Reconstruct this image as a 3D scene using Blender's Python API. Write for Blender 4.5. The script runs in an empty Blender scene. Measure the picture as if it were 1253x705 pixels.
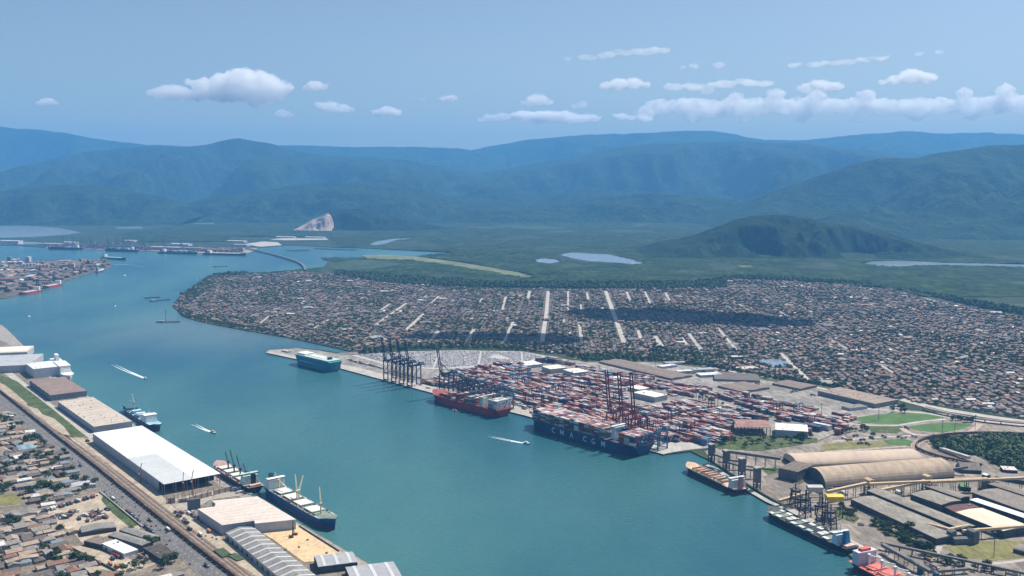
import bpy, bmesh, math, random
import numpy as np
from mathutils import Vector, Matrix, noise, geometry

R = math.radians
scene = bpy.context.scene
col = scene.collection
random.seed(7)
rng = np.random.default_rng(11)

# ---------------------------------------------------------------- camera
CAM_H, FOC = 500.0, 1200.0          # metres above the water, focal length in photo pixels (1253 wide)
PITCH = math.atan(132.5 / FOC)
cam_data = bpy.data.cameras.new("camera")
cam = bpy.data.objects.new("camera", cam_data)
col.objects.link(cam)
cam.location = (0, 0, CAM_H)
cam.rotation_euler = (R(90) - PITCH, 0, 0)
cam_data.sensor_width = 36.0
cam_data.lens = 36.0 * FOC / 1253.0
cam_data.clip_start = 5.0
cam_data.clip_end = 200000.0
scene.camera = cam

# ---------------------------------------------------------------- sky, sun, exposure
SUN_AZ, SUN_EL = R(52), R(54)        # azimuth clockwise from +Y
world = bpy.data.worlds.new("World")
scene.world = world
world.use_nodes = True
wn = world.node_tree
wn.nodes.clear()
w_out = wn.nodes.new("ShaderNodeOutputWorld")
w_bg = wn.nodes.new("ShaderNodeBackground")
w_sky = wn.nodes.new("ShaderNodeTexSky")
w_sky.sky_type = 'NISHITA'
w_sky.sun_disc = False
w_sky.sun_elevation = SUN_EL
w_sky.sun_rotation = SUN_AZ
w_sky.altitude = 0
w_sky.air_density = 1.0
w_sky.dust_density = 1.0
w_sky.ozone_density = 1.3
w_bg.inputs["Strength"].default_value = 0.068
wn.links.new(w_sky.outputs[0], w_bg.inputs[0])
wn.links.new(w_bg.outputs[0], w_out.inputs[0])

sun_data = bpy.data.lights.new("sun", 'SUN')
sun_data.energy = 4.8
sun_data.angle = R(0.53)
sun_data.color = (1.0, 0.93, 0.82)
sun = bpy.data.objects.new("sun", sun_data)
col.objects.link(sun)
SUN_DIR = Vector((math.sin(SUN_AZ) * math.cos(SUN_EL), math.cos(SUN_AZ) * math.cos(SUN_EL), math.sin(SUN_EL)))
sun.rotation_euler = SUN_DIR.to_track_quat('Z', 'Y').to_euler()
sun.location = (0, 0, 3000)

scene.view_settings.view_transform = 'Standard'
scene.view_settings.look = 'None'
scene.view_settings.exposure = 0.56
scene.view_settings.gamma = 1.0
scene.cycles.max_bounces = 22
scene.cycles.diffuse_bounces = 2
scene.cycles.glossy_bounces = 2
scene.cycles.transmission_bounces = 2
scene.cycles.volume_bounces = 20
scene.cycles.transparent_max_bounces = 8

# ---------------------------------------------------------------- helpers
def G(px, py, z=0.0):
    """point of the horizontal plane z that the photo shows at (px, py)"""
    u = (px - 626.5) / FOC
    v = (352.5 - py) / FOC
    c, s = math.cos(PITCH), math.sin(PITCH)
    dy, dz = c + v * s, -s + v * c
    t = (z - CAM_H) / dz
    return Vector((u * t, dy * t, z))

def P(x, y, z):
    """photo pixel of a world point"""
    c, s = math.cos(PITCH), math.sin(PITCH)
    zz = z - CAM_H
    f = y * c - zz * s
    up = y * s + zz * c
    return 626.5 + FOC * x / f, 352.5 - FOC * up / f

def at_dist(px, py, D):
    u = (px - 626.5) / FOC
    v = (352.5 - py) / FOC
    c, s = math.cos(PITCH), math.sin(PITCH)
    dy, dz = c + v * s, -s + v * c
    t = D / dy
    return Vector((u * t, D, CAM_H + dz * t))

MATS = {}
def mat(name, c, rough=0.8, var=0.18, scale=0.08, metal=0.0, spec=0.3, c2=None, bump=0.0, detail=4.0):
    """surface colour broken up by world-scale noise (grain and wear)"""
    if name in MATS:
        return MATS[name]
    m = bpy.data.materials.new(name)
    m.use_nodes = True
    nt = m.node_tree
    b = nt.nodes["Principled BSDF"]
    b.inputs["Roughness"].default_value = rough
    b.inputs["Metallic"].default_value = metal
    b.inputs["Specular IOR Level"].default_value = spec
    geo = nt.nodes.new("ShaderNodeNewGeometry")
    nz = nt.nodes.new("ShaderNodeTexNoise")
    nz.inputs["Scale"].default_value = scale
    nz.inputs["Detail"].default_value = detail
    nz.inputs["Roughness"].default_value = 0.6
    nt.links.new(geo.outputs["Position"], nz.inputs["Vector"])
    mr = nt.nodes.new("ShaderNodeMapRange")
    mr.inputs[1].default_value, mr.inputs[2].default_value = 0.3, 0.7
    nt.links.new(nz.outputs["Fac"], mr.inputs[0])
    mx = nt.nodes.new("ShaderNodeMix")
    mx.data_type = 'RGBA'
    a = tuple(max(0, v * (1 - var)) for v in c)
    d = c2 if c2 else tuple(min(1, v * (1 + var)) for v in c)
    mx.inputs[6].default_value = (*a, 1)
    mx.inputs[7].default_value = (*d, 1)
    nt.links.new(mr.outputs[0], mx.inputs[0])
    n2 = nt.nodes.new("ShaderNodeTexNoise")                    # finer wear and streaks
    n2.inputs["Scale"].default_value = scale * 6.5
    n2.inputs["Detail"].default_value = 6
    mp = nt.nodes.new("ShaderNodeMapping")
    mp.inputs["Rotation"].default_value = (0, 0, 0.68)
    mp.inputs["Scale"].default_value = (1, 0.35, 1)
    nt.links.new(geo.outputs["Position"], mp.inputs[0])
    nt.links.new(mp.outputs[0], n2.inputs["Vector"])
    mr2 = nt.nodes.new("ShaderNodeMapRange")
    mr2.inputs[1].default_value, mr2.inputs[2].default_value, mr2.inputs[3].default_value, mr2.inputs[4].default_value = 0.32, 0.68, 1 - var * 1.1, 1 + var * .6
    nt.links.new(n2.outputs["Fac"], mr2.inputs[0])
    vm = nt.nodes.new("ShaderNodeVectorMath")
    vm.operation = 'SCALE'
    nt.links.new(mx.outputs[2], vm.inputs[0])
    nt.links.new(mr2.outputs[0], vm.inputs["Scale"])
    nt.links.new(vm.outputs[0], b.inputs["Base Color"])
    if bump > 0:
        bp = nt.nodes.new("ShaderNodeBump")
        bp.inputs["Strength"].default_value = 1.0
        bp.inputs["Distance"].default_value = bump
        nt.links.new(nz.outputs["Fac"], bp.inputs["Height"])
        nt.links.new(bp.outputs[0], b.inputs["Normal"])
    MATS[name] = m
    return m

class MB:
    """collects shapes; build() links them as ONE mesh object"""
    def __init__(s):
        s.v, s.f, s.m = [], [], []
    def add(s, vs, fs, mi=0):
        o = len(s.v)
        s.v += [tuple(p) for p in vs]
        s.f += [tuple(i + o for i in f) for f in fs]
        s.m += [mi] * len(fs)
        return s
    def box(s, x0, x1, y0, y1, z0, z1, mi=0, top=None):
        vs = [(x0, y0, z0), (x1, y0, z0), (x1, y1, z0), (x0, y1, z0), (x0, y0, z1), (x1, y0, z1), (x1, y1, z1), (x0, y1, z1)]
        s.add(vs, [(3, 2, 1, 0), (0, 1, 5, 4), (1, 2, 6, 5), (2, 3, 7, 6), (3, 0, 4, 7)], mi)
        s.add(vs[4:], [(0, 1, 2, 3)], mi if top is None else top)
        return s
    def prism(s, poly, z0, z1, mi=0, top=None, cap=True):
        n = len(poly)
        if sum(poly[i][0] * poly[(i + 1) % n][1] - poly[(i + 1) % n][0] * poly[i][1] for i in range(n)) < 0:
            poly = list(reversed(poly))
        vs = [(p[0], p[1], z0) for p in poly] + [(p[0], p[1], z1) for p in poly]
        s.add(vs, [(i, (i + 1) % n, n + (i + 1) % n, n + i) for i in range(n)], mi)
        if cap:
            tris = geometry.tessellate_polygon([[Vector((p[0], p[1], 0)) for p in poly]])
            fs = []
            for t in tris:
                a, b, c = (Vector(poly[i][:2]) for i in t)
                fs.append(tuple(t) if (b - a).cross(c - a) > 0 else tuple(reversed(t)))
            s.add(vs[n:], fs, mi if top is None else top)
        return s
    def bar(s, a, b, w, h=None, mi=0, n=4):
        a, b = Vector(a), Vector(b)
        d = (b - a)
        if d.length < 1e-6:
            return s
        d.normalize()
        up = Vector((0, 0, 1)) if abs(d.z) < 0.9 else Vector((1, 0, 0))
        x = d.cross(up).normalized()
        y = x.cross(d)
        h = w if h is None else h
        vs = []
        for p, k in ((a, 1), (b, 1)):
            for i in range(n):
                t = 2 * math.pi * (i + 0.5) / n
                r = 0.7071 if n == 4 else 0.5
                vs.append(p + x * (math.cos(t) * w * r) + y * (math.sin(t) * h * r))
        fs = [(i, (i + 1) % n, n + (i + 1) % n, n + i) for i in range(n)]
        fs += [tuple(reversed(range(n))), tuple(range(n, 2 * n))]
        return s.add(vs, fs, mi)
    def cyl(s, x, y, z0, z1, r0, r1=None, n=10, mi=0, top=None):
        r1 = r0 if r1 is None else r1
        vs = [(x + r0 * math.cos(2 * math.pi * i / n), y + r0 * math.sin(2 * math.pi * i / n), z0) for i in range(n)]
        vs += [(x + r1 * math.cos(2 * math.pi * i / n), y + r1 * math.sin(2 * math.pi * i / n), z1) for i in range(n)]
        s.add(vs, [(i, (i + 1) % n, n + (i + 1) % n, n + i) for i in range(n)], mi)
        s.add(vs[n:], [tuple(range(n))], mi if top is None else top)
        return s
    def gable(s, x0, x1, y0, y1, z, h, mi=0, over=0.0, axis='x', thick=0.35):
        """pitched roof sheet with thickness; ridge along axis; gable triangles closed"""
        if axis == 'x':
            ym = (y0 + y1) / 2
            a, b = x0 - over, x1 + over
            prof = [(y0 - over, z), (ym, z + h), (y1 + over, z)]
            vs = [(a, p[0], p[1]) for p in prof] + [(b, p[0], p[1]) for p in prof]
            vs += [(a, p[0], p[1] + thick) for p in prof] + [(b, p[0], p[1] + thick) for p in prof]
        else:
            xm = (x0 + x1) / 2
            a, b = y0 - over, y1 + over
            prof = [(x1 + over, z), (xm, z + h), (x0 - over, z)]
            vs = [(p[0], a, p[1]) for p in prof] + [(p[0], b, p[1]) for p in prof]
            vs += [(p[0], a, p[1] + thick) for p in prof] + [(p[0], b, p[1] + thick) for p in prof]
        fs = [(6, 7, 10, 9)[::-1], (7, 8, 11, 10)[::-1], (0, 1, 2), (5, 4, 3), (0, 3, 9, 6), (2, 8, 11, 5), (0, 6, 7, 1), (1, 7, 8, 2), (3, 4, 10, 9), (4, 5, 11, 10), (0, 2, 5, 3)]
        return s.add(vs, fs, mi)
    def vault(s, x0, x1, y0, y1, z, h, mi=0, n=12, endmi=None):
        vs, fs = [], []
        ym, hw = (y0 + y1) / 2, (y1 - y0) / 2
        for x in (x0, x1):
            for i in range(n + 1):
                t = math.pi * i / n
                vs.append((x, ym - hw * math.cos(t), z + h * math.sin(t)))
        m = n + 1
        fs = [(i, m + i, m + i + 1, i + 1) for i in range(n)]
        s.add(vs, fs, mi)
        s.add(vs, [tuple(reversed(range(m))), tuple(range(m, 2 * m))], mi if endmi is None else endmi)
        return s
    def blob(s, c, r, rz=None, mi=0, sub=1, jit=0.25, rnd=random):
        v, f = ICO[sub]
        rz = r if rz is None else rz
        s.add([(c[0] + p[0] * r * (1 + jit * (rnd.random() - .5) * 2), c[1] + p[1] * r * (1 + jit * (rnd.random() - .5) * 2),
                c[2] + p[2] * rz * (1 + jit * (rnd.random() - .5) * 2)) for p in v], f, mi)
        return s
    def mesh(s, name, mats, smooth=False):
        me = bpy.data.meshes.new(name)
        me.from_pydata(s.v, [], s.f)
        for m in (mats if isinstance(mats, (list, tuple)) else [mats]):
            me.materials.append(m)
        if len(me.materials) > 1:
            me.polygons.foreach_set("material_index", s.m)
        if smooth:
            me.polygons.foreach_set("use_smooth", [True] * len(me.polygons))
        me.update()
        return me
    def build(s, name, mats, parent=None, smooth=False, loc=None, rz=None):
        o = bpy.data.objects.new(name, s.mesh(name, mats, smooth))
        col.objects.link(o)
        if parent is not None:
            o.parent = parent
        if loc is not None:
            o.location = loc
        if rz is not None:
            o.rotation_euler = (0, 0, rz)
        return o

ICO = {}
for _s in (1, 2, 3):
    _b = bmesh.new()
    bmesh.ops.create_icosphere(_b, subdivisions=_s, radius=1)
    ICO[_s] = ([tuple(v.co) for v in _b.verts], [tuple(v.index for v in f.verts) for f in _b.faces])
    _b.free()

def tag(o, label=None, cat=None, group=None, kind=None):
    if label: o['label'] = label
    if cat: o['category'] = cat
    if group: o['group'] = group
    if kind: o['kind'] = kind
    return o

def thing(name, label, cat, loc=(0, 0, 0), rz=0.0, group=None):
    o = bpy.data.objects.new(name, None)
    o.empty_display_size = 2
    col.objects.link(o)
    o.location = loc
    o.rotation_euler = (0, 0, rz)
    return tag(o, label, cat, group)

KIDS = {}
def dup(root, loc, rz=0.0, scale=None, label=None, group=None):
    r = root.copy()
    col.objects.link(r)
    r.location = loc
    r.rotation_euler = (0, 0, rz)
    if scale is not None:
        r.scale = scale
    if label: r['label'] = label
    if group: r['group'] = group
    if root not in KIDS:
        KIDS[root] = [(c, list(c.children)) for c in root.children]
    for c, gs in KIDS[root]:
        k = c.copy()
        col.objects.link(k)
        k.parent = r
        for g in gs:
            d = g.copy()
            col.objects.link(d)
            d.parent = k
    return r

PROTO = {}
def place(key, maker, loc, rz=0.0, scale=None, label=None, group=None):
    """first call builds the thing, later ones copy it with its parts"""
    if key not in PROTO:
        o = maker()
        PROTO[key] = o
        col_loc = o
        o.location = loc
        o.rotation_euler = (0, 0, rz)
        if scale is not None:
            o.scale = scale
        if label: o['label'] = label
        if group: o['group'] = group
        return o
    return dup(PROTO[key], loc, rz, scale, label, group)

def struct(name, mb, mats, smooth=False):
    return tag(mb.build(name, mats, smooth=smooth), kind='structure')

_LAY = 0
def sheet(name, pxpoly, z, m, thick=0.25, kind='structure', ground=None):
    """a sheet lying on the land, outline measured on the photograph, real thickness"""
    global _LAY
    _LAY += 1
    z += 0.012 * (_LAY % 16)                     # no two sheets on one plane
    mb = MB()
    mb.prism([G(x, y, z) for x, y in pxpoly], z - thick, z)
    return tag(mb.build(name, m), kind=kind)

def strip(mb, pts, w, z, thick=0.2, mi=0):
    """ribbon of width w along world points"""
    L, Rr = [], []
    n = len(pts)
    for i in range(n):
        a = Vector(pts[max(0, i - 1)][:2]); b = Vector(pts[min(n - 1, i + 1)][:2])
        d = (b - a).normalized()
        p = Vector(pts[i][:2]); q = Vector((-d.y, d.x)) * (w / 2)
        L.append(p + q); Rr.append(p - q)
    for i in range(n - 1):
        vs = [(*Rr[i], z), (*Rr[i + 1], z), (*L[i + 1], z), (*L[i], z)]
        mb.add(vs, [(0, 1, 2, 3)], mi)
        lo = [(v[0], v[1], z - thick) for v in vs]
        mb.add(vs + lo, [(1, 0, 4, 5), (3, 2, 6, 7)], mi)
    return mb

def pxline(pts, z, n=1):
    w = [G(x, y, z) for x, y in pts]
    return w

def smooth_line(pts, k=6):
    """Catmull-Rom through points"""
    out = []
    P4 = [pts[0]] + list(pts) + [pts[-1]]
    for i in range(1, len(P4) - 2):
        a, b, c, d = (Vector(p) for p in P4[i - 1:i + 3])
        for j in range(k):
            t = j / k
            out.append(0.5 * ((2 * b) + (c - a) * t + (2 * a - 5 * b + 4 * c - d) * t * t + (3 * b - 3 * c + d - a) * t ** 3))
    out.append(Vector(pts[-1]))
    return out

def inside(poly, x, y):
    r = False
    n = len(poly)
    j = n - 1
    for i in range(n):
        xi, yi = poly[i][0], poly[i][1]
        xj, yj = poly[j][0], poly[j][1]
        if (yi > y) != (yj > y) and x < (xj - xi) * (y - yi) / (yj - yi) + xi:
            r = not r
        j = i
    return r

def in_px(poly, x, y, z=2.0):
    a, b = P(x, y, z)
    return inside(poly, a, b)

def scatter(name, tv, tf, tm, pos, rot, scl, mats, moff=None, kind='stuff', smooth=False, parent=None):
    """many copies of a small template joined into one mesh object (numpy)"""
    tv = np.array(tv, dtype=np.float64)
    n, k = len(pos), len(tv)
    pos = np.array(pos, dtype=np.float64); rot = np.array(rot); scl = np.array(scl, dtype=np.float64)
    if scl.ndim == 1:
        scl = np.repeat(scl[:, None], 3, 1)
    v = tv[None] * scl[:, None, :]
    c, s_ = np.cos(rot)[:, None], np.sin(rot)[:, None]
    x = v[:, :, 0] * c - v[:, :, 1] * s_
    y = v[:, :, 0] * s_ + v[:, :, 1] * c
    V = np.stack([x, y, v[:, :, 2]], 2) + pos[:, None, :]
    sizes = np.array([len(f) for f in tf])
    flat = np.concatenate([np.array(f) for f in tf])
    loops = (flat[None] + (np.arange(n) * k)[:, None]).ravel()
    me = bpy.data.meshes.new(name)
    me.vertices.add(n * k)
    me.vertices.foreach_set("co", V.astype(np.float32).ravel())
    me.loops.add(len(loops))
    me.loops.foreach_set("vertex_index", loops.astype(np.int32))
    tot = np.tile(sizes, n)
    st = np.concatenate([[0], np.cumsum(tot)[:-1]])
    me.polygons.add(len(tot))
    me.polygons.foreach_set("loop_start", st.astype(np.int32))
    me.polygons.foreach_set("loop_total", tot.astype(np.int32))
    tm = np.array(tm)
    if moff is None:
        moff = np.zeros(n, dtype=int)
    mi = np.where(tm[None] < 0, (-tm - 1)[None], tm[None] + np.array(moff)[:, None])   # negative = fixed slot
    for m in mats:
        me.materials.append(m)
    me.polygons.foreach_set("material_index", mi.astype(np.int32).ravel())
    if smooth:
        me.polygons.foreach_set("use_smooth", np.ones(len(tot), dtype=bool))
    me.update(calc_edges=True)
    me.validate()
    o = bpy.data.objects.new(name, me)
    col.objects.link(o)
    if parent is not None:
        o.parent = parent
    return tag(o, kind=kind)

ORD = ["nearest", "second nearest", "third nearest", "fourth nearest", "fifth nearest", "sixth nearest", "seventh nearest", "eighth nearest",
       "ninth nearest", "tenth nearest", "eleventh nearest", "twelfth nearest", "thirteenth nearest", "fourteenth nearest", "fifteenth nearest",
       "sixteenth nearest", "seventeenth nearest", "eighteenth nearest", "nineteenth nearest", "twentieth nearest"]
_T = ["", "", "twenty", "thirty", "forty", "fifty", "sixty", "seventy", "eighty", "ninety"]
_U = ["", "first", "second", "third", "fourth", "fifth", "sixth", "seventh", "eighth", "ninth"]
for _i in range(21, 100):
    ORD.append((_T[_i // 10] + ("ieth" if False else "") + "-" + _U[_i % 10] + " nearest") if _i % 10 else _T[_i // 10][:-1] + "ieth nearest")

def label_by_landmark(items, marks, where="to"):
    """items: (object, look, position). The label names the look and its rank from the nearest landmark."""
    bins = {}
    for o, look, p in items:
        nm, mp = min(marks, key=lambda k: (Vector(k[1][:2]) - Vector(p[:2])).length)
        bins.setdefault((look, nm), []).append(((Vector(mp[:2]) - Vector(p[:2])).length, o))
    for (look, nm), L in bins.items():
        L.sort(key=lambda t: t[0])
        for i, (_d, o) in enumerate(L):
            o['label'] = f"{look}, {ORD[min(i, len(ORD) - 1)]} {where} {nm}"

D_L = Vector((-0.63, 0.777, 0)).normalized()      # along the near-bank quay, away from the camera
D_R = Vector((0.69, -0.724, 0)).normalized()      # along the far-bank quay, towards the camera
D_S = Vector((0.35, -0.937, 0)).normalized()      # along the bulk terminal sheds
ANG_L = math.atan2(D_L.y, D_L.x); ANG_R = math.atan2(D_R.y, D_R.x); ANG_S = math.atan2(D_S.y, D_S.x)
# ================================================================ SETTING: water, land, hills
LAND = 2.0
def water_material():
    m = bpy.data.materials.new("harbour_water"); m.use_nodes = True
    nt = m.node_tree; b = nt.nodes["Principled BSDF"]
    b.inputs["Roughness"].default_value = 0.22
    b.inputs["IOR"].default_value = 1.33
    b.inputs["Specular IOR Level"].default_value = 0.32
    geo = nt.nodes.new("ShaderNodeNewGeometry")
    def nz(scale, detail, stretch=(1, 1, 1), rz=0.0):
        mp = nt.nodes.new("ShaderNodeMapping"); mp.inputs["Scale"].default_value = stretch; mp.inputs["Rotation"].default_value = (0, 0, rz)
        nt.links.new(geo.outputs["Position"], mp.inputs[0])
        n = nt.nodes.new("ShaderNodeTexNoise"); n.inputs["Scale"].default_value = scale; n.inputs["Detail"].default_value = detail
        nt.links.new(mp.outputs[0], n.inputs["Vector"]); return n
    big = nz(0.0016, 5, (1, 0.5, 1), R(40))
    mr = nt.nodes.new("ShaderNodeMapRange"); mr.inputs[1].default_value, mr.inputs[2].default_value = 0.36, 0.66
    nt.links.new(big.outputs["Fac"], mr.inputs[0])
    mx = nt.nodes.new("ShaderNodeMix"); mx.data_type = 'RGBA'
    mx.inputs[6].default_value = (0.012, 0.078, 0.110, 1); mx.inputs[7].default_value = (0.055, 0.155, 0.150, 1)
    nt.links.new(mr.outputs[0], mx.inputs[0])
    # silt drifting off the town point
    vd = nt.nodes.new("ShaderNodeVectorMath"); vd.operation = 'DISTANCE'
    c = G(285, 400, 0); vd.inputs[1].default_value = (c.x, c.y, 0)
    mpv = nt.nodes.new("ShaderNodeMapping"); mpv.vector_type = 'POINT'
    nt.links.new(geo.outputs["Position"], vd.inputs[0])
    silt_n = nz(0.006, 4, (1, 0.4, 1), R(50))
    ad = nt.nodes.new("ShaderNodeMath"); ad.operation = 'MULTIPLY_ADD'; ad.inputs[1].default_value = -500; 
    nt.links.new(silt_n.outputs["Fac"], ad.inputs[0]); nt.links.new(vd.outputs["Value"], ad.inputs[2])
    sr = nt.nodes.new("ShaderNodeMapRange"); sr.inputs[1].default_value, sr.inputs[2].default_value, sr.inputs[3].default_value, sr.inputs[4].default_value = -150, 420, 0.55, 0.0
    nt.links.new(ad.outputs[0], sr.inputs[0])
    mx2 = nt.nodes.new("ShaderNodeMix"); mx2.data_type = 'RGBA'
    mx2.inputs[7].default_value = (0.15, 0.20, 0.21, 1)
    nt.links.new(sr.outputs[0], mx2.inputs[0]); nt.links.new(mx.outputs[2], mx2.inputs[6]); nt.links.new(mx2.outputs[2], b.inputs["Base Color"])
    w1 = nz(0.09, 4, (1, 2.2, 1), R(25)); 
    bp = nt.nodes.new("ShaderNodeBump"); bp.inputs["Distance"].default_value = 1.3; bp.inputs["Strength"].default_value = 1.0
    wv = nt.nodes.new("ShaderNodeTexWave"); wv.inputs["Scale"].default_value = 0.028; wv.inputs["Distortion"].default_value = 7; wv.inputs["Detail"].default_value = 3; wv.inputs["Detail Scale"].default_value = 2.0
    wmp = nt.nodes.new("ShaderNodeMapping"); wmp.inputs["Rotation"].default_value = (0, 0, R(62)); nt.links.new(geo.outputs["Position"], wmp.inputs[0]); nt.links.new(wmp.outputs[0], wv.inputs["Vector"])
    wp = nz(0.004, 3); wpr = nt.nodes.new("ShaderNodeMapRange"); wpr.inputs[1].default_value, wpr.inputs[2].default_value, wpr.inputs[3].default_value, wpr.inputs[4].default_value = .45, .7, 0, .28
    nt.links.new(wp.outputs["Fac"], wpr.inputs[0])
    wm_ = nt.nodes.new("ShaderNodeMath"); wm_.operation = 'MULTIPLY'; nt.links.new(wv.outputs["Fac"], wm_.inputs[0]); nt.links.new(wpr.outputs[0], wm_.inputs[1])
    wa = nt.nodes.new("ShaderNodeMath"); wa.operation = 'ADD'; nt.links.new(wm_.outputs[0], wa.inputs[0]); nt.links.new(w1.outputs["Fac"], wa.inputs[1])
    nt.links.new(wa.outputs[0], bp.inputs["Height"]); nt.links.new(bp.outputs[0], b.inputs["Normal"])
    return m
M_WATER = water_material()
mb = MB(); mb.add([(-40000, -3000, 0), (40000, -3000, 0), (40000, 29000, 0), (-40000, 29000, 0)], [(0, 1, 2, 3)])
struct("water", mb, M_WATER)

M_MANGROVE = mat("mangrove_flat", (0.011, 0.034, 0.016), 0.95, 0.45, 0.005, c2=(0.040, 0.068, 0.026), bump=9.0, detail=9)  # greens darkened to include the shade plants cast on each other
M_TOWN = mat("town_ground", (0.105, 0.095, 0.08), 0.95, 0.45, 0.02, c2=(0.17, 0.15, 0.125))
M_CONC = mat("quay_concrete", (0.40, 0.375, 0.34), 0.9, 0.15, 0.03)
M_YARD = mat("yard_paving", (0.26, 0.24, 0.215), 0.9, 0.3, 0.015)
M_DIRT = mat("bare_dirt", (0.40, 0.335, 0.255), 0.95, 0.2, 0.04)
M_SAND = mat("yellow_sand", (0.60, 0.44, 0.26), 0.95, 0.15, 0.05)
M_ASPH = mat("asphalt", (0.145, 0.14, 0.138), 0.9, 0.18, 0.05)
M_STREET = mat("street_paving", (0.42, 0.385, 0.34), 0.9, 0.15, 0.03)
M_GRASS = mat("green_grass", (0.070, 0.100, 0.032), 0.95, 0.4, 0.05)
M_LAWN = mat("bright_lawn", (0.070, 0.145, 0.038), 0.95, 0.2, 0.03)
M_DRY = mat("dry_grass", (0.19, 0.18, 0.065), 0.95, 0.25, 0.03)
M_BALLAST = mat("rail_ballast", (0.24, 0.20, 0.16), 0.95, 0.25, 0.08)
M_SOIL = mat("grey_brown_soil", (0.20, 0.17, 0.135), 0.95, 0.3, 0.05)
M_MUD = mat("wet_mud_flat", (0.20, 0.17, 0.145), 0.9, 0.25, 0.03)

# far bank: one sheet from the quay to the foot of the mountains
far_bank = [(1190, 790), (1100, 730), (1052, 690), (1000, 650), (955, 617), (925, 600), (900, 584), (868, 563), (845, 552), (812, 556),
            (640, 508), (525, 480), (420, 452), (325, 431.5), (328, 428), (362, 425.5), (392, 428), (420, 432), (430, 430), (390, 421), (350, 412.5), (300, 404), (262, 397), (240, 392), (224, 387), (212, 375),
            (222, 360), (243, 347), (254, 338), (290, 335.5), (330, 333.5), (370, 329.5), (396, 326.5), (402, 320), (393, 315.5), (430, 315.5), (470, 314.8),
            (505, 314), (553, 310.5), (553, 309), (510, 307), (450, 304), (400, 302.2), (352, 300.2), (318, 303), (306, 309), (298, 311.5), (240, 309.5), (180, 306.5), (120, 305), (60, 303.5), (20, 300.5), (-60, 299.5), (-260, 299)]
fb = [G(x, y, LAND) for x, y in far_bank]
fb += [Vector((-14000, 9000, LAND)), Vector((-40000, 28500, LAND)), Vector((40000, 28500, LAND)), Vector((9000, 1500, LAND)), Vector((1300, 560, LAND))]
mb = MB(); mb.prism(fb, -3, LAND)
struct("ground", mb, M_MANGROVE)
near_bank = [(-500, 396), (1, 397.5), (8, 402), (30, 424), (76, 462), (112, 487), (170, 522.5), (281, 590.5), (383, 650), (478, 705), (640, 795), (300, 950), (-900, 950)]
mb = MB(); mb.prism([G(x, y, LAND) for x, y in near_bank], -3, LAND)
struct("ground", mb, M_SOIL)
port_spit = [(-200, 318), (0, 318.5), (70, 320), (118, 318), (138, 321), (136, 327), (104, 336.5), (78, 344.5), (42, 356), (10, 364.5), (-200, 380)]
mb = MB(); mb.prism([G(x, y, LAND) for x, y in port_spit], -3, LAND)
struct("ground", mb, M_TOWN)

# sheets on the land
Z1, Z2, Z3, Z4 = LAND + 0.2, LAND + 0.4, LAND + 0.6, LAND + 0.8
town_poly = [(213, 375), (222, 360), (243, 347), (256, 338.5), (300, 336), (370, 333), (420, 336), (470, 345), (520, 350), (600, 354), (700, 354.5), (800, 354), (840, 350), (890, 342), (960, 344), (1040, 350),
             (1100, 356), (1140, 367), (1190, 377), (1253, 389), (1420, 412), (1420, 530), (1253, 512), (1180, 500), (1090, 488), (1000, 470), (940, 462), (860, 446), (760, 437), (690, 434), (600, 424), (520, 425), (440, 431), (395, 420),
             (350, 412), (300, 403.5), (262, 396.5), (240, 391.5), (226, 387)]
sheet("town_ground", town_poly, Z1, M_TOWN)
term_poly = [(325, 431.4), (420, 451.8), (525, 479.8), (640, 507.8), (811, 555.6), (838, 551), (868, 548), (905, 540), (1000, 540), (1045, 520), (1105, 500), (1092, 492), (1000, 474), (940, 466), (860, 450),
             (780, 441), (700, 441), (640, 430), (560, 428.5), (500, 430), (425, 434.5), (418, 433.5), (390, 429), (362, 426), (329, 428.4)]
sheet("terminal_paving", term_poly, Z2, M_YARD)
# pale concrete quay apron along the water
mb = MB()
qa = [G(325, 431.4, Z3), G(420, 451.8, Z3), G(525, 479.8, Z3), G(640, 507.8, Z3), G(812, 556, Z3)]
qn = Vector((D_R.y, -D_R.x, 0)) * -1
qpoly = [p for p in qa] + [qa[i] + qn * (42 if i else 20) for i in range(4, -1, -1)]
mb.prism(qpoly, Z3 - 0.2, Z3); struct("quay_apron", mb, M_CONC)
sheet("car_yard_paving", [(430, 434.8), (500, 430.8), (560, 429.2), (640, 431), (668, 436), (640, 446), (575, 450), (530, 452), (500, 449), (470, 446)], Z3, mat("pale_car_yard", (0.42, 0.40, 0.38), 0.9, 0.12, 0.05))
sheet("quay_apron", [(811, 555), (838, 551), (860, 547.5), (848, 541.5), (822, 541), (806, 547)], Z3, M_CONC)
# industrial ground of the bulk terminal
sheet("bulk_terminal_paving", [(905, 541), (1000, 541), (1045, 521), (1105, 501), (1253, 516), (1420, 540), (1420, 790), (1190, 788), (1102, 729), (1054, 689), (1002, 649), (957, 616.5), (927, 599.5), (902, 583), (872, 564), (862, 552)], Z1, mat("bulk_yard", (0.25, 0.215, 0.18), 0.95, 0.35, 0.02))
sheet("lawn", [(1041, 512), (1070, 507.5), (1129, 504.5), (1150, 506.5), (1156, 510.5), (1130, 515.5), (1097, 519), (1060, 518)], Z2, M_LAWN)
sheet("lawn", [(1110, 522.5), (1125, 519.5), (1162, 516.8), (1186, 518.2), (1189, 520.5), (1175, 525.5), (1153, 529.3), (1125, 527)], Z2, M_LAWN)
sheet("lawn", [(1062, 521), (1100, 520), (1108, 525), (1098, 530), (1066, 529)], Z2, M_GRASS)
sheet("lawn", [(1080, 539), (1105, 536.5), (1118, 540), (1115, 546), (1090, 544.5)], Z2, M_LAWN)
sheet("lawn", [(1004, 544), (1040, 540.5), (1078, 540), (1090, 545), (1060, 547.5), (1006, 551.5)], Z2, M_DRY)
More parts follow.
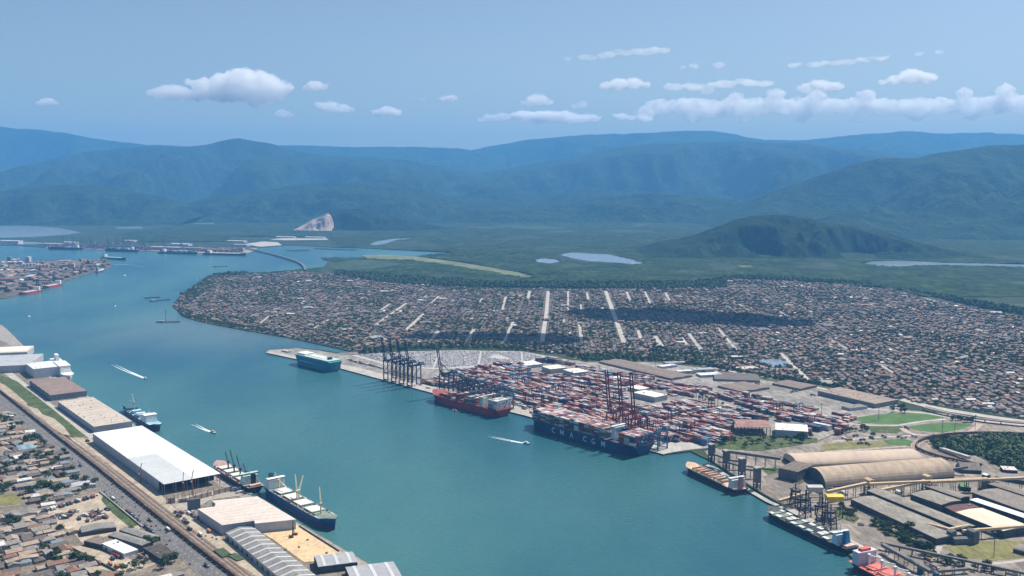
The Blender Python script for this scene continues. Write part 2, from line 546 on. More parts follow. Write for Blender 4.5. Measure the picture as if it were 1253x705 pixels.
sheet("lawn", [(1155, 669), (1175, 664), (1230, 661), (1275, 664), (1285, 676), (1250, 682), (1215, 686), (1180, 682)], Z2, M_DRY)
sheet("forest_floor", [(1134, 546), (1160, 538), (1202, 534.5), (1300, 533), (1340, 580), (1253, 577), (1222, 571), (1190, 556), (1150, 552)], Z2, M_GRASS)
sheet("green_verge", [(892, 532), (940, 534), (1000, 536), (1000, 541), (930, 552), (880, 549), (868, 543)], Z3, M_GRASS)
sheet("green_verge", [(1063, 641), (1078, 640), (1136, 669), (1150, 682), (1135, 682), (1105, 664)], Z2, M_GRASS)
sheet("green_verge", [(1020, 622), (1032, 618), (1052, 634), (1045, 640), (1024, 632)], Z2, M_GRASS)
sheet("green_verge", [(930, 573), (950, 572), (985, 589), (978, 593), (940, 581)], Z2, M_GRASS)
sheet("mud_flat", [(934, 583), (950, 579), (978, 594), (985, 606), (962, 606), (940, 597)], Z2, M_MUD)
sheet("mud_flat", [(1044, 644), (1060, 642), (1110, 669), (1140, 690), (1110, 690), (1076, 668)], Z2, M_MUD)
sheet("mud_flat", [(408, 432.6), (436, 430.4), (440, 433), (424, 434.2)], Z3, M_MUD)
sheet("green_verge", [(690, 436), (760, 437), (860, 447), (940, 462.5), (1000, 470.5), (1060, 481), (1060, 483.5), (1000, 473), (940, 465.5), (860, 449.5), (800, 443), (750, 443.5), (715, 443)], Z3, M_GRASS)
# wetland: open water and pale strips
M_POND = mat("pale_pond_water", (0.19, 0.235, 0.265), 0.2, 0.15, 0.01, spec=0.5)
PONDS = ([(-200, 276), (0, 276.5), (42, 276.5), (72, 279), (100, 284.5), (85, 287), (40, 290), (0, 291), (-200, 292)],
          [(140, 278.3), (172, 277.4), (176, 279.6), (144, 280)],
          [(235, 272.5), (263, 272.2), (262, 274.3), (238, 274.4)],
          [(452, 298.8), (462, 295.2), (480, 292), (500, 291.6), (507, 292.4), (484, 294), (472, 298.2), (458, 300.2)],
          [(654, 317.8), (664, 316), (680, 317.6), (685, 320.6), (672, 322.4), (658, 320.6)],
          [(685, 311.6), (700, 309.2), (745, 311.6), (772, 317), (790, 322.6), (776, 324), (752, 321.6), (722, 319.8), (700, 316)],
          [(1054, 323), (1068, 319.6), (1110, 319), (1150, 321.4), (1200, 322.5), (1260, 323.8), (1330, 326), (1330, 329), (1250, 327.4), (1190, 325.6), (1140, 325.4), (1088, 327)],
          [(-200, 296), (0, 295.6), (40, 296), (60, 297.6), (40, 299), (-200, 299)],
          [(926, 440.5), (945, 439), (962, 441.5), (968, 447), (950, 449.5), (932, 446)])  # pale bluish patch among the town houses
for p in PONDS:
    sheet("pond", p, LAND + 0.35, M_POND, thick=0.3)
STRIP_PX = [(442, 312.4), (470, 311.5), (512, 314.2), (570, 322), (640, 334.4), (656, 340), (640, 340), (590, 331), (540, 323.5), (500, 318.4), (450, 316.4)]
M_PALE = mat("pale_grass_strip", (0.15, 0.17, 0.08), 0.95, 0.25, 0.005)
sheet("airstrip", [(442, 312.4), (470, 311.5), (512, 314.2), (570, 322), (640, 334.4), (656, 340), (640, 340), (590, 331), (540, 323.5), (500, 318.4), (450, 316.4)], LAND + 0.3, M_PALE)
sheet("wetland_grass", [(400, 322), (440, 317), (510, 320), (560, 329), (600, 337), (560, 341), (470, 334), (410, 330)], Z1, mat("wetland_green", (0.032, 0.062, 0.026), 0.95, 0.35, 0.006))
sheet("wetland_grass", [(1080, 330), (1180, 329), (1330, 334), (1330, 372), (1253, 352), (1160, 342)], Z1, mat("wetland_green", (0.075, 0.12, 0.045), 0.95, 0.3, 0.006))
sheet("wetland_grass", [(560, 278), (700, 273), (860, 276), (850, 282), (700, 284), (580, 286)], LAND + 0.3, mat("wetland_green", (0.075, 0.12, 0.045)))
sheet("sand_bank", [(330, 293), (345, 291.5), (400, 292), (402, 293.4), (350, 294)], LAND + 0.3, M_STREET)
sheet("sand_bank", [(300, 298.5), (322, 295.5), (340, 296.6), (345, 300), (318, 302)], LAND + 0.3, M_STREET)
sheet("sand_bank", [(902, 325), (918, 325), (945, 332), (930, 333)], LAND + 0.3, M_PALE)
sheet("islet", [(384, 303.4), (440, 305.6), (436, 306.4), (384, 304.6)], LAND, M_MANGROVE, thick=3)
sheet("islet", [(348, 306.4), (372, 305.2), (380, 306.2), (360, 307.4)], LAND, M_MANGROVE, thick=3)

# ---------------------------------------------------------------- mountains
def hill_material(name, c, c2, scale=0.005, bump=75.0):
    return mat(name, c, 0.95, 0.5, scale, spec=0.05, c2=c2, bump=bump, detail=10)
M_HILL = hill_material("forest_slope", (0.014, 0.040, 0.016), (0.034, 0.068, 0.026))
M_HILL_NEAR = hill_material("forest_slope_near", (0.010, 0.032, 0.015), (0.026, 0.054, 0.022), 0.012, 14.0)
def ridge(name, pts, D, front, back, m, nx=260, amp=1.6, wl=1600, seed=0.0, jag=0.012):
    xs = [p[0] for p in pts]; ys = [p[1] for p in pts]
    mb = MB(); rows = 60
    def prof(t):
        return 0.5 - 0.5 * math.cos(math.pi * t)
    grid = []
    for i in range(nx + 1):
        px = xs[0] + (xs[-1] - xs[0]) * i / nx
        py = float(np.interp(px, xs, ys))
        top = at_dist(px, py, D)
        if top.z < 4: top.z = 4
        colm = []
        for j in range(rows + 1):
            t = j / rows                           # 0 front foot .. 1 back foot
            if t < 0.68:
                q = t / 0.68; y = D - front * (1 - q); h = q ** 1.15 if q < 1 else 1
            else:
                q = 1 - (t - 0.68) / 0.32; y = D + back * (1 - q); h = prof(q)
            x = top.x * (1 + 0.0 * t)
            n = noise.hetero_terrain(Vector((x / wl + seed, y / wl * 0.8, seed)), 0.9, 2.1, 6, 0.6) if False else noise.ridged_multi_fractal(Vector((x / wl + seed, y / (wl * 1.6), seed)), 0.9, 2.1, 5, 1.0, 2.0)
            env = 4 * h * (1 - h)
            k = (0.02 + 0.6 * env * 0.06) * noise.fractal(Vector((x / (wl * .22), y / (wl * .22), seed)), 0.8, 2.0, 4)
            z = top.z * (h * (1 + k) + amp * env * (n - 1.1) * 0.5)
            z = min(z, top.z * (1 + k * .5) * (.45 + .55 * h))
            colm.append((x, y, max(z, -6 if t in (0, 1) else 0.5) if t not in (0, 1) else -6))
        grid.append(colm)
    vs = [p for c in grid for p in c]
    m_ = rows + 1
    fs = [(i * m_ + j, (i + 1) * m_ + j, (i + 1) * m_ + j + 1, i * m_ + j + 1) for i in range(nx) for j in range(rows)]
    mb.add(vs, fs)
    return struct(name, mb, m, smooth=True)
ridge("mountain", [(-420, 150), (-300, 140), (-200, 165), (-80, 150), (0, 155), (40, 158), (80, 163), (130, 172), (180, 177), (230, 179), (300, 180), (360, 177), (430, 180), (500, 179.5), (560, 181.5), (620, 190)], 24500, 3500, 2500, M_HILL, seed=3.1, wl=2600)
ridge("mountain", [(520, 200), (560, 186), (600, 179), (640, 172), (680, 167.5), (740, 163.5), (790, 163), (840, 159.5), (870, 160), (900, 164), (935, 171), (985, 172), (1040, 165), (1070, 163.5), (1100, 161.5), (1130, 161), (1160, 163.5), (1210, 162), (1260, 165), (1400, 160), (1600, 170), (1750, 190)], 25500, 4500, 2500, M_HILL, seed=5.7, wl=2600)
ridge("mountain", [(-420, 240), (-250, 200), (-100, 225), (0, 216), (40, 206), (80, 193), (110, 185), (150, 181), (190, 178.5), (225, 180), (250, 177.5), (270, 173), (292, 169), (310, 171.5), (335, 177), (365, 186), (400, 190), (450, 192), (500, 196), (540, 203), (590, 214), (640, 235)], 18500, 5200, 2500, M_HILL, seed=8.3, wl=2200)
ridge("mountain", [(480, 245), (540, 221), (600, 210), (650, 201), (700, 193), (740, 184), (765, 178.5), (800, 176), (850, 174), (900, 173), (940, 175), (980, 175.5), (1020, 180), (1080, 186), (1150, 200), (1250, 215), (1330, 240)], 19000, 5600, 2500, M_HILL, seed=1.9, wl=2200)
ridge("mountain", [(840, 272), (880, 262), (910, 250), (950, 233), (985, 222), (1015, 211), (1040, 203), (1075, 194), (1100, 193), (1125, 194), (1150, 187), (1180, 183), (1210, 178.5), (1253, 177), (1320, 170), (1450, 185), (1600, 175), (1800, 230)], 11600, 3500, 2500, M_HILL, seed=12.4, wl=1700)
ridge("hill", [(-320, 250), (-200, 226), (-80, 240), (0, 234), (40, 229), (80, 226.5), (120, 227), (160, 235), (195, 240), (225, 250), (265, 260)], 12200, 1500, 1200, M_HILL, seed=21.0, wl=1100, nx=110)
ridge("hill", [(190, 260), (240, 246), (270, 240), (310, 237), (350, 228), (385, 224), (430, 224), (470, 229), (510, 231), (545, 240), (580, 250), (620, 262)], 13000, 1700, 1200, M_HILL, seed=25.0, wl=1100, nx=110)
ridge("hill", [(520, 268), (560, 252), (600, 246), (640, 250), (680, 248), (715, 246), (740, 241), (790, 237), (840, 238), (890, 243), (930, 246), (970, 252), (1010, 266)], 12800, 1500, 1200, M_HILL, seed=29.0, wl=1100, nx=110)
ridge("hill", [(770, 308), (790, 303), (805, 297), (835, 293), (858, 286), (880, 277), (900, 269), (922, 264), (945, 262.5), (968, 264), (990, 268), (1015, 273), (1045, 277), (1080, 283), (1110, 292), (1150, 304), (1175, 308)], 6900, 760, 700, M_HILL_NEAR, seed=33.0, wl=420, nx=300)
ridge("hill", [(378, 282), (393, 268), (404, 259), (418, 256), (440, 255.5), (462, 260), (485, 266), (515, 272), (560, 282.5)], 9950, 300, 500, M_HILL_NEAR, seed=41.0, wl=420, nx=80)
ridge("hill", [(292, 272.6), (305, 268.2), (318, 267.6), (332, 272.6)], 11500, 200, 200, M_HILL_NEAR, seed=47.0, wl=300, nx=30)
# quarry face cut into the low hill
ridge("quarry_face", [(357, 282.6), (364, 279), (372, 275), (380, 270), (388, 266.5), (396, 262.5), (401, 260.5), (405, 264), (408, 272), (411, 282)], 9790, 170, 90, mat("quarry_rock", (0.44, 0.335, 0.26), 0.95, 0.45, 0.012, bump=10.0), nx=40, amp=.9, wl=130, seed=61.0)
sheet("dirt_track", [(1090, 305), (1100, 297), (1106, 297), (1096, 307)], Z1 + 3, M_STREET)

# ---------------------------------------------------------------- haze: one closed box of thin air round everything
HAZE = 4.4e-5
hz = bpy.data.materials.new("haze_air"); hz.use_nodes = True
hn = hz.node_tree; hn.nodes.clear()
ho = hn.nodes.new("ShaderNodeOutputMaterial"); hv = hn.nodes.new("ShaderNodeVolumePrincipled")
hv.inputs["Color"].default_value = (0.17, 0.51, 1.0, 1)
hv.inputs["Density"].default_value = HAZE
hv.inputs["Anisotropy"].default_value = 0.1
hn.links.new(hv.outputs[0], ho.inputs["Volume"])
mb = MB(); mb.box(-42000, 42000, -4000, 30000, -8, 1900)
haze = mb.build("haze", hz); tag(haze, kind='stuff')
# ================================================================ NEAR (LEFT) BANK
M_WHITE = mat("white_sheet_roof", (0.70, 0.70, 0.685), 0.5, 0.05, 0.02)
M_WHITEWALL = mat("white_wall", (0.62, 0.63, 0.63), 0.7, 0.12, 0.06)
M_GREYWALL = mat("pale_grey_wall", (0.43, 0.44, 0.45), 0.75, 0.12, 0.06)
M_BEIGE = mat("beige_roof", (0.50, 0.43, 0.36), 0.7, 0.10, 0.03)
M_TAN = mat("tan_roof", (0.60, 0.52, 0.46), 0.7, 0.08, 0.03)
M_BROWN = mat("brown_roof", (0.24, 0.175, 0.15), 0.8, 0.15, 0.05)
M_GREYROOF = mat("grey_cement_roof", (0.235, 0.225, 0.21), 0.85, 0.2, 0.05)
M_LIGHTROOF = mat("light_grey_roof", (0.42, 0.43, 0.44), 0.7, 0.12, 0.05)
M_TRANSL = mat("grey_white_panel", (0.50, 0.52, 0.52), 0.6, 0.06, 0.03)
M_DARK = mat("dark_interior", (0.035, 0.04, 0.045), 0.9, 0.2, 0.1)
M_DARKWALL = mat("dark_and_shaded_wall", (0.075, 0.08, 0.085), 0.85, 0.2, 0.08)  # dark walls and doors; on the bulk sheds the shade is baked in
M_STEELDK = mat("dark_steel", (0.045, 0.05, 0.06), 0.6, 0.2, 0.2)
M_RUST = mat("rusty_steel", (0.23, 0.10, 0.06), 0.8, 0.3, 0.2)
M_CREAM = mat("cream_paint", (0.66, 0.56, 0.36), 0.6, 0.1, 0.1)
M_CONCW = mat("raw_concrete", (0.36, 0.32, 0.28), 0.9, 0.2, 0.1)
M_GLASS = mat("dark_glass", (0.03, 0.045, 0.06), 0.15, 0.1, 0.2, spec=0.5)
M_YEL = mat("yellow_paint", (0.72, 0.50, 0.05), 0.5, 0.12, 0.1)
M_LEAF = [mat("leaf_dark", (0.042, 0.074, 0.030), 0.9, 0.4, 0.4, spec=0.1), mat("leaf_mid", (0.060, 0.100, 0.036), 0.9, 0.35, 0.4, spec=0.1), mat("leaf_olive", (0.085, 0.110, 0.042), 0.9, 0.35, 0.4, spec=0.1)]
M_BARK = mat("bark", (0.09, 0.065, 0.045), 0.95, 0.3, 0.6)

def rect3(A, B, C, z):
    """rectangle with long side A-B and far side through C (photo pixels at height z): centre-left corner, angle, length, width"""
    a, b, c = G(*A, z), G(*B, z), G(*C, z)
    d = (b - a); L = d.length; d.normalize()
    nrm = Vector((-d.y, d.x, 0)); w = (c - a).dot(nrm)
    if w < 0:                                     # keep the width on +y of the local frame
        a, d = b, -d; nrm = -nrm; w = -w
    return Vector((a.x, a.y, 0)), math.atan2(d.y, d.x), L, w

def add_parts_row(parent, name, n, fn, m, kind=None):
    for i in range(n):
        q = MB(); fn(q, i); q.build(name, m, parent)

def warehouse(label, A, B, C, H, roof, wall, style='flat', bays=1, rh=2.5, name="warehouse", doors=None, cat="warehouse", strips=0, strip_m=None, endm=None, group=None):
    o, ang, L, W = rect3(A, B, C, LAND + H)
    t = thing(name, label, cat, (o.x, o.y, LAND), ang, group)
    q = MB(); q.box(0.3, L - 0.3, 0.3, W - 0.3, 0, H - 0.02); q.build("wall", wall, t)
    # pilasters and plinth give the long walls relief
    q = MB()
    for i in range(max(2, int(L / 9)) + 1):
        x = L * i / max(2, int(L / 9))
        q.box(x - 0.4, x + 0.4, 0.0, 0.28, 0, H - 0.5); q.box(x - 0.4, x + 0.4, W - 0.28, W, 0, H - 0.5)
    for i in range(max(2, int(W / 9)) + 1):
        y = W * i / max(2, int(W / 9))
        q.box(0.0, 0.28, y - 0.4, y + 0.4, 0, H - 0.6); q.box(L - 0.28, L, y - 0.4, y + 0.4, 0, H - 0.6)
    q.build("pilasters", wall, t)["kind"] = "stuff"
    if style == 'flat':
        q = MB(); q.box(-0.4, L + 0.4, -0.4, W + 0.4, H, H + 0.7); r = q.build("roof", roof, t)
        n = max(3, int(L / 22))
        for i in range(n):
            q = MB(); x = L * (i + .5) / n; q.box(x - .35, x + .35, 0.6, W - 0.6, H + 0.7, H + 0.95); q.build("roof_seam", roof, r)
        for i in range(max(2, int(L * W / 900))):
            q = MB(); x, y = random.uniform(3, L - 3), random.uniform(2.5, W - 2.5); s_ = random.uniform(.7, 1.5)
            q.box(x - s_, x + s_, y - s_ * .7, y + s_ * .7, H + 0.7, H + 1.6 + s_ * .4); q.build("roof_vent", M_LIGHTROOF if i % 2 else M_GREYROOF, r)
    elif style == 'gable':
        q = MB()
        for i in range(bays):
            q.gable(0, L, W * i / bays + .01, W * (i + 1) / bays - .01, H, rh, 0, 0.3 if bays == 1 else 0, 'x', 0.4)
        r = q.build("roof", roof, t)
        if strips:
            for i in range(strips):
                x = L * (i + .5) / strips
                q = MB()
                for b in range(bays):
                    y0, y1 = W * b / bays, W * (b + 1) / bays; ym = (y0 + y1) / 2
                    for (ya, za, yb, zb) in ((y0, H + .45, ym, H + rh + .45), (ym, H + rh + .45, y1, H + .45)):
                        w = L / strips * 0.11
                        q.add([(x - w, ya, za), (x + w, ya, za), (x + w, yb, zb), (x - w, yb, zb), (x - w, ya, za + .3), (x + w, ya, za + .3), (x + w, yb, zb + .3), (x - w, yb, zb + .3)],
                              [(4, 5, 6, 7), (0, 1, 5, 4), (2, 3, 7, 6), (1, 2, 6, 5), (3, 0, 4, 7)])
                q.build("skylight_strip", strip_m or M_TRANSL, r)
    elif style == 'cross':
        q = MB()
        for i in range(bays):
            q.gable(L * i / bays + .01, L * (i + 1) / bays - .01, 0, W, H, rh, 0, 0, 'y', 0.4)
        q.build("roof", roof, t)
    elif style == 'vault':
        q = MB(); q.vault(-.3, L + .3, -.3, W + .3, H, rh, 0, 14, 1 if endm else 0); q.build("roof", [roof, endm] if endm else roof, t)
    if doors:
        for side, n, w, h in doors:
            for i in range(n):
                q = MB()
                if side in 'fb':
                    x = L * (i + .5) / n; y0, y1 = (-0.06, 0.2) if side == 'f' else (W - 0.2, W + 0.06)
                    q.box(x - w / 2, x + w / 2, y0, y1, 0, h)
                else:
                    y = W * (i + .5) / n; x0, x1 = (-0.06, 0.2) if side == 'l' else (L - 0.2, L + 0.06)
                    q.box(x0, x1, y - w / 2, y + w / 2, 0, h)
                q.build("door", M_DARKWALL, t)
    return t, L, W, H

warehouse("pale warehouse with a grey flat roof cut by the picture edge", (-40, 450), (-18, 436), (47, 438), 18, M_LIGHTROOF, M_GREYWALL, 'flat')
warehouse("white arched storage hall behind the grey flat roof", (-30, 433.5), (33, 431), (-20, 427), 16, mat("cream_arch_roof", (0.72, 0.66, 0.56), 0.6, 0.08, 0.04), M_GREYWALL, 'vault', rh=8)
warehouse("tall white box warehouse in front of the white cruise vessel", (41, 452), (31.6, 445), (76.6, 448), 23, M_WHITE, M_WHITEWALL, 'flat')
warehouse("dark brown warehouse with ridged roof between white and beige warehouses", (61.3, 484), (36.4, 466), (109, 480.5), 13, M_BROWN, mat("blue_grey_wall", (0.22, 0.23, 0.25), 0.8, 0.15, 0.1), 'cross', 5, 1.6, doors=[('l', 6, 6, 7)])
warehouse("beige flat roofed quay warehouse beside the blue and white ship", (115, 522.6), (71, 491.6), (170.5, 521.6), 12, M_BEIGE, M_GREYWALL, 'flat', doors=[('l', 6, 6, 7)])
# big white warehouse, open front under construction
def open_hall():
    H = 17
    o, ang, L, W = rect3((200.7, 593), (113.5, 530.5), (281, 587), LAND + H)
    t = thing("warehouse", "huge bright white roofed warehouse with an open unfinished front", "warehouse", (o.x, o.y, LAND), ang)
    q = MB()                                    # local: find which end faces the camera
    M = Matrix.Rotation(ang, 4, 'Z')
    front0 = (Vector((o.x, o.y, 0))).y < (Vector((o.x, o.y, 0)) + M @ Vector((L, 0, 0))).y
    f = (lambda x: x) if front0 else (lambda x: L - x)
    def bx(q, x0, x1, *r): q.box(min(f(x0), f(x1)), max(f(x0), f(x1)), *r)
    q = MB(); bx(q, 28, L, 0, 0.5, 0, H - .02); bx(q, 28, L, W - .5, W, 0, H - .02); bx(q, L - .5, L, .52, W - .52, 0, H - .02); bx(q, 27, 28, 0.52, W - .52, 0, H - .02)
    q.build("wall", M_GREYWALL, t)
    q = MB(); bx(q, 26.5, 26.95, 1, W - 1, 0, H - 1); q.build("bay_shade", M_DARK, t)  # dark panel paints the shade inside the open front
    for i in range(6):
        for xx in (1.0, 13):
            q = MB(); y = 0.8 + (W - 1.6) * i / 5; bx(q, xx - .4, xx + .4, y - .4, y + .4, 0, H - .02); q.build("column", M_CONCW, t)
    q = MB(); bx(q, -0.5, L + .5, -0.5, W + .5, H, H + .8); r = q.build("roof", M_WHITE, t)
    ysub = (W * 0.02, W * 0.5)
    o1 = M.inverted() @ (G(200, 592, LAND + H) - Vector((o.x, o.y, 0)))
    near_left = o1.y < W / 2
    y0, y1 = (0.3, W * .52) if near_left else (W * .48, W - .3)
    q = MB(); bx(q, 2, L * .46, y0, y1, H + .8, H + 1.0); q.build("roof_panel", M_TRANSL, r)
    n = 12
    for i in range(1, n):
        q = MB(); x = L * i / n; bx(q, x - .3, x + .3, 0.5, W - .5, H + 1.0, H + 1.2); q.build("roof_seam", M_WHITE, r)
    return t
open_hall()
def l_warehouse():
    H = 14
    t = thing("warehouse", "tan flat roofed warehouse with stepped front beside the blue cargo ship", "warehouse", G(300, 628, LAND))
    off = Vector(t.location)
    poly = [G(x, y, LAND + H) - off for x, y in ((242, 623.4), (263, 620.5), (264, 617), (259, 613.5), (315, 608), (362, 636.2), (312, 641.2), (311, 637.6), (272, 643.2))]
    q = MB(); q.prism([(p.x, p.y) for p in poly], 0, H - .02); q.build("wall", M_GREYWALL, t)
    q = MB(); q.prism([(p.x * 1.004, p.y * 1.004) for p in poly], H, H + .8); r = q.build("roof", M_TAN, t)
    for i in range(1, 8):
        a = poly[0].lerp(poly[-1], i / 8); b = poly[4].lerp(poly[5], i / 8)
        a2 = a.lerp(b, .03); b2 = a.lerp(b, .97 if i < 7 else .9)
        q = MB(); q.bar((a2.x, a2.y, H + .85), (b2.x, b2.y, H + .85), .6, .25); q.build("roof_seam", M_TAN, r)
    return t
l_warehouse()
# long striped shed, bays with white skylight strips
warehouse("long grey gabled shed with a row of white skylight strips", (352, 716), (276, 652), (396, 712), 8.5, M_GREYROOF, M_GREYWALL, 'gable', 1, 4.0, name="storage_shed", strips=12, cat="shed", doors=[('f', 12, 6, 5), ('b', 12, 6, 5)])
warehouse("grey quay shed with three white strips at the sand yard end", (389.5, 694), (437, 688), (379.5, 681.5), 9, mat("grey_metal_roof", (0.33, 0.335, 0.35), 0.7, 0.1, 0.05), M_DARKWALL, 'gable', 1, 2.5, name="storage_shed", strips=3, cat="shed")
warehouse("lower striped grey quay shed cut off by the bottom edge", (436, 728), (498, 720), (397, 697.5), 8, mat("grey_metal_roof", (0.33, 0.335, 0.35)), M_DARKWALL, 'gable', 1, 2.2, name="storage_shed", strips=3, cat="shed")

# construction deck in front of the white hall
sheet("quay_apron", [(2, 397.7), (8, 402.5), (30, 424.5), (76, 462.6), (112, 487.6), (170, 523.2), (281, 591.3), (383, 651), (478, 706), (640, 797), (600, 797), (452, 706), (352, 642), (262, 590), (150, 521), (90, 484), (60, 462), (22, 428), (-10, 410), (-10, 398)], Z1, mat("worn_quay", (0.30, 0.275, 0.25), 0.9, 0.2, 0.05))
sheet("construction_floor", [(203, 612), (284, 596), (310, 604), (256, 612), (240, 622), (236, 626), (222, 627)], Z2, M_CONCW)
t = thing("scaffold_wall", "raw concrete wall with scaffold poles before the open white hall", "scaffold", G(205, 616, LAND))
a, b, c = G(205, 616.5, LAND) - t.location, G(233, 614, LAND) - t.location, G(284, 600.5, LAND) - t.location
q = MB()
for p0, p1, h in ((a, a.lerp(b, .34), 9), (a.lerp(b, .5), b, 6), (b, c.lerp(b, .5), 8), (c.lerp(b, .45), c, 8)):
    q.bar((p0.x, p0.y, h / 2), (p1.x, p1.y, h / 2), 1.2, h)
q.build("wall", M_CONCW, t)
for i in range(14):
    p = a.lerp(b, i / 6) if i < 6 else b.lerp(c, (i - 6) / 7)
    q = MB(); q.bar((p.x - .6, p.y - 1.6, 0), (p.x - .6, p.y - 1.6, random.uniform(9, 14)), .7); q.build("pole", M_RUST, t)
t = thing("wall_panel", "blue grey hoarding panel beside the tan warehouse", "hoarding", G(229, 624.5, LAND))
a, b = G(229.5, 624.5, LAND) - t.location, G(245.5, 622.5, LAND) - t.location
q = MB(); q.bar((a.x, a.y, 8), (b.x, b.y, 8), 1.0, 16); q.build("panel", mat("slate_hoarding", (0.16, 0.19, 0.22), 0.7, 0.1, 0.1), t)
q = MB(); q.bar((a.x, a.y, 16.3), (b.x, b.y, 16.3), 1.4, .5); q.build("coping", M_CONCW, t)

def tower_crane(label, base, h, jib, ang, m=M_RUST, name="tower_crane"):
    t = thing(name, label, "crane", base, ang)
    q = MB()
    for sx in (-.9, .9):
        for sy in (-.9, .9): q.bar((sx, sy, 0), (sx, sy, h), .35)
    k = int(h / 4)
    for i in range(k):
        z0, z1 = h * i / k, h * (i + 1) / k
        q.bar((-.9, -.9, z0), (.9, -.9, z1), .22); q.bar((.9, .9, z0), (-.9, .9, z1), .22); q.bar((-.9, .9, z0), (-.9, -.9, z1), .22)
    q.build("mast", m, t)
    q = MB(); q.bar((-3, 0, h * .97), (jib[0], 0, h * .97 + jib[1]), .9); q.build("jib", m, t)
    q = MB(); q.box(-4.5, -2, -1, 1, h * .93, h * .93 + 2); q.build("counterweight", M_CONCW, t)
    q = MB(); q.box(-1.6, 1.6, -1.6, 1.6, 0, .6); q.build("base", M_CONCW, t)
    return t
tower_crane("slim rust red mast crane on the construction deck", G(225, 612, LAND), 30, (6, 14), R(100))
tower_crane("second rust mast crane at the open hall front", G(236, 610.5, LAND), 30, (5, 16), R(80))
tower_crane("thin red crawler mast on the sand beside the long white wall", G(172, 590.5, LAND), 16, (5, 16), R(70))
# drill rigs in the sand yard
sheet("sand_yard", [(320, 652), (350, 646), (362, 641.5), (428, 682), (412, 684.5), (372, 688), (350, 672), (334, 660)], Z2, M_SAND)
def rig(label, px, py, h):
    t = thing("piling_rig", label, "rig", G(px, py, LAND), random.uniform(0, 6))
    q = MB(); q.box(-2, 2, -3.2, 3.2, .3, 1.4); q.build("track", M_DARK, t)
    q = MB(); q.box(-1.7, 1.7, -3, 2, 1.4, 3.6); q.build("cab", M_RUST, t)
    q = MB(); q.bar((0, 3, 1), (0, 3, h), 1.0); q.bar((0, 1, 3), (0, 3, h * .6), .5); q.build("mast", M_STEELDK, t)
rig("tall dark piling rig at the sand yard corner by the quay", 361.5, 655, 22)
rig("smaller piling rig in the middle of the sand yard", 356.5, 658, 17)
t = thing("wall", "low dark retaining wall between the sand yard and the quay", "wall", G(395, 662, LAND))
q = MB(); a, b = G(366, 644.5, LAND) - t.location, G(415, 675.5, LAND) - t.location
q.bar((a.x, a.y, 1.2), (b.x, b.y, 1.2), .8, 2.4); q.build("panel", M_DARKWALL, t)
for px, py, r in ((330, 663, 5), (376, 661, 4.5), (349, 673, 3), (400, 677, 2.4), (366, 670, 3.2)):
    q = MB()
    for k in range(9):
        a_ = random.uniform(0, 6.28); d = random.uniform(0, .4) * min(r, 3)
        q.blob((math.cos(a_) * d, math.sin(a_) * d, .6), random.uniform(.8, 1.8), 1.2, 0, 1, .4)
    o = q.build("spoil_heap", M_RUST if r > 4 else M_SOIL, None, loc=G(px, py, LAND + .4))
    tag(o, {5: "long rusty heap of scrap bars on the sand yard", 4.5: "round brown spoil heap near the quay wall", 3: "small brown heap close to the striped shed", 2.4: "tiny heap at the far corner of the sand", 3.2: "grey heap in the middle of the sand yard"}[r], "heap", "heaps on the sand yard")

# ---------------------------------------------------------------- avenue, railway, verge
rail_l = [(-12, 470.5), (13, 490.5), (60, 528), (120, 575), (180, 624), (240, 671.5), (300, 718), (360, 766)]
ave_l = [(-20, 481), (11, 504), (60, 543.5), (122, 597), (174.5, 643), (218, 680), (262, 720), (320, 772)]
sheet("avenue", ave_l + list(reversed([(x - 1.5, y + 1.2) for x, y in rail_l])), Z1, M_ASPH)
rail_r = [(-8, 457), (20, 480), (70, 517), (130, 562), (190, 610), (250, 656), (310, 703), (390, 766)]
sheet("railway_bed", rail_l + list(reversed(rail_r)), Z1, M_BALLAST)
sheet("grass_verge", [(-10, 455), (6, 461), (20, 466), (60, 497), (105, 533.5), (84, 535), (73, 531), (64, 520), (52, 513), (40, 502), (20, 486), (-8, 468)], Z2, M_GRASS)
sheet("dirt_track", [(-8, 468), (12, 479), (40, 501), (52, 512), (66, 520), (75, 531), (86, 535.5), (112, 537), (140, 561), (190, 598), (205, 614), (222, 628), (238, 633), (290, 672), (330, 700), (340, 706), (330, 716), (290, 690), (240, 650), (190, 612), (150, 582), (120, 560), (90, 540), (60, 519), (30, 496), (-8, 474)], Z2, M_DIRT)
sheet("dirt_patch", [(34, 497), (46, 500), (52, 507), (66, 512), (78, 522), (86, 533), (76, 531), (62, 522), (54, 514), (42, 507)], Z3, M_DIRT)
sheet("dirt_patch", [(-6, 466), (6, 471), (20, 482), (34, 494), (30, 495), (12, 481), (-6, 471)], Z3, M_DIRT)
sheet("access_road", [(-8, 440), (10, 452), (60, 492), (118, 534), (110, 537), (56, 497), (8, 459), (-8, 450)], Z1, M_STREET)
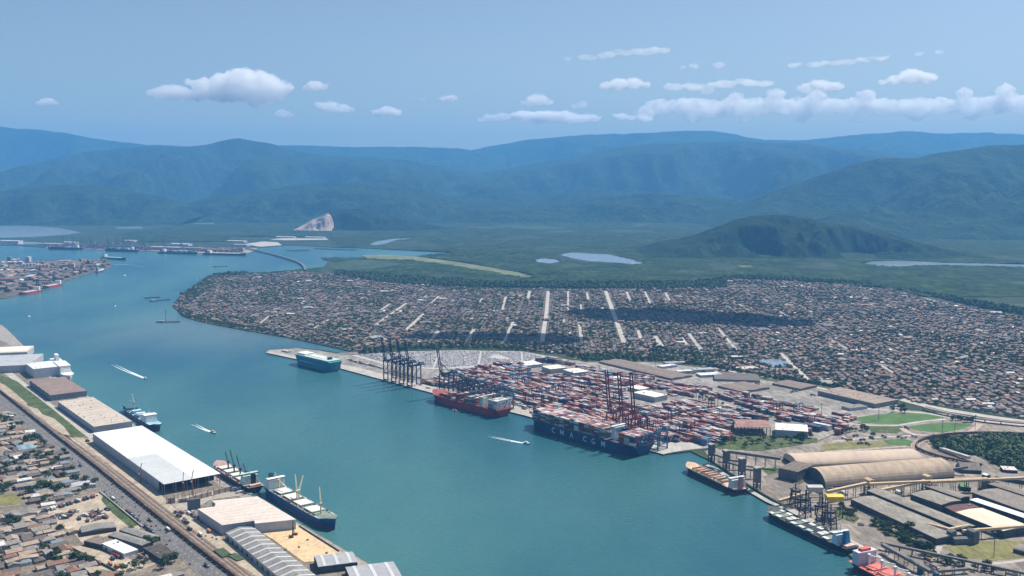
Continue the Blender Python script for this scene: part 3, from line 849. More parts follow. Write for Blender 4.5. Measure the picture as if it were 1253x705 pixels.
# lane lines and kerb of the avenue
mb = MB()
for f in (0.34, 0.67):
    for i in range(len(ave_l) - 1):
        a0, a1 = G(*ave_l[i], Z2), G(*ave_l[i + 1], Z2); b0, b1 = G(*rail_l[i], Z2), G(*rail_l[i + 1], Z2)
        p, q2 = a0.lerp(b0, f), a1.lerp(b1, f)
        n = int((q2 - p).length / 14)
        for k in range(n):
            s0, s1 = p.lerp(q2, k / n), p.lerp(q2, (k + .4) / n)
            strip(mb, [s0, s1], .35, Z1 + .22, .02)
o = struct("lane_marking", mb, mat("road_paint", (0.6, 0.58, 0.5), 0.8))
mb = MB(); strip(mb, [G(x, y, Z2) for x, y in ave_l], .5, Z1 + .32, .3); struct("kerb", mb, M_CONC)
mb = MB()
for k in range(3):
    for i in range(len(rail_l) - 1):
        f = .30 + .24 * k
        p, q2 = G(*rail_l[i], Z2).lerp(G(*rail_r[i], Z2), f), G(*rail_l[i + 1], Z2).lerp(G(*rail_r[i + 1], Z2), f)
        d = (q2 - p).normalized(); n_ = Vector((-d.y, d.x, 0)) * .8
        strip(mb, [p + n_, q2 + n_], .3, Z1 + .5, .25); strip(mb, [p - n_, q2 - n_], .3, Z1 + .5, .25)
struct("railway_rails", mb, M_RUST)

# freight train standing on the track beside the avenue
tl = [G(x + 1.2, y, Z2) for x, y in rail_l]
loco = thing("freight_train", "very long brown freight train standing beside the avenue", "train", tl[1])
def along(pts, s):
    for i in range(len(pts) - 1):
        L = (pts[i + 1] - pts[i]).length
        if s <= L: return pts[i].lerp(pts[i + 1], s / L), (pts[i + 1] - pts[i]).normalized()
        s -= L
    return pts[-1], (pts[-1] - pts[-2]).normalized()
M_WAGON = [mat("wagon_brown", (0.105, 0.065, 0.05), 0.8, 0.25, 0.15), mat("wagon_grey", (0.14, 0.125, 0.12), 0.8, 0.25, 0.15)]
wm = []
for mm in M_WAGON:
    q = MB(); q.box(-8, 8, -1.45, 1.45, 1.2, 4.3); q.box(-7.2, 7.2, -1.1, 1.1, 4.3, 4.7)
    q.box(-7, -4.5, -1.2, 1.2, 0.25, 1.2); q.box(4.5, 7, -1.2, 1.2, .25, 1.2)
    for k in range(7): q.box(-7.5 + k * 2.4, -7.2 + k * 2.4, -1.58, 1.58, 1.3, 4.2)
    wm.append(q.mesh("wagon", mm))
tot = sum((tl[i + 1] - tl[i]).length for i in range(len(tl) - 1))
s_ = 20
while s_ < tot - 20:
    p, d = along(tl, s_)
    o = bpy.data.objects.new("wagon", wm[0 if random.random() < .72 else 1]); col.objects.link(o)
    o.parent = loco; o.location = p - Vector(loco.location); o.rotation_euler = (0, 0, math.atan2(d.y, d.x))
    s_ += 17.2

# ---------------------------------------------------------------- trees
def tree_mesh(seed, h=9.0, r=4.5, leaves=170):
    rd = random.Random(seed)
    tr = MB()
    def limb(a, b, r0, r1, n=5):
        a, b = Vector(a), Vector(b); d = (b - a).normalized(); x = d.orthogonal().normalized(); y = d.cross(x)
        vs = [a + (x * math.cos(6.283 * i / n) + y * math.sin(6.283 * i / n)) * r0 for i in range(n)] + [b + (x * math.cos(6.283 * i / n) + y * math.sin(6.283 * i / n)) * r1 for i in range(n)]
        tr.add(vs, [(i, (i + 1) % n, n + (i + 1) % n, n + i) for i in range(n)])
    fork = h * .38
    limb((0, 0, -.3), (0, 0, fork), .38, .26)
    tips = []
    for k in range(5):
        a = 6.283 * k / 5 + rd.uniform(-.4, .4)
        tip = (math.cos(a) * r * rd.uniform(.35, .7), math.sin(a) * r * rd.uniform(.35, .7), h * rd.uniform(.6, .85))
        limb((0, 0, fork * rd.uniform(.8, 1)), tip, .17, .05, 4); tips.append(Vector(tip))
    tips.append(Vector((0, 0, h * .8)))
    cr = MB()
    for k in range(leaves):
        c = rd.choice(tips)
        v = Vector((rd.gauss(0, 1), rd.gauss(0, 1), rd.gauss(0, .75))); v = v.normalized() * rd.uniform(.35, 1) ** .5 * r * rd.uniform(.38, .55)
        p = c + v
        nrm = (v.normalized() + Vector((rd.uniform(-.5, .5), rd.uniform(-.5, .5), rd.uniform(0, .9)))).normalized()
        x = nrm.orthogonal().normalized(); y = nrm.cross(x); s = rd.uniform(.55, 1.15)
        a = rd.uniform(0, 6.28); x, y = x * math.cos(a) + y * math.sin(a), y * math.cos(a) - x * math.sin(a)
        cr.add([p - x * s, p - y * s * .7 + nrm * .2, p + x * s, p + y * s * .7 + nrm * .2], [(0, 1, 2, 3)], rd.choice((0, 0, 1, 1, 2)))
    return tr, cr
TREE_KEYS = []
def make_tree(seed, label, mats, h, r):
    def f():
        t = thing("tree", label, "tree")
        tr, cr = tree_mesh(seed, h, r)
        tr.build("trunk", M_BARK, t); cr.build("crown", mats, t)
        return t
    return f
TREE_KINDS = [("dark green bushy tree", [M_LEAF[0], M_LEAF[0], M_LEAF[1]], 9, 4.6), ("mid green round tree", [M_LEAF[0], M_LEAF[1], M_LEAF[1]], 8, 4.2), ("olive green loose tree", [M_LEAF[1], M_LEAF[2], M_LEAF[2]], 8.5, 4.0)]
TREES = []
def put_tree(kind, var, loc, s, group):
    look, mats, h, r = TREE_KINDS[kind]
    o = place(("tree", kind, var), make_tree(kind * 10 + var, look, mats, h, r), loc, random.uniform(0, 6.28), (s, s, s * random.uniform(.85, 1.1)), None, group)
    TREES.append((o, look, Vector(loc)))
    return o

# ---------------------------------------------------------------- houses of the near bank
ROOFS = {"rust tiled": (0.24, 0.14, 0.10), "pale terracotta": (0.35, 0.26, 0.20), "grey cement": (0.24, 0.225, 0.205), "dark weathered": (0.13, 0.115, 0.105), "whitish": (0.58, 0.57, 0.54), "tan": (0.36, 0.29, 0.22), "blue grey": (0.20, 0.24, 0.27)}
RK = list(ROOFS)
RW = [1.0, 1.6, 6, 5, 1, 5, 1.2]
M_ROOF = {k: mat("roof_" + k.replace(" ", "_"), c, 0.9, 0.28, 0.25) for k, c in ROOFS.items()}
WALLC = [mat("house_wall_cream", (0.50, 0.45, 0.38), 0.9, 0.15, 0.2), mat("house_wall_grey", (0.36, 0.35, 0.34), 0.9, 0.2, 0.2), mat("house_wall_brick", (0.30, 0.19, 0.14), 0.9, 0.2, 0.2), mat("house_wall_white", (0.62, 0.61, 0.58), 0.9, 0.12, 0.2)]
def make_house(key, shape, wallm):
    def f():
        t = thing("house", "house", "house")
        L, W, H = 12.0, 9.0, 3.4
        q = MB(); q.box(-L / 2, L / 2, -W / 2, W / 2, -.2, H)
        if shape == "gabled":
            for s in (-1, 1): q.add([(s * L / 2, -W / 2, H), (s * L / 2, W / 2, H), (s * L / 2, 0, H + 1.9)], [(0, 1, 2) if s > 0 else (2, 1, 0)])
        q.build("wall", wallm, t)
        q = MB()
        if shape == "gabled": q.gable(-L / 2, L / 2, -W / 2, W / 2, H, 2.0, 0, .5, 'x', .22)
        elif shape == "lean-to":
            a = .5
            q.add([(-L / 2 - a, -W / 2 - a, H + .05), (L / 2 + a, -W / 2 - a, H + .05), (L / 2 + a, W / 2 + a, H + 1.5), (-L / 2 - a, W / 2 + a, H + 1.5)] + [(-L / 2 - a, -W / 2 - a, H + .3), (L / 2 + a, -W / 2 - a, H + .3), (L / 2 + a, W / 2 + a, H + 1.75), (-L / 2 - a, W / 2 + a, H + 1.75)],
                  [(4, 5, 6, 7), (3, 2, 1, 0), (0, 1, 5, 4), (1, 2, 6, 5), (2, 3, 7, 6), (3, 0, 4, 7)])
            q.add([(-L / 2, W / 2, H), (L / 2, W / 2, H), (L / 2, W / 2, H + 1.4), (-L / 2, W / 2, H + 1.4)], [(1, 0, 3, 2)])
        else:
            a = .5; z = H
            vs = [(-L / 2 - a, -W / 2 - a, z), (L / 2 + a, -W / 2 - a, z), (L / 2 + a, W / 2 + a, z), (-L / 2 - a, W / 2 + a, z), (-L * .2, 0, z + 2.1), (L * .2, 0, z + 2.1)]
            q.add(vs, [(0, 1, 5, 4), (1, 2, 5), (2, 3, 4, 5), (3, 0, 4), (3, 2, 1, 0)])
        q.build("roof", M_ROOF[key], t)
        q = MB(); q.box(-1.2, -.1, -W / 2 - .08, -W / 2 + .1, -.1, 2.2); q.build("door", M_DARKWALL, t)
        for x in (-4.4, 2.2):
            q = MB(); q.box(x, x + 1.8, -W / 2 - .08, -W / 2 + .1, 1.0, 2.3); q.build("window", M_GLASS, t)
        return t
    return f
HOUSES = []
def put_house(loc, ang, sc, group, rk=None, shape=None):
    rk = rk or random.choices(RK, RW)[0]
    shape = shape or random.choices(["gabled", "lean-to", "hipped"], [6, 2, 2])[0]
    wi = {"rust tiled": 0, "pale terracotta": 0, "grey cement": 1, "dark weathered": 2, "whitish": 3, "tan": 1, "blue grey": 3}[rk]
    o = place(("house", rk, shape), make_house(rk, shape, WALLC[wi]), loc, ang, sc, None, group)
    HOUSES.append((o, f"{rk} {shape} house", Vector(loc)))

hood = [(-20, 500), (11, 507), (60, 547), (119, 599), (96, 606), (60, 623), (30, 614), (-20, 612)]
hood2 = [(-20, 640), (26, 630), (52, 628), (66, 640), (98, 652), (66, 662), (78, 672), (96, 690), (120, 702), (140, 712), (190, 712), (215, 702), (232, 712), (240, 760), (-60, 760), (-40, 700)]
nohouse = [[(-5, 602), (20, 600), (40, 612), (36, 622), (-5, 616)]]
def hood_fill(poly, du, dv, hx0, hy0, keep=.93, treep=.17):
    uu, vv = D_L, Vector((D_L.y, -D_L.x, 0))
    pts = [G(x, y, LAND) for x, y in poly]
    us = [p.dot(uu) for p in pts]; vs = [p.dot(vv) for p in pts]
    r = 0
    u = min(us)
    while u < max(us):
        v = min(vs) + random.uniform(0, 6)
        k = 0
        while v < max(vs):
            p = uu * u + vv * v
            wd = random.uniform(.75, 1.45)
            if in_px(poly, p.x, p.y) and not any(in_px(n, p.x, p.y) for n in nohouse) and P(p.x, p.y, LAND)[0] > -14 and P(p.x, p.y, LAND)[1] < 722:
                x = random.random()
                if x < treep:
                    put_tree(random.choices([0, 1, 2], [4, 3, 2])[0], random.randrange(3), (p.x + random.uniform(-3, 3), p.y + random.uniform(-3, 3), LAND), random.uniform(.9, 1.6), "trees between the houses of the near bank")
                elif x < treep + keep * (1 - treep):
                    put_house((p.x + random.uniform(-1.5, 1.5), p.y + random.uniform(-1.5, 1.5), LAND + .2), math.atan2(vv.y, vv.x) + random.gauss(0, .05) + random.choice([0, 0, math.pi, math.pi / 2]),
                              (wd * random.uniform(1.15, 1.6), random.uniform(1.1, 1.7), random.uniform(.9, 1.5)), "small houses of the near bank")
            v += dv * wd
        u += du if r % 2 == 0 else du + 6.5          # a lane after every second row
        r += 1
hood_fill(hood, 13.5, 16.5, 0, 0, .94, .27)
hood_fill(hood2, 13.5, 17, 0, 0, .96, .13)
sheet("playing_field", [(-10, 606), (16, 604), (27, 610), (22, 617), (-10, 619)], Z1, M_DRY)
sheet("dirt_lot", [(28, 622), (60, 620), (122, 602), (174, 645.5), (160, 653), (128, 657), (100, 664), (88, 650), (66, 641), (50, 629)], Z1, M_DIRT)
sheet("dirt_lot", [(84, 668), (100, 668), (180, 690), (196, 688), (160, 702), (140, 700), (120, 696), (88, 682)], Z1, M_DIRT)
sheet("bare_field", [(26, 614), (60, 604), (90, 598), (118, 600), (60, 619), (30, 626)], Z1, M_SOIL)
sheet("grass_verge", [(126, 606), (136, 607), (172, 641), (160, 646), (138, 628), (124, 612)], Z2, M_GRASS)
def px_wall(label, pts, h, w, m, name="wall"):
    o0 = G(*pts[0], LAND)
    t = thing(name, label, "wall", o0)
    for i in range(len(pts) - 1):
        a, b = G(*pts[i], LAND) - o0, G(*pts[i + 1], LAND) - o0
        d = (b - a).normalized() * (w / 2)
        a, b = a + d * (1 if i else 0), b - d * (1 if i < len(pts) - 2 else 0)
        q = MB(); q.bar((a.x, a.y, h / 2), (b.x, b.y, h / 2), w, h); q.build("panel", m, t)
    return t
px_wall("long pale wall round two sides of the truck lot", [(43, 626), (122, 602.5), (174, 645.5)], 2.6, 1.2, M_STREET)
px_wall("brown brick wall along the lane below the white roofed depot", [(80, 668), (150, 704)], 3.0, 1.0, M_DARKWALL)
# depot sheds beside the lot
warehouse("grey depot shed with a pale end at the round tree", (183, 661), (146, 648.6), (196, 656.5), 6, M_GREYROOF, M_DARKWALL, 'gable', 1, 2.2, name="storage_shed", cat="shed")
warehouse("taller grey depot shed between the white depot and the pale ended one", (174, 667.8), (132.6, 655.2), (182, 662), 9, M_GREYROOF, M_DARKWALL, 'gable', 1, 1.5, name="storage_shed", cat="shed")
warehouse("low white roofed depot with red vans before it", (152, 678), (125, 665.5), (171, 674), 7, M_WHITE, M_WHITEWALL, 'flat', name="depot_building", cat="depot", doors=[('f', 3, 4, 4)])
warehouse("brown roofed shed beside the white depot", (124, 667), (103, 662), (140, 661), 6, mat("dull_brown_roof", (0.21, 0.165, 0.14), 0.9, 0.2, 0.1), M_DARKWALL, 'flat', name="storage_shed", cat="shed")
warehouse("dark open roofed shed by the parked lorries on the avenue", (196, 684), (176, 671), (218, 679), 6, mat("scorched_roof", (0.085, 0.072, 0.065), 0.9, 0.3, 0.15), M_DARKWALL, 'flat', name="storage_shed", cat="shed")
warehouse("dark grey shed at the lower corner of the truck lot", (100, 652), (98, 645), (140, 640), 6, M_GREYROOF, M_DARKWALL, 'gable', 1, 2, name="storage_shed", cat="shed")
warehouse("long bluish shed behind the pale lot wall", (88, 596.5), (87, 591.5), (118, 597), 5, M_LIGHTROOF, M_GREYWALL, 'gable', 1, 1.6, name="storage_shed", cat="shed")
warehouse("blue roofed workshop among the small houses", (23, 552), (20, 546), (42, 545.5), 6, mat("blue_roof", (0.20, 0.30, 0.37), 0.7, 0.1, 0.1), M_GREYWALL, 'gable', 2, 1.5, name="workshop", cat="workshop")
warehouse("long tan roofed row building at the lower corner", (8, 689.5), (6, 686), (48, 681), 6, mat("tan_roof_old", (0.36, 0.29, 0.22), 0.9, 0.25, 0.1), mat("teal_wall", (0.12, 0.22, 0.25), 0.9), 'gable', 1, 2.0, name="row_building", cat="building")
warehouse("dark roofed long building beside the playing field", (6, 634), (4, 628), (44, 623), 6, M_GREYROOF, M_GREYWALL, 'gable', 2, 1.8, name="row_building", cat="building")
put_tree(1, 0, G(187, 669, LAND), 2.0, "trees between the houses of the near bank")
for px, py, s in ((180, 664, 1.1), (160, 652, .9), (205, 690, 1.2), (200, 696, 1.2), (214, 688, 1.1), (150, 700, 1.1), (165, 697, 1.2), (176, 694, 1.0), (92, 688, 1.2), (102, 690, 1.3), (110, 690, 1.1), (16, 528, 1.2), (62, 560, 1.0), (70, 566, 1.1),
                 (34, 540, 1.2), (42, 538, 1.3), (48, 541, 1.2), (54, 547, 1.1), (40, 559, 1.2), (47, 562, 1.3), (33, 563, 1.2), (52, 600, 1.3), (60, 600, 1.3), (66, 602, 1.2), (46, 604, 1.3), (38, 604, 1.2), (74, 602, 1.2), (10, 600, 1.3), (4, 604, 1.2), (18, 570, 1.2), (8, 575, 1.3), (82, 560, 1.0), (78, 556, 1.0), (93, 590, 1.2), (105, 592, 1.2), (116, 594, 1.1), (12, 640, 1.2), (22, 641, 1.1), (72, 690, 1.2), (70, 682, 1.0)):
    put_tree(random.choices([0, 1, 2], [5, 3, 1])[0], random.randrange(3), G(px, py, LAND), s * 1.35, "trees between the houses of the near bank")

# ---------------------------------------------------------------- vehicles
def make_car(c):
    def f():
        t = thing("parked_car", "car", "car")
        m = mat("car_paint_" + c[0].replace(" ", "_"), c[1], 0.35, 0.05, 0.5)
        q = MB(); q.box(-2.2, 2.2, -.9, .9, .35, .95); q.build("body", m, t)
        q = MB(); q.add([(-1.6, -.82, .95), (1.1, -.82, .95), (1.1, .82, .95), (-1.6, .82, .95), (-1.2, -.7, 1.5), (.5, -.7, 1.5), (.5, .7, 1.5), (-1.2, .7, 1.5)], [(0, 1, 5, 4), (1, 2, 6, 5), (2, 3, 7, 6), (3, 0, 4, 7), (4, 5, 6, 7)]); q.build("cabin", M_GLASS, t)
        for x in (-1.4, 1.4):
            for y in (-.8, .8):
                w = MB(); w.box(x - .32, x + .32, y - .12, y + .12, 0, .62); w.build("wheel", M_DARK, t)
        return t
    return f
def make_truck(c):
    def f():
        t = thing("parked_truck", "truck", "truck")
        m = mat("truck_body_" + c[0].replace(" ", "_"), c[1], 0.5, 0.1, 0.3)
        q = MB(); q.box(-7.0, 4.2, -1.25, 1.25, 1.2, 3.9); q.build("cargo_box", m, t)
        q = MB(); q.box(4.7, 7.0, -1.2, 1.2, .7, 3.2); cb = q.build("cab", mat("truck_cab", (0.5, 0.5, 0.5), .4), t)
        q = MB(); q.box(7.0, 7.06, -1.0, 1.0, 1.9, 2.9); q.build("windscreen", M_GLASS, cb)
        for x in (-5.6, -4.2, 3.6, 5.8):
            w = MB(); w.box(x - .5, x + .5, -1.2, 1.2, 0, 1.1); w.build("wheel", M_DARK, t)
        return t
    return f
CARC = [("white", (0.72, 0.72, 0.71)), ("silver", (0.42, 0.43, 0.44)), ("dark grey", (0.10, 0.10, 0.11)), ("black", (0.03, 0.03, 0.03)), ("red", (0.35, 0.04, 0.03)), ("blue", (0.06, 0.12, 0.26))]
TRC = [("white", (0.70, 0.69, 0.66)), ("brown", (0.22, 0.13, 0.09)), ("red", (0.38, 0.07, 0.05)), ("dark", (0.09, 0.09, 0.10)), ("orange", (0.55, 0.20, 0.06))]
VEH = []
def put_car(loc, rz, k=None, group="cars and trucks on the near bank"):
    c = CARC[k] if k is not None else random.choices(CARC, [4, 4, 4, 4, .5, 1])[0]
    o = place(("car", c[0]), make_car(c), loc, rz, None, None, group); VEH.append((o, f"{c[0]} parked car", Vector(loc)))
def put_truck(loc, rz, k=None, group="cars and trucks on the near bank"):
    c = TRC[k] if k is not None else random.choices(TRC, [3, 4, .35, 5, .15])[0]
    o = place(("truck", c[0]), make_truck(c), loc, rz, None, None, group); VEH.append((o, f"{c[0]} box truck", Vector(loc)))
z = Z1 + .2
for i in range(22):                                  # along the lot wall
    p = G(48, 628, z).lerp(G(121, 606, z), (i + random.random() * .5) / 22)
    (put_truck if i % 3 else put_car)((p.x, p.y, z), ANG_L + random.gauss(0, .1))
for (x0, y0, x1, y1, n) in ((66, 632, 94, 627, 14), (68, 635, 88, 632, 8), (102, 634, 118, 625, 9), (106, 637, 124, 629, 9), (112, 638, 136, 632, 10), (116, 631, 130, 624, 6)):
    for i in range(n):
        p = G(x0, y0, z).lerp(G(x1, y1, z), (i + .5) / n) + Vector((random.uniform(-5, 5), random.uniform(-9, 9), 0))
        (put_truck if random.random() < .6 else put_car)((p.x, p.y, z), ANG_L + random.choice([0, 1.57]) + random.gauss(0, .25))
for i in range(26):                                  # kerbside along the avenue
    f = i / 26
    p = G(126, 603, z).lerp(G(236, 697, z), f + random.uniform(-.01, .01)); d = (G(236, 697, z) - G(126, 603, z)).normalized(); n_ = Vector((-d.y, d.x, 0))
    if P(p.x, p.y, z)[0] < 181 or i % 2: (put_truck if random.random() < .25 else put_car)((p.x + n_.x * 3, p.y + n_.y * 3, z), math.atan2(d.y, d.x), None if random.random() > .4 else 0)
for i in range(22):                                  # moving on the avenue
    f = random.random(); side = random.uniform(.25, .8)
    a0, a1 = G(11, 504, z).lerp(G(262, 720, z), f), G(13, 490.5, z).lerp(G(300, 718, z), f)
    p = a0.lerp(a1, side); d = (G(262, 720, z) - G(11, 504, z)).normalized()
    (put_truck if random.random() < .25 else put_car)((p.x, p.y, z), math.atan2(d.y, d.x))
z = Z2 + .25
for px, py, k, tr in ((216, 628, 1, 1), (222, 628, 1, 1), (231, 629, 0, 1), (236, 631, 3, 1), (219, 632, 3, 1), (226, 637, 3, 1), (228, 640, 3, 1), (232, 648, 3, 1), (245, 655, 0, 1), (252, 656, 0, 0), (256, 651, 4, 1), (260, 658, 0, 0), (265, 660, 2, 0), (248, 660, 0, 0), (315, 692, 0, 0), (240, 634, 1, 1), (233, 626, 2, 0), (237, 626.5, 0, 0), (246, 640, 4, 0), (120, 540, 3, 1), (123, 540, 1, 0), (107, 540, 3, 1)):
    p = G(px, py, z)
    (put_truck if tr else put_car)((p.x, p.y, z), ANG_L + random.gauss(0, .15), k)
z = Z1 + .2
for px, py, k in ((139, 679, 2), (144, 682, 2), (172, 682, 1), (180, 684, 1), (112, 686, 1), (122, 690, 1), (143, 694, 4), (135, 691, 4), (138, 684, 3)):
    p = G(px, py, z); put_truck((p.x, p.y, z), ANG_L + random.gauss(0, .1), k)
for i in range(12):
    p = G(288, 596, LAND).lerp(G(306, 604, LAND), random.random()) + Vector((random.uniform(-14, 14), random.uniform(-14, 14), 0))
    (put_truck if i % 3 == 0 else put_car)((p.x, p.y, LAND + .5), random.choice([ANG_L, ANG_L + 1.57]))
for i in range(6):
    p = G(322, 650, LAND).lerp(G(356, 643.5, LAND), i / 6); put_truck((p.x, p.y, Z2 + .25), ANG_L + 1.57, 0)
# green tarpaulined stacks by the rails
for a_, lb in ((((272, 681.5), (261, 673), (281, 676)), "dark green covered pallet stack nearest the railway shed"), (((290, 686), (278, 679), (296, 681)), "dark green covered pallet stack further along the rails")):
    o, ang, L, W = rect3(*a_, LAND + 2)
    t = thing("covered_stack", lb, "stack", (o.x, o.y, LAND + .4), ang)
    q = MB(); q.box(0, L, 0, W, 0, 1.6); q.build("tarpaulin", mat("green_tarp", (0.06, 0.09, 0.045), .8, .25, .2), t)
    q = MB(); q.box(-.3, L + .3, -.3, W + .3, -.2, .0); q.build("pallet", M_SOIL, t)
def lamp_post(label, loc, h=12, group=None):
    def mk():
        t = thing("street_lamp", "lamp", "street lamp")
        q = MB(); q.bar((0, 0, 0), (0, 0, 12), .28, n=6); q.build("pole", M_STEELDK, t)
        q = MB(); q.bar((0, -2.2, 12), (0, 2.2, 12.2), .2); q.build("arm", M_STEELDK, t)
        for s in (-1, 1):
            q = MB(); q.box(-.3, .3, s * 2.2 - .5, s * 2.2 + .5, 12.1, 12.4); q.build("lamp_head", M_LIGHTROOF, t)
        return t
    return place("lamp", mk, loc, 0, (1, 1, h / 12), label, group)
for i in range(9):
    f = i / 8
    p = G(60, 536, LAND).lerp(G(262, 706, LAND), f)
    o = lamp_post(None, p, 12, "street lamps along the avenue")
    o['label'] = f"thin grey street lamp on the avenue, {ORD[i].replace(' nearest', '')} from the far end" if i else "thin grey street lamp on the avenue nearest the far end"
# ================================================================ SHIPS AND BOATS
def hull_mesh(L, B, D, sheer=2.5, fc=0.0, stern_w=.8, bow_flare=.14, boot=1.6, n=18, full=.86):
    """ship hull: x 0 stern .. L bow, waterline at z 0; materials 0 side, 1 boot top, 2 deck"""
    q = MB(); st = []
    for i in range(n + 1):
        t = i / n
        t = t if t < .8 else .8 + (t - .8)
        wd = stern_w + (1 - stern_w) * min(1, t / .10) if t < .10 else (1 if t < full else max(.02, 1 - ((t - full) / (1 - full)) ** 2.1))
        fw = full - bow_flare
        ww = (.45 + .55 * min(1, t / .14)) if t < .14 else (1 if t < fw else max(.015, 1 - ((t - fw) / (.985 - fw)) ** 1.7) if t < .985 else .015)
        z = D + (sheer * max(0, (t - .6) / .4) ** 2) + (fc if t > .9 else 0)
        x0 = L * (t if t < .985 else .985) if t > .5 else L * t + (1 - min(1, t / .06)) * 2.5
        st.append((L * t, x0, wd * B / 2, ww * B / 2, z))
    vs = []
    for (x, xw, wd, ww, z) in st:
        wm = (ww * .55 + wd * .45)
        for s in (-1, 1):
            vs += [(xw, s * ww * .98, -2), (xw, s * ww, boot), ((x + xw) / 2, s * wm, (boot + z) / 2), (x, s * wd, z)]
    fs, ms = [], []
    for i in range(n):
        a, b = i * 8, (i + 1) * 8
        for k in range(3):
            fs.append((a + k, b + k, b + k + 1, a + k + 1)); ms.append(1 if k == 0 else 0)
            fs.append((a + 4 + k, a + 5 + k, b + 5 + k, b + 4 + k)); ms.append(1 if k == 0 else 0)
        fs.append((a + 3, b + 3, b + 7, a + 7)); ms.append(2)
    for base, fl in ((0, False), (n * 8, True)):
        for k in range(3):
            f = (base + k, base + k + 1, base + 5 + k, base + 4 + k)
            fs.append(f[::-1] if fl else f); ms.append(1 if k == 0 else 0)
    q.v, q.f, q.m = vs, fs, ms
    return q, st
M_BOOT = mat("red_boot_top", (0.30, 0.07, 0.05), 0.7, 0.15, 0.05)
M_HNAVY = mat("navy_hull", (0.018, 0.054, 0.135), 0.5, 0.15, 0.03)
M_HBLACK = mat("black_hull", (0.025, 0.028, 0.035), 0.5, 0.2, 0.03)
M_HBLUE = mat("blue_hull", (0.02, 0.09, 0.24), 0.5, 0.15, 0.03)
M_HRED = mat("red_hull", (0.32, 0.035, 0.04), 0.5, 0.15, 0.03)
M_HTEAL = mat("teal_hull", (0.015, 0.20, 0.26), 0.5, 0.12, 0.03)
M_HTEAL2 = mat("green_teal_top", (0.10, 0.42, 0.40), 0.5, 0.08, 0.03)
M_SHIPW = mat("ship_white", (0.74, 0.75, 0.74), 0.5, 0.08, 0.05)
M_DECKG = mat("deck_green_grey", (0.20, 0.25, 0.21), 0.8, 0.25, 0.05)
M_DECKB = mat("deck_brown", (0.25, 0.15, 0.11), 0.8, 0.3, 0.05)
M_DECKR = mat("deck_red", (0.60, 0.12, 0.09), 0.7, 0.15, 0.05)
M_HATCH = mat("hatch_cover", (0.66, 0.66, 0.60), 0.6, 0.12, 0.05)
M_HATCHG = mat("hatch_pale_green", (0.50, 0.58, 0.50), 0.6, 0.12, 0.05)
M_LILAC = mat("lilac_white", (0.62, 0.58, 0.64), 0.6, 0.06, 0.05)

def deckhouse(t, x0, x1, B, z, tiers=5, m=M_SHIPW, th=2.7, funnel=None, taper=.0, wing=True, glass=True, funnel_x=None, roofm=None):
    h = None
    for k in range(tiers):
        q = MB(); w = B * (.46 - taper * k); dx = (x1 - x0) * .03 * k
        q.box(x0 + dx, x1 - dx * .6, -w, w, z + th * k, z + th * (k + 1) - .02, 0, 1); o = q.build("deckhouse", [m, roofm or m], t)
        if glass:
            g = MB()
            for s_ in range(int(w * 2 / 3)):
                y = -w + 1.5 + 3 * s_
                for xx in (x0 + dx - .05, x1 - dx * .6 - .07):
                    g.box(xx, xx + .12, y - .5, y + .5, z + th * k + 1.1, z + th * k + 2.0)
            g.build("window_row", M_GLASS, o)["kind"] = "stuff"
    zt = z + th * tiers
    if wing:
        q = MB(); q.box((x0 + x1) / 2 - 1, x1 - (x1 - x0) * .05, -B * .5, B * .5, zt, zt + 2.8); br = q.build("bridge", m, t)
        g = MB(); g.box((x0 + x1) / 2 - 1.06, x1 - (x1 - x0) * .05 + .06, -B * .5 - .05, B * .5 + .05, zt + 1.2, zt + 2.2); g.build("bridge_window", M_GLASS, br)
    q = MB(); q.bar(((x0 + x1) / 2 + 2, 0, zt + 2.8), ((x0 + x1) / 2 + 2, 0, zt + 11), .7); q.bar(((x0 + x1) / 2 + 2, -3, zt + 7), ((x0 + x1) / 2 + 2, 3, zt + 7), .4); q.build("mast", m, t)
    if funnel:
        fx = funnel_x if funnel_x is not None else x0 - 5
        q = MB(); q.box(fx - 3.2, fx + 3.2, -3, 3, z, zt + 4.5); f = q.build("funnel", funnel, t)
        q = MB(); q.box(fx - 2.8, fx + 2.8, -2.6, 2.6, zt + 4.5, zt + 5.6); q.build("funnel_cap", M_DARK, f)

def place_ship(label, name, cat, stern, bow, B, side=1, px=True):
    """stern and bow: waterline pixels of the side that faces the camera; side=+1 puts the beam to port"""
    a, b = G(*stern, 0), G(*bow, 0)
    d = (b - a); L = d.length; d.normalize(); nrm = Vector((-d.y, d.x, 0)) * side
    c = a + nrm * (B / 2)
    t = thing(name, label, cat, (c.x, c.y, 0), math.atan2(d.y, d.x))
    return t, L
def hatches(t, xs, ln, B, z, m, h=1.6, split=True):
    for x in xs:
        q = MB(); q.box(x - ln / 2 - .6, x + ln / 2 + .6, -B * .32, B * .32, z - .4, z + h * .6); c = q.build("hatch_coaming", M_DECKG, t)
        for s in ((-1, 1) if split else (0,)):
            w = MB()
            if split: w.box(x - ln / 2, x + ln / 2, min(s * .25, s * B * .33), max(s * .25, s * B * .33), z + h * .6, z + h)
            else: w.box(x - ln / 2, x + ln / 2, -B * .34, B * .34, z + h * .6, z + h)
            w.build("hatch_cover", m, t)
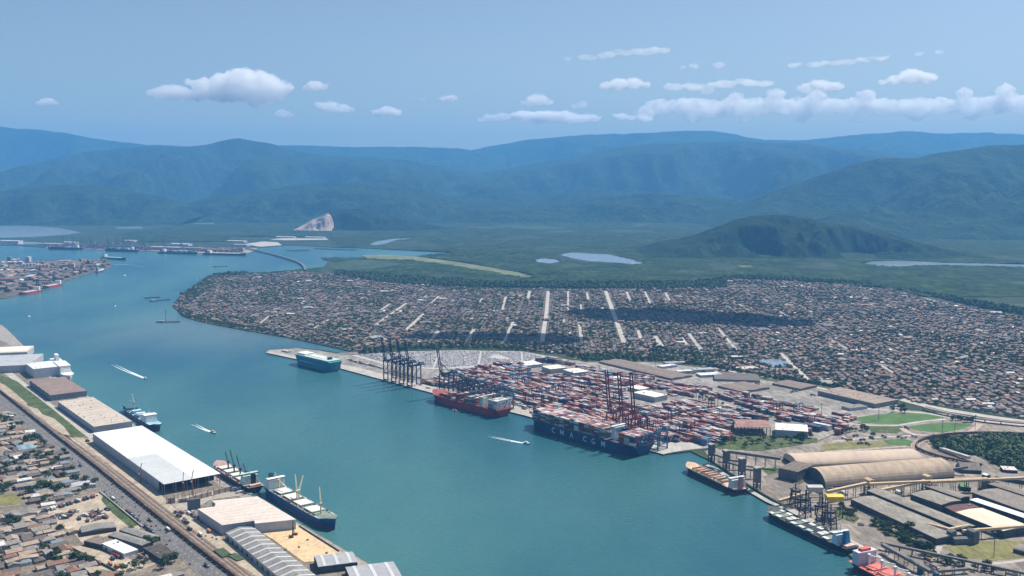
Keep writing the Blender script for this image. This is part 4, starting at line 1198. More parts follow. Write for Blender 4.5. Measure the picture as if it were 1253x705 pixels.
def ship_crane(t, x, z, h, jib, m, ang=0.0, y=0):
    q = MB(); q.cyl(x, y, z, z + h, 1.5, 1.2, 8); q.build("crane_post", m, t)
    q = MB(); q.box(x - 1.8, x + 1.8, y - 1.8, y + 1.8, z + h, z + h + 3.6); q.build("crane_cab", m, t)
    q = MB()
    ca, sa = math.cos(ang), math.sin(ang)
    for s in (-.9, .9):
        q.bar((x - sa * s, y + ca * s, z + h + 1.5), (x + jib[0] * ca - sa * s * .4, y + jib[0] * sa + ca * s * .4, z + h + jib[1]), .7)
    q.bar((x, y, z + h + 3.6), (x + jib[0] * ca * .9, y + jib[0] * sa * .9, z + h + jib[1] * .98), .2)
    q.build("crane_jib", m, t)
def rail_line(t, L, B, z, m=M_SHIPW):
    q = MB()
    for s in (-1, 1): q.bar((L * .1, s * (B / 2 - .3), z + 1), (L * .86, s * (B / 2 - .3), z + 1), .15)
    q.build("railing", m, t)

def deck_gear(t, L, B, z, n=46, x0=.2, x1=.93):
    """winches, pipes, vents and bollards along the deck edges"""
    q = MB()
    for i in range(n):
        x = L * random.uniform(x0, x1); s = random.choice((-1, 1)); y = s * B * random.uniform(.36, .46)
        a, b, h = random.uniform(.5, 2.4), random.uniform(.4, 1.0), random.uniform(.8, 2.6)
        q.box(x - a, x + a, y - b, y + b, z - .1, z + h, random.randrange(4))
    for s in (-1, 1):
        q.bar((L * x0, s * B * .35, z + .7), (L * x1, s * B * .35, z + .7), .45)
    q.build("deck_gear", [M_DECKB, M_SHIPW, M_STEELDK, M_RUST], t)["kind"] = "stuff"
# containers -----------------------------------------------------------------
CONT = [("dark red", (0.22, 0.055, 0.05)), ("rust brown", (0.27, 0.10, 0.07)), ("navy blue", (0.03, 0.06, 0.15)), ("white", (0.70, 0.69, 0.67)), ("pale grey", (0.45, 0.46, 0.47)), ("bright red", (0.42, 0.07, 0.06)), ("orange", (0.50, 0.20, 0.09)), ("teal green", (0.05, 0.20, 0.20)), ("sky blue", (0.10, 0.28, 0.48)), ("pink faded", (0.50, 0.36, 0.33))]
M_CONT = [mat("container_" + k.replace(" ", "_"), c, 0.6, 0.15, 0.12) for k, c in CONT]
_q = MB(); _q.box(-6.05, 6.05, -1.2, 1.2, 0.02, 2.58)
CBOX = (_q.v, _q.f, [0] * 6)
CMESH = {}
def cont_mesh(k):
    if k not in CMESH:
        q = MB(); q.box(-6.0, 6.0, -1.16, 1.16, .02, 2.56)
        for i in range(6): q.box(-5.6 + i * 2.1, -5.0 + i * 2.1, -1.21, 1.21, .1, 2.5)
        for i in (-6.05, 5.97): q.box(i, i + .08, -1.2, 1.2, .02, 2.58)
        CMESH[k] = q.mesh("container", M_CONT[k])
    return CMESH[k]
NCONT = [0]
def one_container(k, loc, rz, label, group):
    o = bpy.data.objects.new("container", cont_mesh(k)); col.objects.link(o)
    o.location = loc; o.rotation_euler = (0, 0, rz)
    NCONT[0] += 1
    return tag(o, label, "container", group)
LOOSE = {"pos": [], "rot": [], "k": []}            # the mass beyond the first 300

# 1 -- great dark blue container ship with white lettering
B = 58
t, L = place_ship("dark blue container ship with large white letters along its hull", "container_ship", "container ship", (776, 561), (641, 522.5), B, -1)
HD = 20
q, st = hull_mesh(L * 1.02, B, HD, 4, 2, .97, .12, 2.0); q.build("hull", [M_HNAVY, mat("dark_boot", (0.05, 0.03, 0.035), .7), mat("ship_deck_dark", (0.10, 0.10, 0.11), .8)], t)
deckhouse(t, L * .195, L * .235, B * .62, HD, 8, M_SHIPW, 2.7, None, .012)
q = MB(); q.box(L * .155, L * .178, -5, 5, HD, HD + 22); q.build("funnel", M_HNAVY, t)
q = MB(); q.bar((L * .97, 0, HD + 5), (L * .97, 0, HD + 20), .9); q.bar((L * .97, -3, HD + 14), (L * .97, 3, HD + 14), .5); q.build("foremast", M_SHIPW, t)
# lettering on the side that faces the fairway
_M = Matrix.Translation(t.location) @ Matrix.Rotation(t.rotation_euler.z, 4, 'Z')
sd = 1 if (_M @ Vector((L * .5, B, 0))).y < (_M @ Vector((L * .5, -B, 0))).y else -1
M_LET = mat("white_lettering", (0.75, 0.76, 0.77), 0.6, 0.05, 0.1)
txt_x = {}
def letter(ch, x, h, z0):
    cu = bpy.data.curves.new("letter", 'FONT'); cu.body = ch; cu.size = h * 1.38; cu.extrude = .06; cu.align_x = 'CENTER'; cu.offset = 0.13
    o = bpy.data.objects.new("letter", cu); col.objects.link(o)
    dg = bpy.context.evaluated_depsgraph_get()
    me = bpy.data.meshes.new_from_object(o.evaluated_get(dg)); bpy.data.objects.remove(o); bpy.data.curves.remove(cu)
    me.materials.clear(); me.materials.append(M_LET)
    o = bpy.data.objects.new("letter", me); col.objects.link(o); o.parent = t
    o.location = (x, sd * (B / 2 + .12), z0)
    o.rotation_euler = (R(90), 0, 0) if sd < 0 else (R(90), 0, R(180))
Minv = _M.inverted()
def x_of(px, py):
    """local x where the pixel meets the ship side"""
    u = (px - 626.5) / FOC; v = (352.5 - py) / FOC; c, s = math.cos(PITCH), math.sin(PITCH)
    o_, d_ = Minv @ Vector((0, 0, CAM_H)), Minv.to_3x3() @ Vector((u, c + v * s, -s + v * c))
    k = (sd * B / 2 - o_.y) / d_.y
    return (o_ + d_ * k)
for ch, px, py in (("C", 677.2, 528.5), ("M", 687.6, 531), ("A", 699.4, 534), ("C", 715.6, 538), ("G", 726, 540.5), ("M", 738, 543.5)):
    letter(ch, x_of(px, py).x, 10.6, 5.6)
SHIP_BAYS = [(L * .255 + i * 13.6) for i in range(int((L * .955 - L * .255) / 13.6))] + [L * .004 + i * 13.3 for i in range(3)]
cw = [3.2, 3.6, 2.8, 2.1, 1.9, 1.0, .8, 1.1, .5, 2.6]
_tiers = {}
top_bays = sorted(SHIP_BAYS)
for bi, bx_ in enumerate(top_bays):
    rows = 22
    if bx_ > L * .80: rows = 18
    if bx_ > L * .89: rows = 13
    hgt = 7
    bayk = random.choices(range(10), cw)[0]
    for r_ in range(rows):
        y = (r_ - (rows - 1) / 2) * 2.52
        hh = hgt - (1 if random.random() < .07 else 0)
        for k_ in range(hh):
            outer = (y * sd > (rows - 1) / 2 * 2.52 - .1)
            vis = outer or (k_ == hh - 1) or (bi == 0)
            if not vis: continue
            c_ = random.choices(range(10), cw)[0] if random.random() < .62 else bayk
            if k_ == hh - 1 and random.random() < .5: c_ = random.choice((9, 9, 9, 1, 0, 3))
            loc = _M @ Vector((bx_ + 6.2, y, HD + 1.2 + k_ * 2.6))
            pri = (outer and k_ >= 0) or bi == 0 or (k_ == hh - 1 and bi < 5)
            if pri and NCONT[0] < 225:
                ordb = ["aftmost", "second", "third", "fourth", "fifth", "sixth", "seventh", "eighth", "ninth", "tenth", "eleventh", "twelfth", "thirteenth", "fourteenth", "fifteenth", "sixteenth", "seventeenth", "eighteenth", "nineteenth", "twentieth", "twenty-first", "twenty-second"][min(bi, 21)]
                tn = ["bottom", "second", "third", "fourth", "fifth", "sixth", "seventh"][k_]
                row = "outer stack of the blue ship" if outer else f"blue ship stack {['one','two','three','four','five','six','seven','eight','nine','ten','eleven','twelve','thirteen','fourteen','fifteen','sixteen','seventeen','eighteen','nineteen','twenty','twenty-one','twenty-two'][r_ if sd < 0 else rows - 1 - r_]} from the fairway"
                one_container(c_, loc, t.rotation_euler.z, f"{CONT[c_][0]} container, {tn} tier, {ordb} bay, {row}", "containers on the dark blue ship")
            else:
                LOOSE["pos"].append(loc); LOOSE["rot"].append(t.rotation_euler.z); LOOSE["k"].append(c_)

def ship_boxes(t, L, B, bays, z, tiers, rows, colours, shorten=.2, pre=""):
    Mx = Matrix.Translation(t.location) @ Matrix.Rotation(t.rotation_euler.z, 4, 'Z')
    for bx_ in bays:
        hb = random.choice(tiers)
        if hb == 0: continue
        for r_ in range(rows):
            y = (r_ - (rows - 1) / 2) * 2.52
            hh = max(1, hb - (1 if random.random() < shorten else 0))
            for k_ in range(hh):
                c_ = random.choices(range(10), colours)[0]
                LOOSE["pos"].append(Mx @ Vector((bx_ + 6.2, y, z + k_ * 2.6))); LOOSE["rot"].append(t.rotation_euler.z); LOOSE["k"].append(c_)

# 2 -- red container ship
B = 48
t, L = place_ship("red container ship with pale containers stacked at its stern", "container_ship", "container ship", (608, 512.5), (523, 491), B, -1)
HD = 17
q, st = hull_mesh(L * 1.03, B, HD, 4, 3, .97, .13, 1.8); q.build("hull", [M_HRED, mat("maroon_boot", (0.16, 0.03, 0.035), .7), mat("deck_maroon", (0.30, 0.07, 0.06), .8, .2, .05)], t)
deckhouse(t, L * .20, L * .25, B, HD, 7, mat("cream_white", (0.66, 0.66, 0.60), .6), 2.7, M_HRED, .012, funnel_x=L * .15)
q = MB(); q.bar((L * .97, 0, HD + 5), (L * .97, 0, HD + 18), .8); q.build("foremast", M_SHIPW, t)
ship_boxes(t, L, B, [L * .015, L * .078], HD + .8, [7], 17, [0, 0, 0, 6, 2, 0, 0, 1, 0, .3], .05)
ship_boxes(t, L, B, [L * .30, L * .36], HD + .8, [5, 6], 17, [1, 1, 1, 3, 3, 1, 0, 2, 0, 1])
ship_boxes(t, L, B, [L * .43, L * .49, L * .55, L * .61, L * .67, L * .73, L * .79], HD + .8, [3, 4, 2, 5, 1], 15, [3, 3, 1, 1.5, .5, 3, .5, .4, .6, 1.5], .4)
# 3 -- car carrier
B = 42
t, L = place_ship("teal car carrier with a green top deck moored at the quay end", "car_carrier", "car carrier", (403, 456.3), (358, 445.5), B, -1)
HD = 26
q, st = hull_mesh(L * 1.04, B, HD, 0, 0, .98, .10, 1.5); q.build("hull", [M_HTEAL, mat("dark_teal_boot", (0.03, 0.07, 0.10), .7), M_HTEAL2], t)
q = MB(); q.prism([(L * .03, -B * .49), (L * .90, -B * .49), (L * .98, -B * .3), (L * .98, B * .3), (L * .90, B * .49), (L * .03, B * .49)], HD - .01, HD + 3.5, 0, 1); q.build("upper_house", [M_HTEAL2, mat("car_deck_pale", (0.46, 0.55, 0.48), .7, .1, .05)], t)
q = MB(); q.box(L * .70, L * .93, -B * .36, B * .36, HD + 3.5, HD + 7.5); q.build("bridge", M_SHIPW, t)
q = MB(); q.box(L * .12, L * .19, -B * .10, B * .10, HD + 3.5, HD + 9); q.build("funnel", M_HNAVY, t)
for k in range(5):
    q = MB(); x = L * (.26 + k * .09); q.box(x - 1.4, x + 1.4, -B * .40, -B * .34, HD + 3.5, HD + 5.2); q.build("vent", M_SHIPW, t)
q = MB(); q.box(L * .30, L * .66, -B * .2, B * .2, HD + 3.5, HD + 4.6); q.build("deck_strip", M_SHIPW, t)
q = MB(); q.box(-.6, -.05, -B * .34, B * .1, 5, 22); q.build("stern_ramp", mat("ramp_teal", (0.03, 0.13, 0.17), .7), t)
_s = 1 if (Matrix.Rotation(t.rotation_euler.z, 4, 'Z') @ Vector((0, 1, 0))).y < 0 else -1
q = MB(); y = _s * (B / 2 + .06); q.box(L * .42, L * .80, min(y, y - _s * .1), max(y, y - _s * .1), 14, 16.2); q.build("side_stripe", mat("pale_blue_stripe", (.35, .52, .6), .6), t)
# 4 -- tan deck bulk carrier on the loading pier
B = 30
t, L = place_ship("small bulk carrier with sandy orange decks under the four loading towers", "bulk_carrier", "cargo ship", (899, 607), (834, 577), B, -1)
HD = 9
q, st = hull_mesh(L * 1.03, B, HD, 3, 2.5, .85, .12, 1.5); q.build("hull", [M_HBLACK, M_BOOT, mat("deck_tan", (0.58, 0.40, 0.27), .8, .2, .05)], t)
q = MB()
for s in (-1, 1): q.bar((L * .22, s * (B / 2 - .1), HD + .9), (L * .92, s * (B / 2 * .97), HD + 1.6), .5, 2.2)
q.build("bulwark", mat("sandy_bulwark", (0.66, 0.52, 0.38), .8), t)
for i in range(4):
    x = L * (.33 + .155 * i)
    q = MB(); q.box(x - 8, x + 8, -B * .3, B * .3, HD, HD + 1.5); q.build("hatch_coaming", M_DECKB, t)
    q = MB(); q.box(x - 7, x + 7, -B * .26, B * .26, HD + 1.5, HD + 1.7); q.build("hold", M_DECKB if i % 2 else mat("dark_hold", (0.09, 0.06, 0.05), .9), t)
    for s in (-1, 1):
        q = MB(); q.box(x - 8 + (s + 1) * 6.5, x - 5 + (s + 1) * 6.5, -B * .3, B * .3, HD + 1.5, HD + 4.0); q.build("hatch_cover", mat("hatch_sandy", (0.60, 0.42, 0.30), .8), t)
deckhouse(t, L * .06, L * .13, B, HD, 5, M_SHIPW, 2.6, mat("pink_red", (0.55, 0.25, 0.22), .6), .01, funnel_x=L * .03)
deck_gear(t, L, B, HD, 40, .2, .9)
# 5 -- long black bulk carrier with pale hatch covers
B = 28
t, L = place_ship("long black hulled bulk carrier with rows of pale hatch covers", "bulk_carrier", "cargo ship", (1033, 681), (933, 633.5), B, -1)
HD = 10
q, st = hull_mesh(L * 1.03, B, HD, 2.5, 2.5, .85, .12, 1.2); q.build("hull", [M_HBLACK, mat("grey_boot", (0.16, 0.17, 0.19), .7), mat("deck_dark_green", (0.07, 0.085, 0.075), .8, .2, .05)], t)
xs = [L * (.235 + .097 * i) for i in range(8)]
for i, x in enumerate(xs):
    q = MB(); q.box(x - 5.6, x + 5.6, -B * .22, B * .22, HD, HD + 1.3); q.build("hatch_coaming", M_DECKG, t)
    if i in (2, 3):
        q = MB(); q.box(x - 5, x + 5, -B * .2, B * .2, HD + 1.3, HD + 1.5); q.build("hold", M_DARK, t)
    for s in (-1, 1):
        y0, y1 = (B * .245, B * .455) if i not in (1, 5) else (B * .03, B * .25)
        q = MB(); q.box(x - 5.2, x + 5.2, min(s * y0, s * y1), max(s * y0, s * y1), HD + .7, HD + 2.2); q.build("hatch_cover", M_HATCH if (i + s) % 3 else M_HATCHG, t)
deckhouse(t, L * .10, L * .155, B, HD, 5, mat("pale_blue_white", (0.60, 0.70, 0.74), .6), 2.5, mat("bright_blue_funnel", (0.02, 0.22, 0.42), .5), .01, funnel_x=L * .075)
q = MB(); q.box(L * .01, L * .06, -B * .3, B * .3, HD, HD + 2.2); q.build("poop_house", mat("pinkish_deck", (0.60, 0.42, 0.38), .8), t)
q = MB(); q.bar((L * .97, 0, HD + 4), (L * .97, 0, HD + 13), .6); q.build("foremast", M_SHIPW, t)
deck_gear(t, L, B, HD, 40)
# 6 -- red deck ship at the lower edge
B = 34
a_ = G(1036, 695, 0)
t = thing("bulk_carrier", "bulk carrier with red decks and lilac white bridge cut by the bottom edge", "cargo ship")
d = Vector((0.40, -.916, 0)); nrm = Vector((-d.y, d.x, 0))
c = a_ + nrm * (B / 2); t.location = (c.x, c.y, 0); t.rotation_euler = (0, 0, math.atan2(d.y, d.x)); L = 150; HD = 9
q, st = hull_mesh(L, B, HD, 3, 2, .85, .12, 1.0); q.build("hull", [mat("dark_red_black_hull", (0.035, 0.025, 0.03), .5), M_BOOT, M_DECKR], t)
q = MB(); q.box(7, 18, -B * .44, B * .44, HD, HD + 17, 0, 1); dh = q.build("deckhouse", [M_LILAC, M_LILAC], t)
g = MB()
for k in range(4):
    for s_ in range(8): y = -B * .4 + s_ * B * .8 / 7; g.box(17.95, 18.08, y - .5, y + .5, HD + 1.6 + 3.6 * k, HD + 2.8 + 3.6 * k)
g.build("window_row", M_GLASS, dh)["kind"] = "stuff"
q = MB(); q.box(9, 16, -B * .22, B * .22, HD + 17, HD + 20); q.build("wheelhouse", M_DECKR, t)
q = MB(); q.box(1.5, 7.5, -B * .25, B * .25, HD, HD + 3); q.build("poop_house", M_DECKB, t)
for i in range(5):
    x = 32 + 22 * i
    q = MB(); q.box(x - 8, x + 8, -B * .3, B * .3, HD, HD + 1.8); q.build("hatch_cover", mat("hatch_red", (0.62, 0.16, 0.12), .6, .1, .05), t)
for i in range(4): ship_crane(t, 21 + 22 * i, HD, 11, (17, 3), M_SHIPW, .35, -B * .0)
deck_gear(t, L, B, HD, 30, .15, .9)
# 7 -- near bank: blue geared bulk carrier
B = 30
t, L = place_ship("blue hulled cargo ship with cream deck cranes at the near quay", "geared_bulk_carrier", "cargo ship", (319, 603), (396, 650), B, 1)
HD = 12
q, st = hull_mesh(L * 1.04, B, HD, 3, 2.5, .85, .12, 1.5); q.build("hull", [M_HBLUE, M_BOOT, M_DECKG], t)
deckhouse(t, L * .06, L * .14, B, HD, 5, M_SHIPW, 2.8, mat("green_funnel", (0.05, 0.20, 0.14), .6), .008, funnel_x=L * .035, roofm=mat("pale_green_deck", (0.40, 0.55, 0.45), .7))
hatches(t, [L * .24, L * .40, L * .56, L * .73], L * .115, B, HD + .4, M_HATCH, 2.2, False)
deck_gear(t, L, B, HD)
for x, jib, an in ((.17, (24, -3), .05), (.48, (20, 20), math.pi * .75), (.50, (16, 24), math.pi * .9), (.83, (11, 25), math.pi * .9)): ship_crane(t, L * x if x != .50 else L * .485, HD if x != .50 else HD + .01, 13, jib, M_CREAM, an, 0 if x not in (.48, .50) else (1.9 if x == .48 else -1.9))
rail_line(t, L, B, HD)
for s in (-1, 1):
    q = MB(); q.bar((L * .99, s * 2, HD + 2), (L * 1.03, s * 9, -1), .3); q.build("anchor_chain", M_RUST, t)
# 8 -- near bank: dark bulk carrier ahead of it
t, L = place_ship("black cargo ship with dark raised deck cranes behind the blue one", "geared_bulk_carrier", "cargo ship", (303, 606), (257, 577), B, -1)
HD = 11
q, st = hull_mesh(L * 1.03, B, HD, 3, 2.5, .85, .12, 1.5); q.build("hull", [M_HBLACK, M_BOOT, mat("deck_rosy", (0.36, 0.24, 0.22), .8, .2, .05)], t)
deckhouse(t, L * .12, L * .2, B, HD, 5, mat("pale_green_house", (0.45, 0.60, 0.55), .6), 2.7, M_HBLACK, .01, funnel_x=L * .07)
q = MB(); q.box(L * .01, L * .05, -B * .3, B * .3, HD, HD + 3); q.build("poop_house", mat("salmon_house", (0.62, 0.42, 0.34), .7), t)
hatches(t, [L * .32, L * .48, L * .64, L * .80], L * .10, B, HD + .4, M_HATCH, 2.2, False)
deck_gear(t, L, B, HD, 70)
for x, jib in ((.25, (9, 15)), (.40, (12, 22)), (.56, (14, 26)), (.72, (10, 17))): ship_crane(t, L * x, HD, 12, jib, M_STEELDK, math.pi * .02)
# 9 -- near bank: blue and white offshore ship
B = 26
t, L = place_ship("blue and white work ship with a tilted crane beside the beige warehouse", "offshore_ship", "work ship", (148, 503), (186, 528), B, 1)
HD = 8
q, st = hull_mesh(L * 1.05, B, HD, 4, 3, .9, .16, 1.5); q.build("hull", [mat("slate_hull", (0.05, 0.08, 0.12), .5), M_BOOT, mat("sky_deck", (0.30, 0.50, 0.58), .8, .2, .05)], t)
deckhouse(t, L * .62, L * .80, B, HD, 4, M_SHIPW, 3, None, .03)
for x, w, m_ in ((.33, 14, mat("sky_house", (0.30, 0.55, 0.66), .7)), (.46, 9, M_SHIPW), (.53, 8, mat("sky_house", (0.30, 0.55, 0.66), .7))):
    q = MB(); q.box(L * x - w / 2, L * x + w / 2, -B * .35, B * .35, HD, HD + 6); q.build("deck_house", m_, t)
q = MB(); q.box(L * .02, L * .2, -B * .4, B * .4, HD, HD + 5); q.build("stern_house", mat("dark_teal_house", (0.06, 0.13, 0.15), .7), t)
ship_crane(t, L * .2, HD, 14, (-12, 20), M_LIGHTROOF, 0, 3)
q = MB(); q.bar((L * .1, 0, HD + 5), (L * .1, 0, HD + 24), .9); q.bar((L * .1, -4, HD + 17), (L * .1, 4, HD + 17), .5); q.build("mast", M_SHIPW, t)
deck_gear(t, L, B, HD, 46, .1, .6)
# 10 -- white cruise vessel behind the white warehouse
B = 28
t, L = place_ship("white passenger ship rising behind the tall white warehouse", "passenger_ship", "passenger ship", (58, 448), (78, 466), B, 1)
q, st = hull_mesh(L * 1.05, B, 12, 2, 0, .9, .14, 1.5); q.build("hull", [M_SHIPW, M_BOOT, M_SHIPW], t)
deckhouse(t, L * .05, L * .80, B, 12, 4, M_SHIPW, 3.2, None, .012)
q = MB(); q.box(L * .2, L * .32, -4, 4, 25, 40); q.build("funnel", M_SHIPW, t)

# distant ships ---------------------------------------------------------------
def far_ship(label, stern, bow, B, HD, hm, deckm, boxes=False, house=M_SHIPW, side=-1, hs=.12):
    t, L = place_ship(label, "cargo_ship", "cargo ship", stern, bow, B, side)
    q, st = hull_mesh(L, B, HD, 3, 2, .88, .12, 1.5, 12); q.build("hull", [hm, M_BOOT, deckm], t)
    q = MB(); q.box(L * hs, L * (hs + .07), -B * .45, B * .45, HD, HD + 17); q.build("deckhouse", house, t)
    q = MB(); q.box(L * (hs - .06), L * (hs - .03), -B * .15, B * .15, HD, HD + 19); q.build("funnel", hm, t)
    for k in range(5):
        q = MB(); x = L * (.3 + .13 * k)
        if boxes: q.box(x - L * .055, x + L * .055, -B * .46, B * .46, HD + .5, HD + random.choice((6, 9, 12))); q.build("container_block", M_CONT[random.choice((0, 1, 2, 4, 7))], t)
        else: q.box(x - L * .05, x + L * .05, -B * .33, B * .33, HD + .2, HD + 2.2); q.build("hatch_cover", M_HATCH, t)
    q = MB(); q.bar((L * .96, 0, HD + 3), (L * .96, 0, HD + 16), 1.0); q.build("foremast", M_SHIPW, t)
    return t
far_ship("red ship nearest the camera on the silo peninsula quay", (53, 357), (27, 361.5), 28, 9, M_HRED, M_DECKR)
far_ship("second red ship moored ahead along the silo peninsula", (78, 349), (56, 353.6), 26, 9, M_HRED, M_DECKR)
far_ship("dark cargo ship under way off the tip of the peninsula", (122.5, 316.8), (152, 318.6), 26, 12, M_HNAVY, M_DECKG, False, side=1)
far_ship("dark ship at the distant terminal, furthest from the bridge", (100, 305.8), (57, 305.2), 32, 14, M_HNAVY, M_DECKG, True, side=-1)
far_ship("large navy container ship at the middle of the distant terminal", (167, 308.8), (126, 307.6), 36, 17, M_HNAVY, M_DECKG, True, side=-1)
far_ship("grey blue ship beside the distant terminal sheds", (192, 310.2), (240, 311.6), 30, 13, mat("slate_hull", (0.05, 0.08, 0.12)), M_DECKB, True, side=1)
far_ship("dark ship at the distant terminal berth nearest the long bridge", (247, 311.8), (300, 313), 30, 12, M_HBLACK, M_DECKB, False, side=1)
far_ship("small white and grey ship at the peninsula tip quay", (116, 334), (124, 331.5), 18, 8, mat("slate_hull", (0.05, 0.08, 0.12)), M_HATCH)

# small boats -----------------------------------------------------------------
M_FOAM = mat("white_foam", (0.60, 0.68, 0.70), 0.9, 0.15, 0.3)
def wake(pts, w0, w1, label=None):
    mb = MB(); n = 22
    P3 = smooth_line([Vector((*G(x, y, 0)[:2], 0)) for x, y in pts], 10)
    for side in (-1, 1):
        for i in range(len(P3) - 1):
            f = i / (len(P3) - 1)
            d = (P3[i + 1] - P3[i]).normalized(); nn = Vector((-d.y, d.x, 0)) * side
            w = w0 + (w1 - w0) * f
            for k in range(3):
                if random.random() < -.25 + .75 * f * f: continue
                a = P3[i].lerp(P3[i + 1], k / 3); b = P3[i].lerp(P3[i + 1], (k + 1) / 3)
                o1, o2 = w * random.uniform(.0, .2), w * random.uniform(.75, .95) * (1 - .45 * f)
                if f < .4: o1 = -.2
                else: o1 = w * (.1 + .35 * f) * random.uniform(.8, 1.1)
                z = .12
                mb.add([a + nn * o1 + Vector((0, 0, z)), b + nn * o1 + Vector((0, 0, z)), b + nn * o2 + Vector((0, 0, z * .6)), a + nn * o2 + Vector((0, 0, z * .6))], [(0, 1, 2, 3) if side > 0 else (3, 2, 1, 0)])
    o = mb.build("wake_foam", M_FOAM); tag(o, kind='stuff')
def boat(label, px, py, head_px, L=16, B=4.5, hm=M_SHIPW, cabin=M_SHIPW, name="motor_boat", cat="boat", mast=False):
    a = G(px, py, 0); h = G(*head_px, 0); d = (h - a).normalized()
    t = thing(name, label, cat, a, math.atan2(d.y, d.x))
    q, st = hull_mesh(L, B, 1.8, 1.0, 0, .9, .2, .5, 10, .7); o = q.build("hull", [hm, M_DARK, M_SHIPW], t); o.location = (-L / 2, 0, 0)
    q = MB(); q.box(-L * .25, L * .12, -B * .36, B * .36, 1.8, 4.0); c = q.build("cabin", cabin, t)
    q = MB(); q.box(-L * .05, L * .125, -B * .365, B * .365, 2.7, 3.5); q.build("window", M_GLASS, c)
    q = MB(); q.box(-L * .2, L * .05, -B * .3, B * .3, 4.0, 4.25); q.build("canopy", cabin, t)
    q = MB(); q.bar((-L * .1, 0, 4.2), (-L * .1, 0, 8 if mast else 6), .25); q.build("mast", M_SHIPW, t)
boat("white speedboat with a long foamy wake before the white warehouse", 178, 463.5, (190, 468), 18, 5)
wake([(177, 463), (168, 459.3), (155, 454), (146, 449.8), (138, 446)], 4.5, 12)
boat("white and dark launch with a short wake off the beige warehouse", 261, 529.5, (270, 533), 22, 6, M_SHIPW, mat("salmon_house", (0.62, 0.42, 0.34)))
wake([(258, 528.5), (250, 525.5), (243, 522), (236, 519)], 4, 9)
boat("small pilot boat with a long straight wake off the dark blue ship", 644.5, 543, (660, 546), 17, 5, mat("orange_hull", (0.55, 0.2, 0.1), .5), M_SHIPW)
wake([(642, 542.6), (628, 540), (612, 536.8), (598, 533.8)], 3.8, 8)
boat("white ferry boat in mid channel off the silo peninsula", 35, 388, (20, 396), 26, 8)
boat("small white launch between the peninsula and the town point", 141, 375, (150, 372), 14, 4.5)
boat("white ferry leaving the tip of the silo peninsula", 152, 337.5, (145, 338.5), 30, 8)
wake([(139, 323.8), (150, 323.6), (165, 325), (177, 328)], 4, 5)
boat("tiny white boat close to the town point", 240, 341.5, (234, 345), 16, 5)
boat("small red workboat alongside the red container ship", 557, 503, (566, 505.5), 14, 5, M_HRED, M_HRED)
boat("small orange lifeboat trailing behind the blue and white ship", 193, 526, (198, 529), 8, 3)
# barges and dredger off the town point
def barge(label, px, py, px2, py2, B, posts=0, ph=14, name="barge"):
    a, b = G(px, py, 0), G(px2, py2, 0); d = b - a
    t = thing(name, label, "barge", (a + b) / 2, math.atan2(d.y, d.x)); L = d.length
    q = MB(); q.prism([(-L / 2, -B / 2), (L / 2 - 3, -B / 2), (L / 2, -B * .3), (L / 2, B * .3), (L / 2 - 3, B / 2), (-L / 2, B / 2)], -1, 2.2); q.build("hull", M_STEELDK, t)
    q = MB(); q.box(-L * .4, -L * .2, -B * .3, B * .3, 2.2, 6); q.build("deckhouse", M_LIGHTROOF, t)
    for i in range(posts):
        x = -L * .1 + L * .5 * i / max(1, posts - 1); q = MB(); q.bar((x, 0, 2.2), (x, 0, ph), .9); q.bar((x, 0, ph), (x + 7, 0, ph * .55), .5); q.build("derrick", M_STEELDK, t)
    q = MB(); q.box(L * .1, L * .4, -B * .35, B * .35, 2.2, 3.4); q.build("cargo", M_RUST, t)
barge("dark dredging barge with two thin masts off the town shore", 191, 394.5, 221, 394, 14, 2, 44, "dredging_barge")
barge("low grey barge moored off the town point", 183, 369, 208, 366.5, 12, 0)
barge("second grey pontoon with white deck load beside the low barge", 176, 365, 196, 363.8, 9, 1, 10)
barge("flat far barge in the channel before the long bridge", 260, 326.6, 279, 326.2, 12, 0)
# finger jetty on the town point
t = thing("jetty", "thin dark timber jetty reaching out from the town point", "jetty", G(213, 354, 0))
q = MB(); a, b = G(213, 355, 0) - t.location, G(245, 352.5, 0) - t.location; q.bar((a.x, a.y, 2), (b.x, b.y, 2), 4, .6); q.build("deck", M_STEELDK, t)
for i in range(6):
    p = a.lerp(b, i / 5); q = MB(); q.bar((p.x, p.y, -2), (p.x, p.y, 2), .8); q.build("pile", M_STEELDK, t)
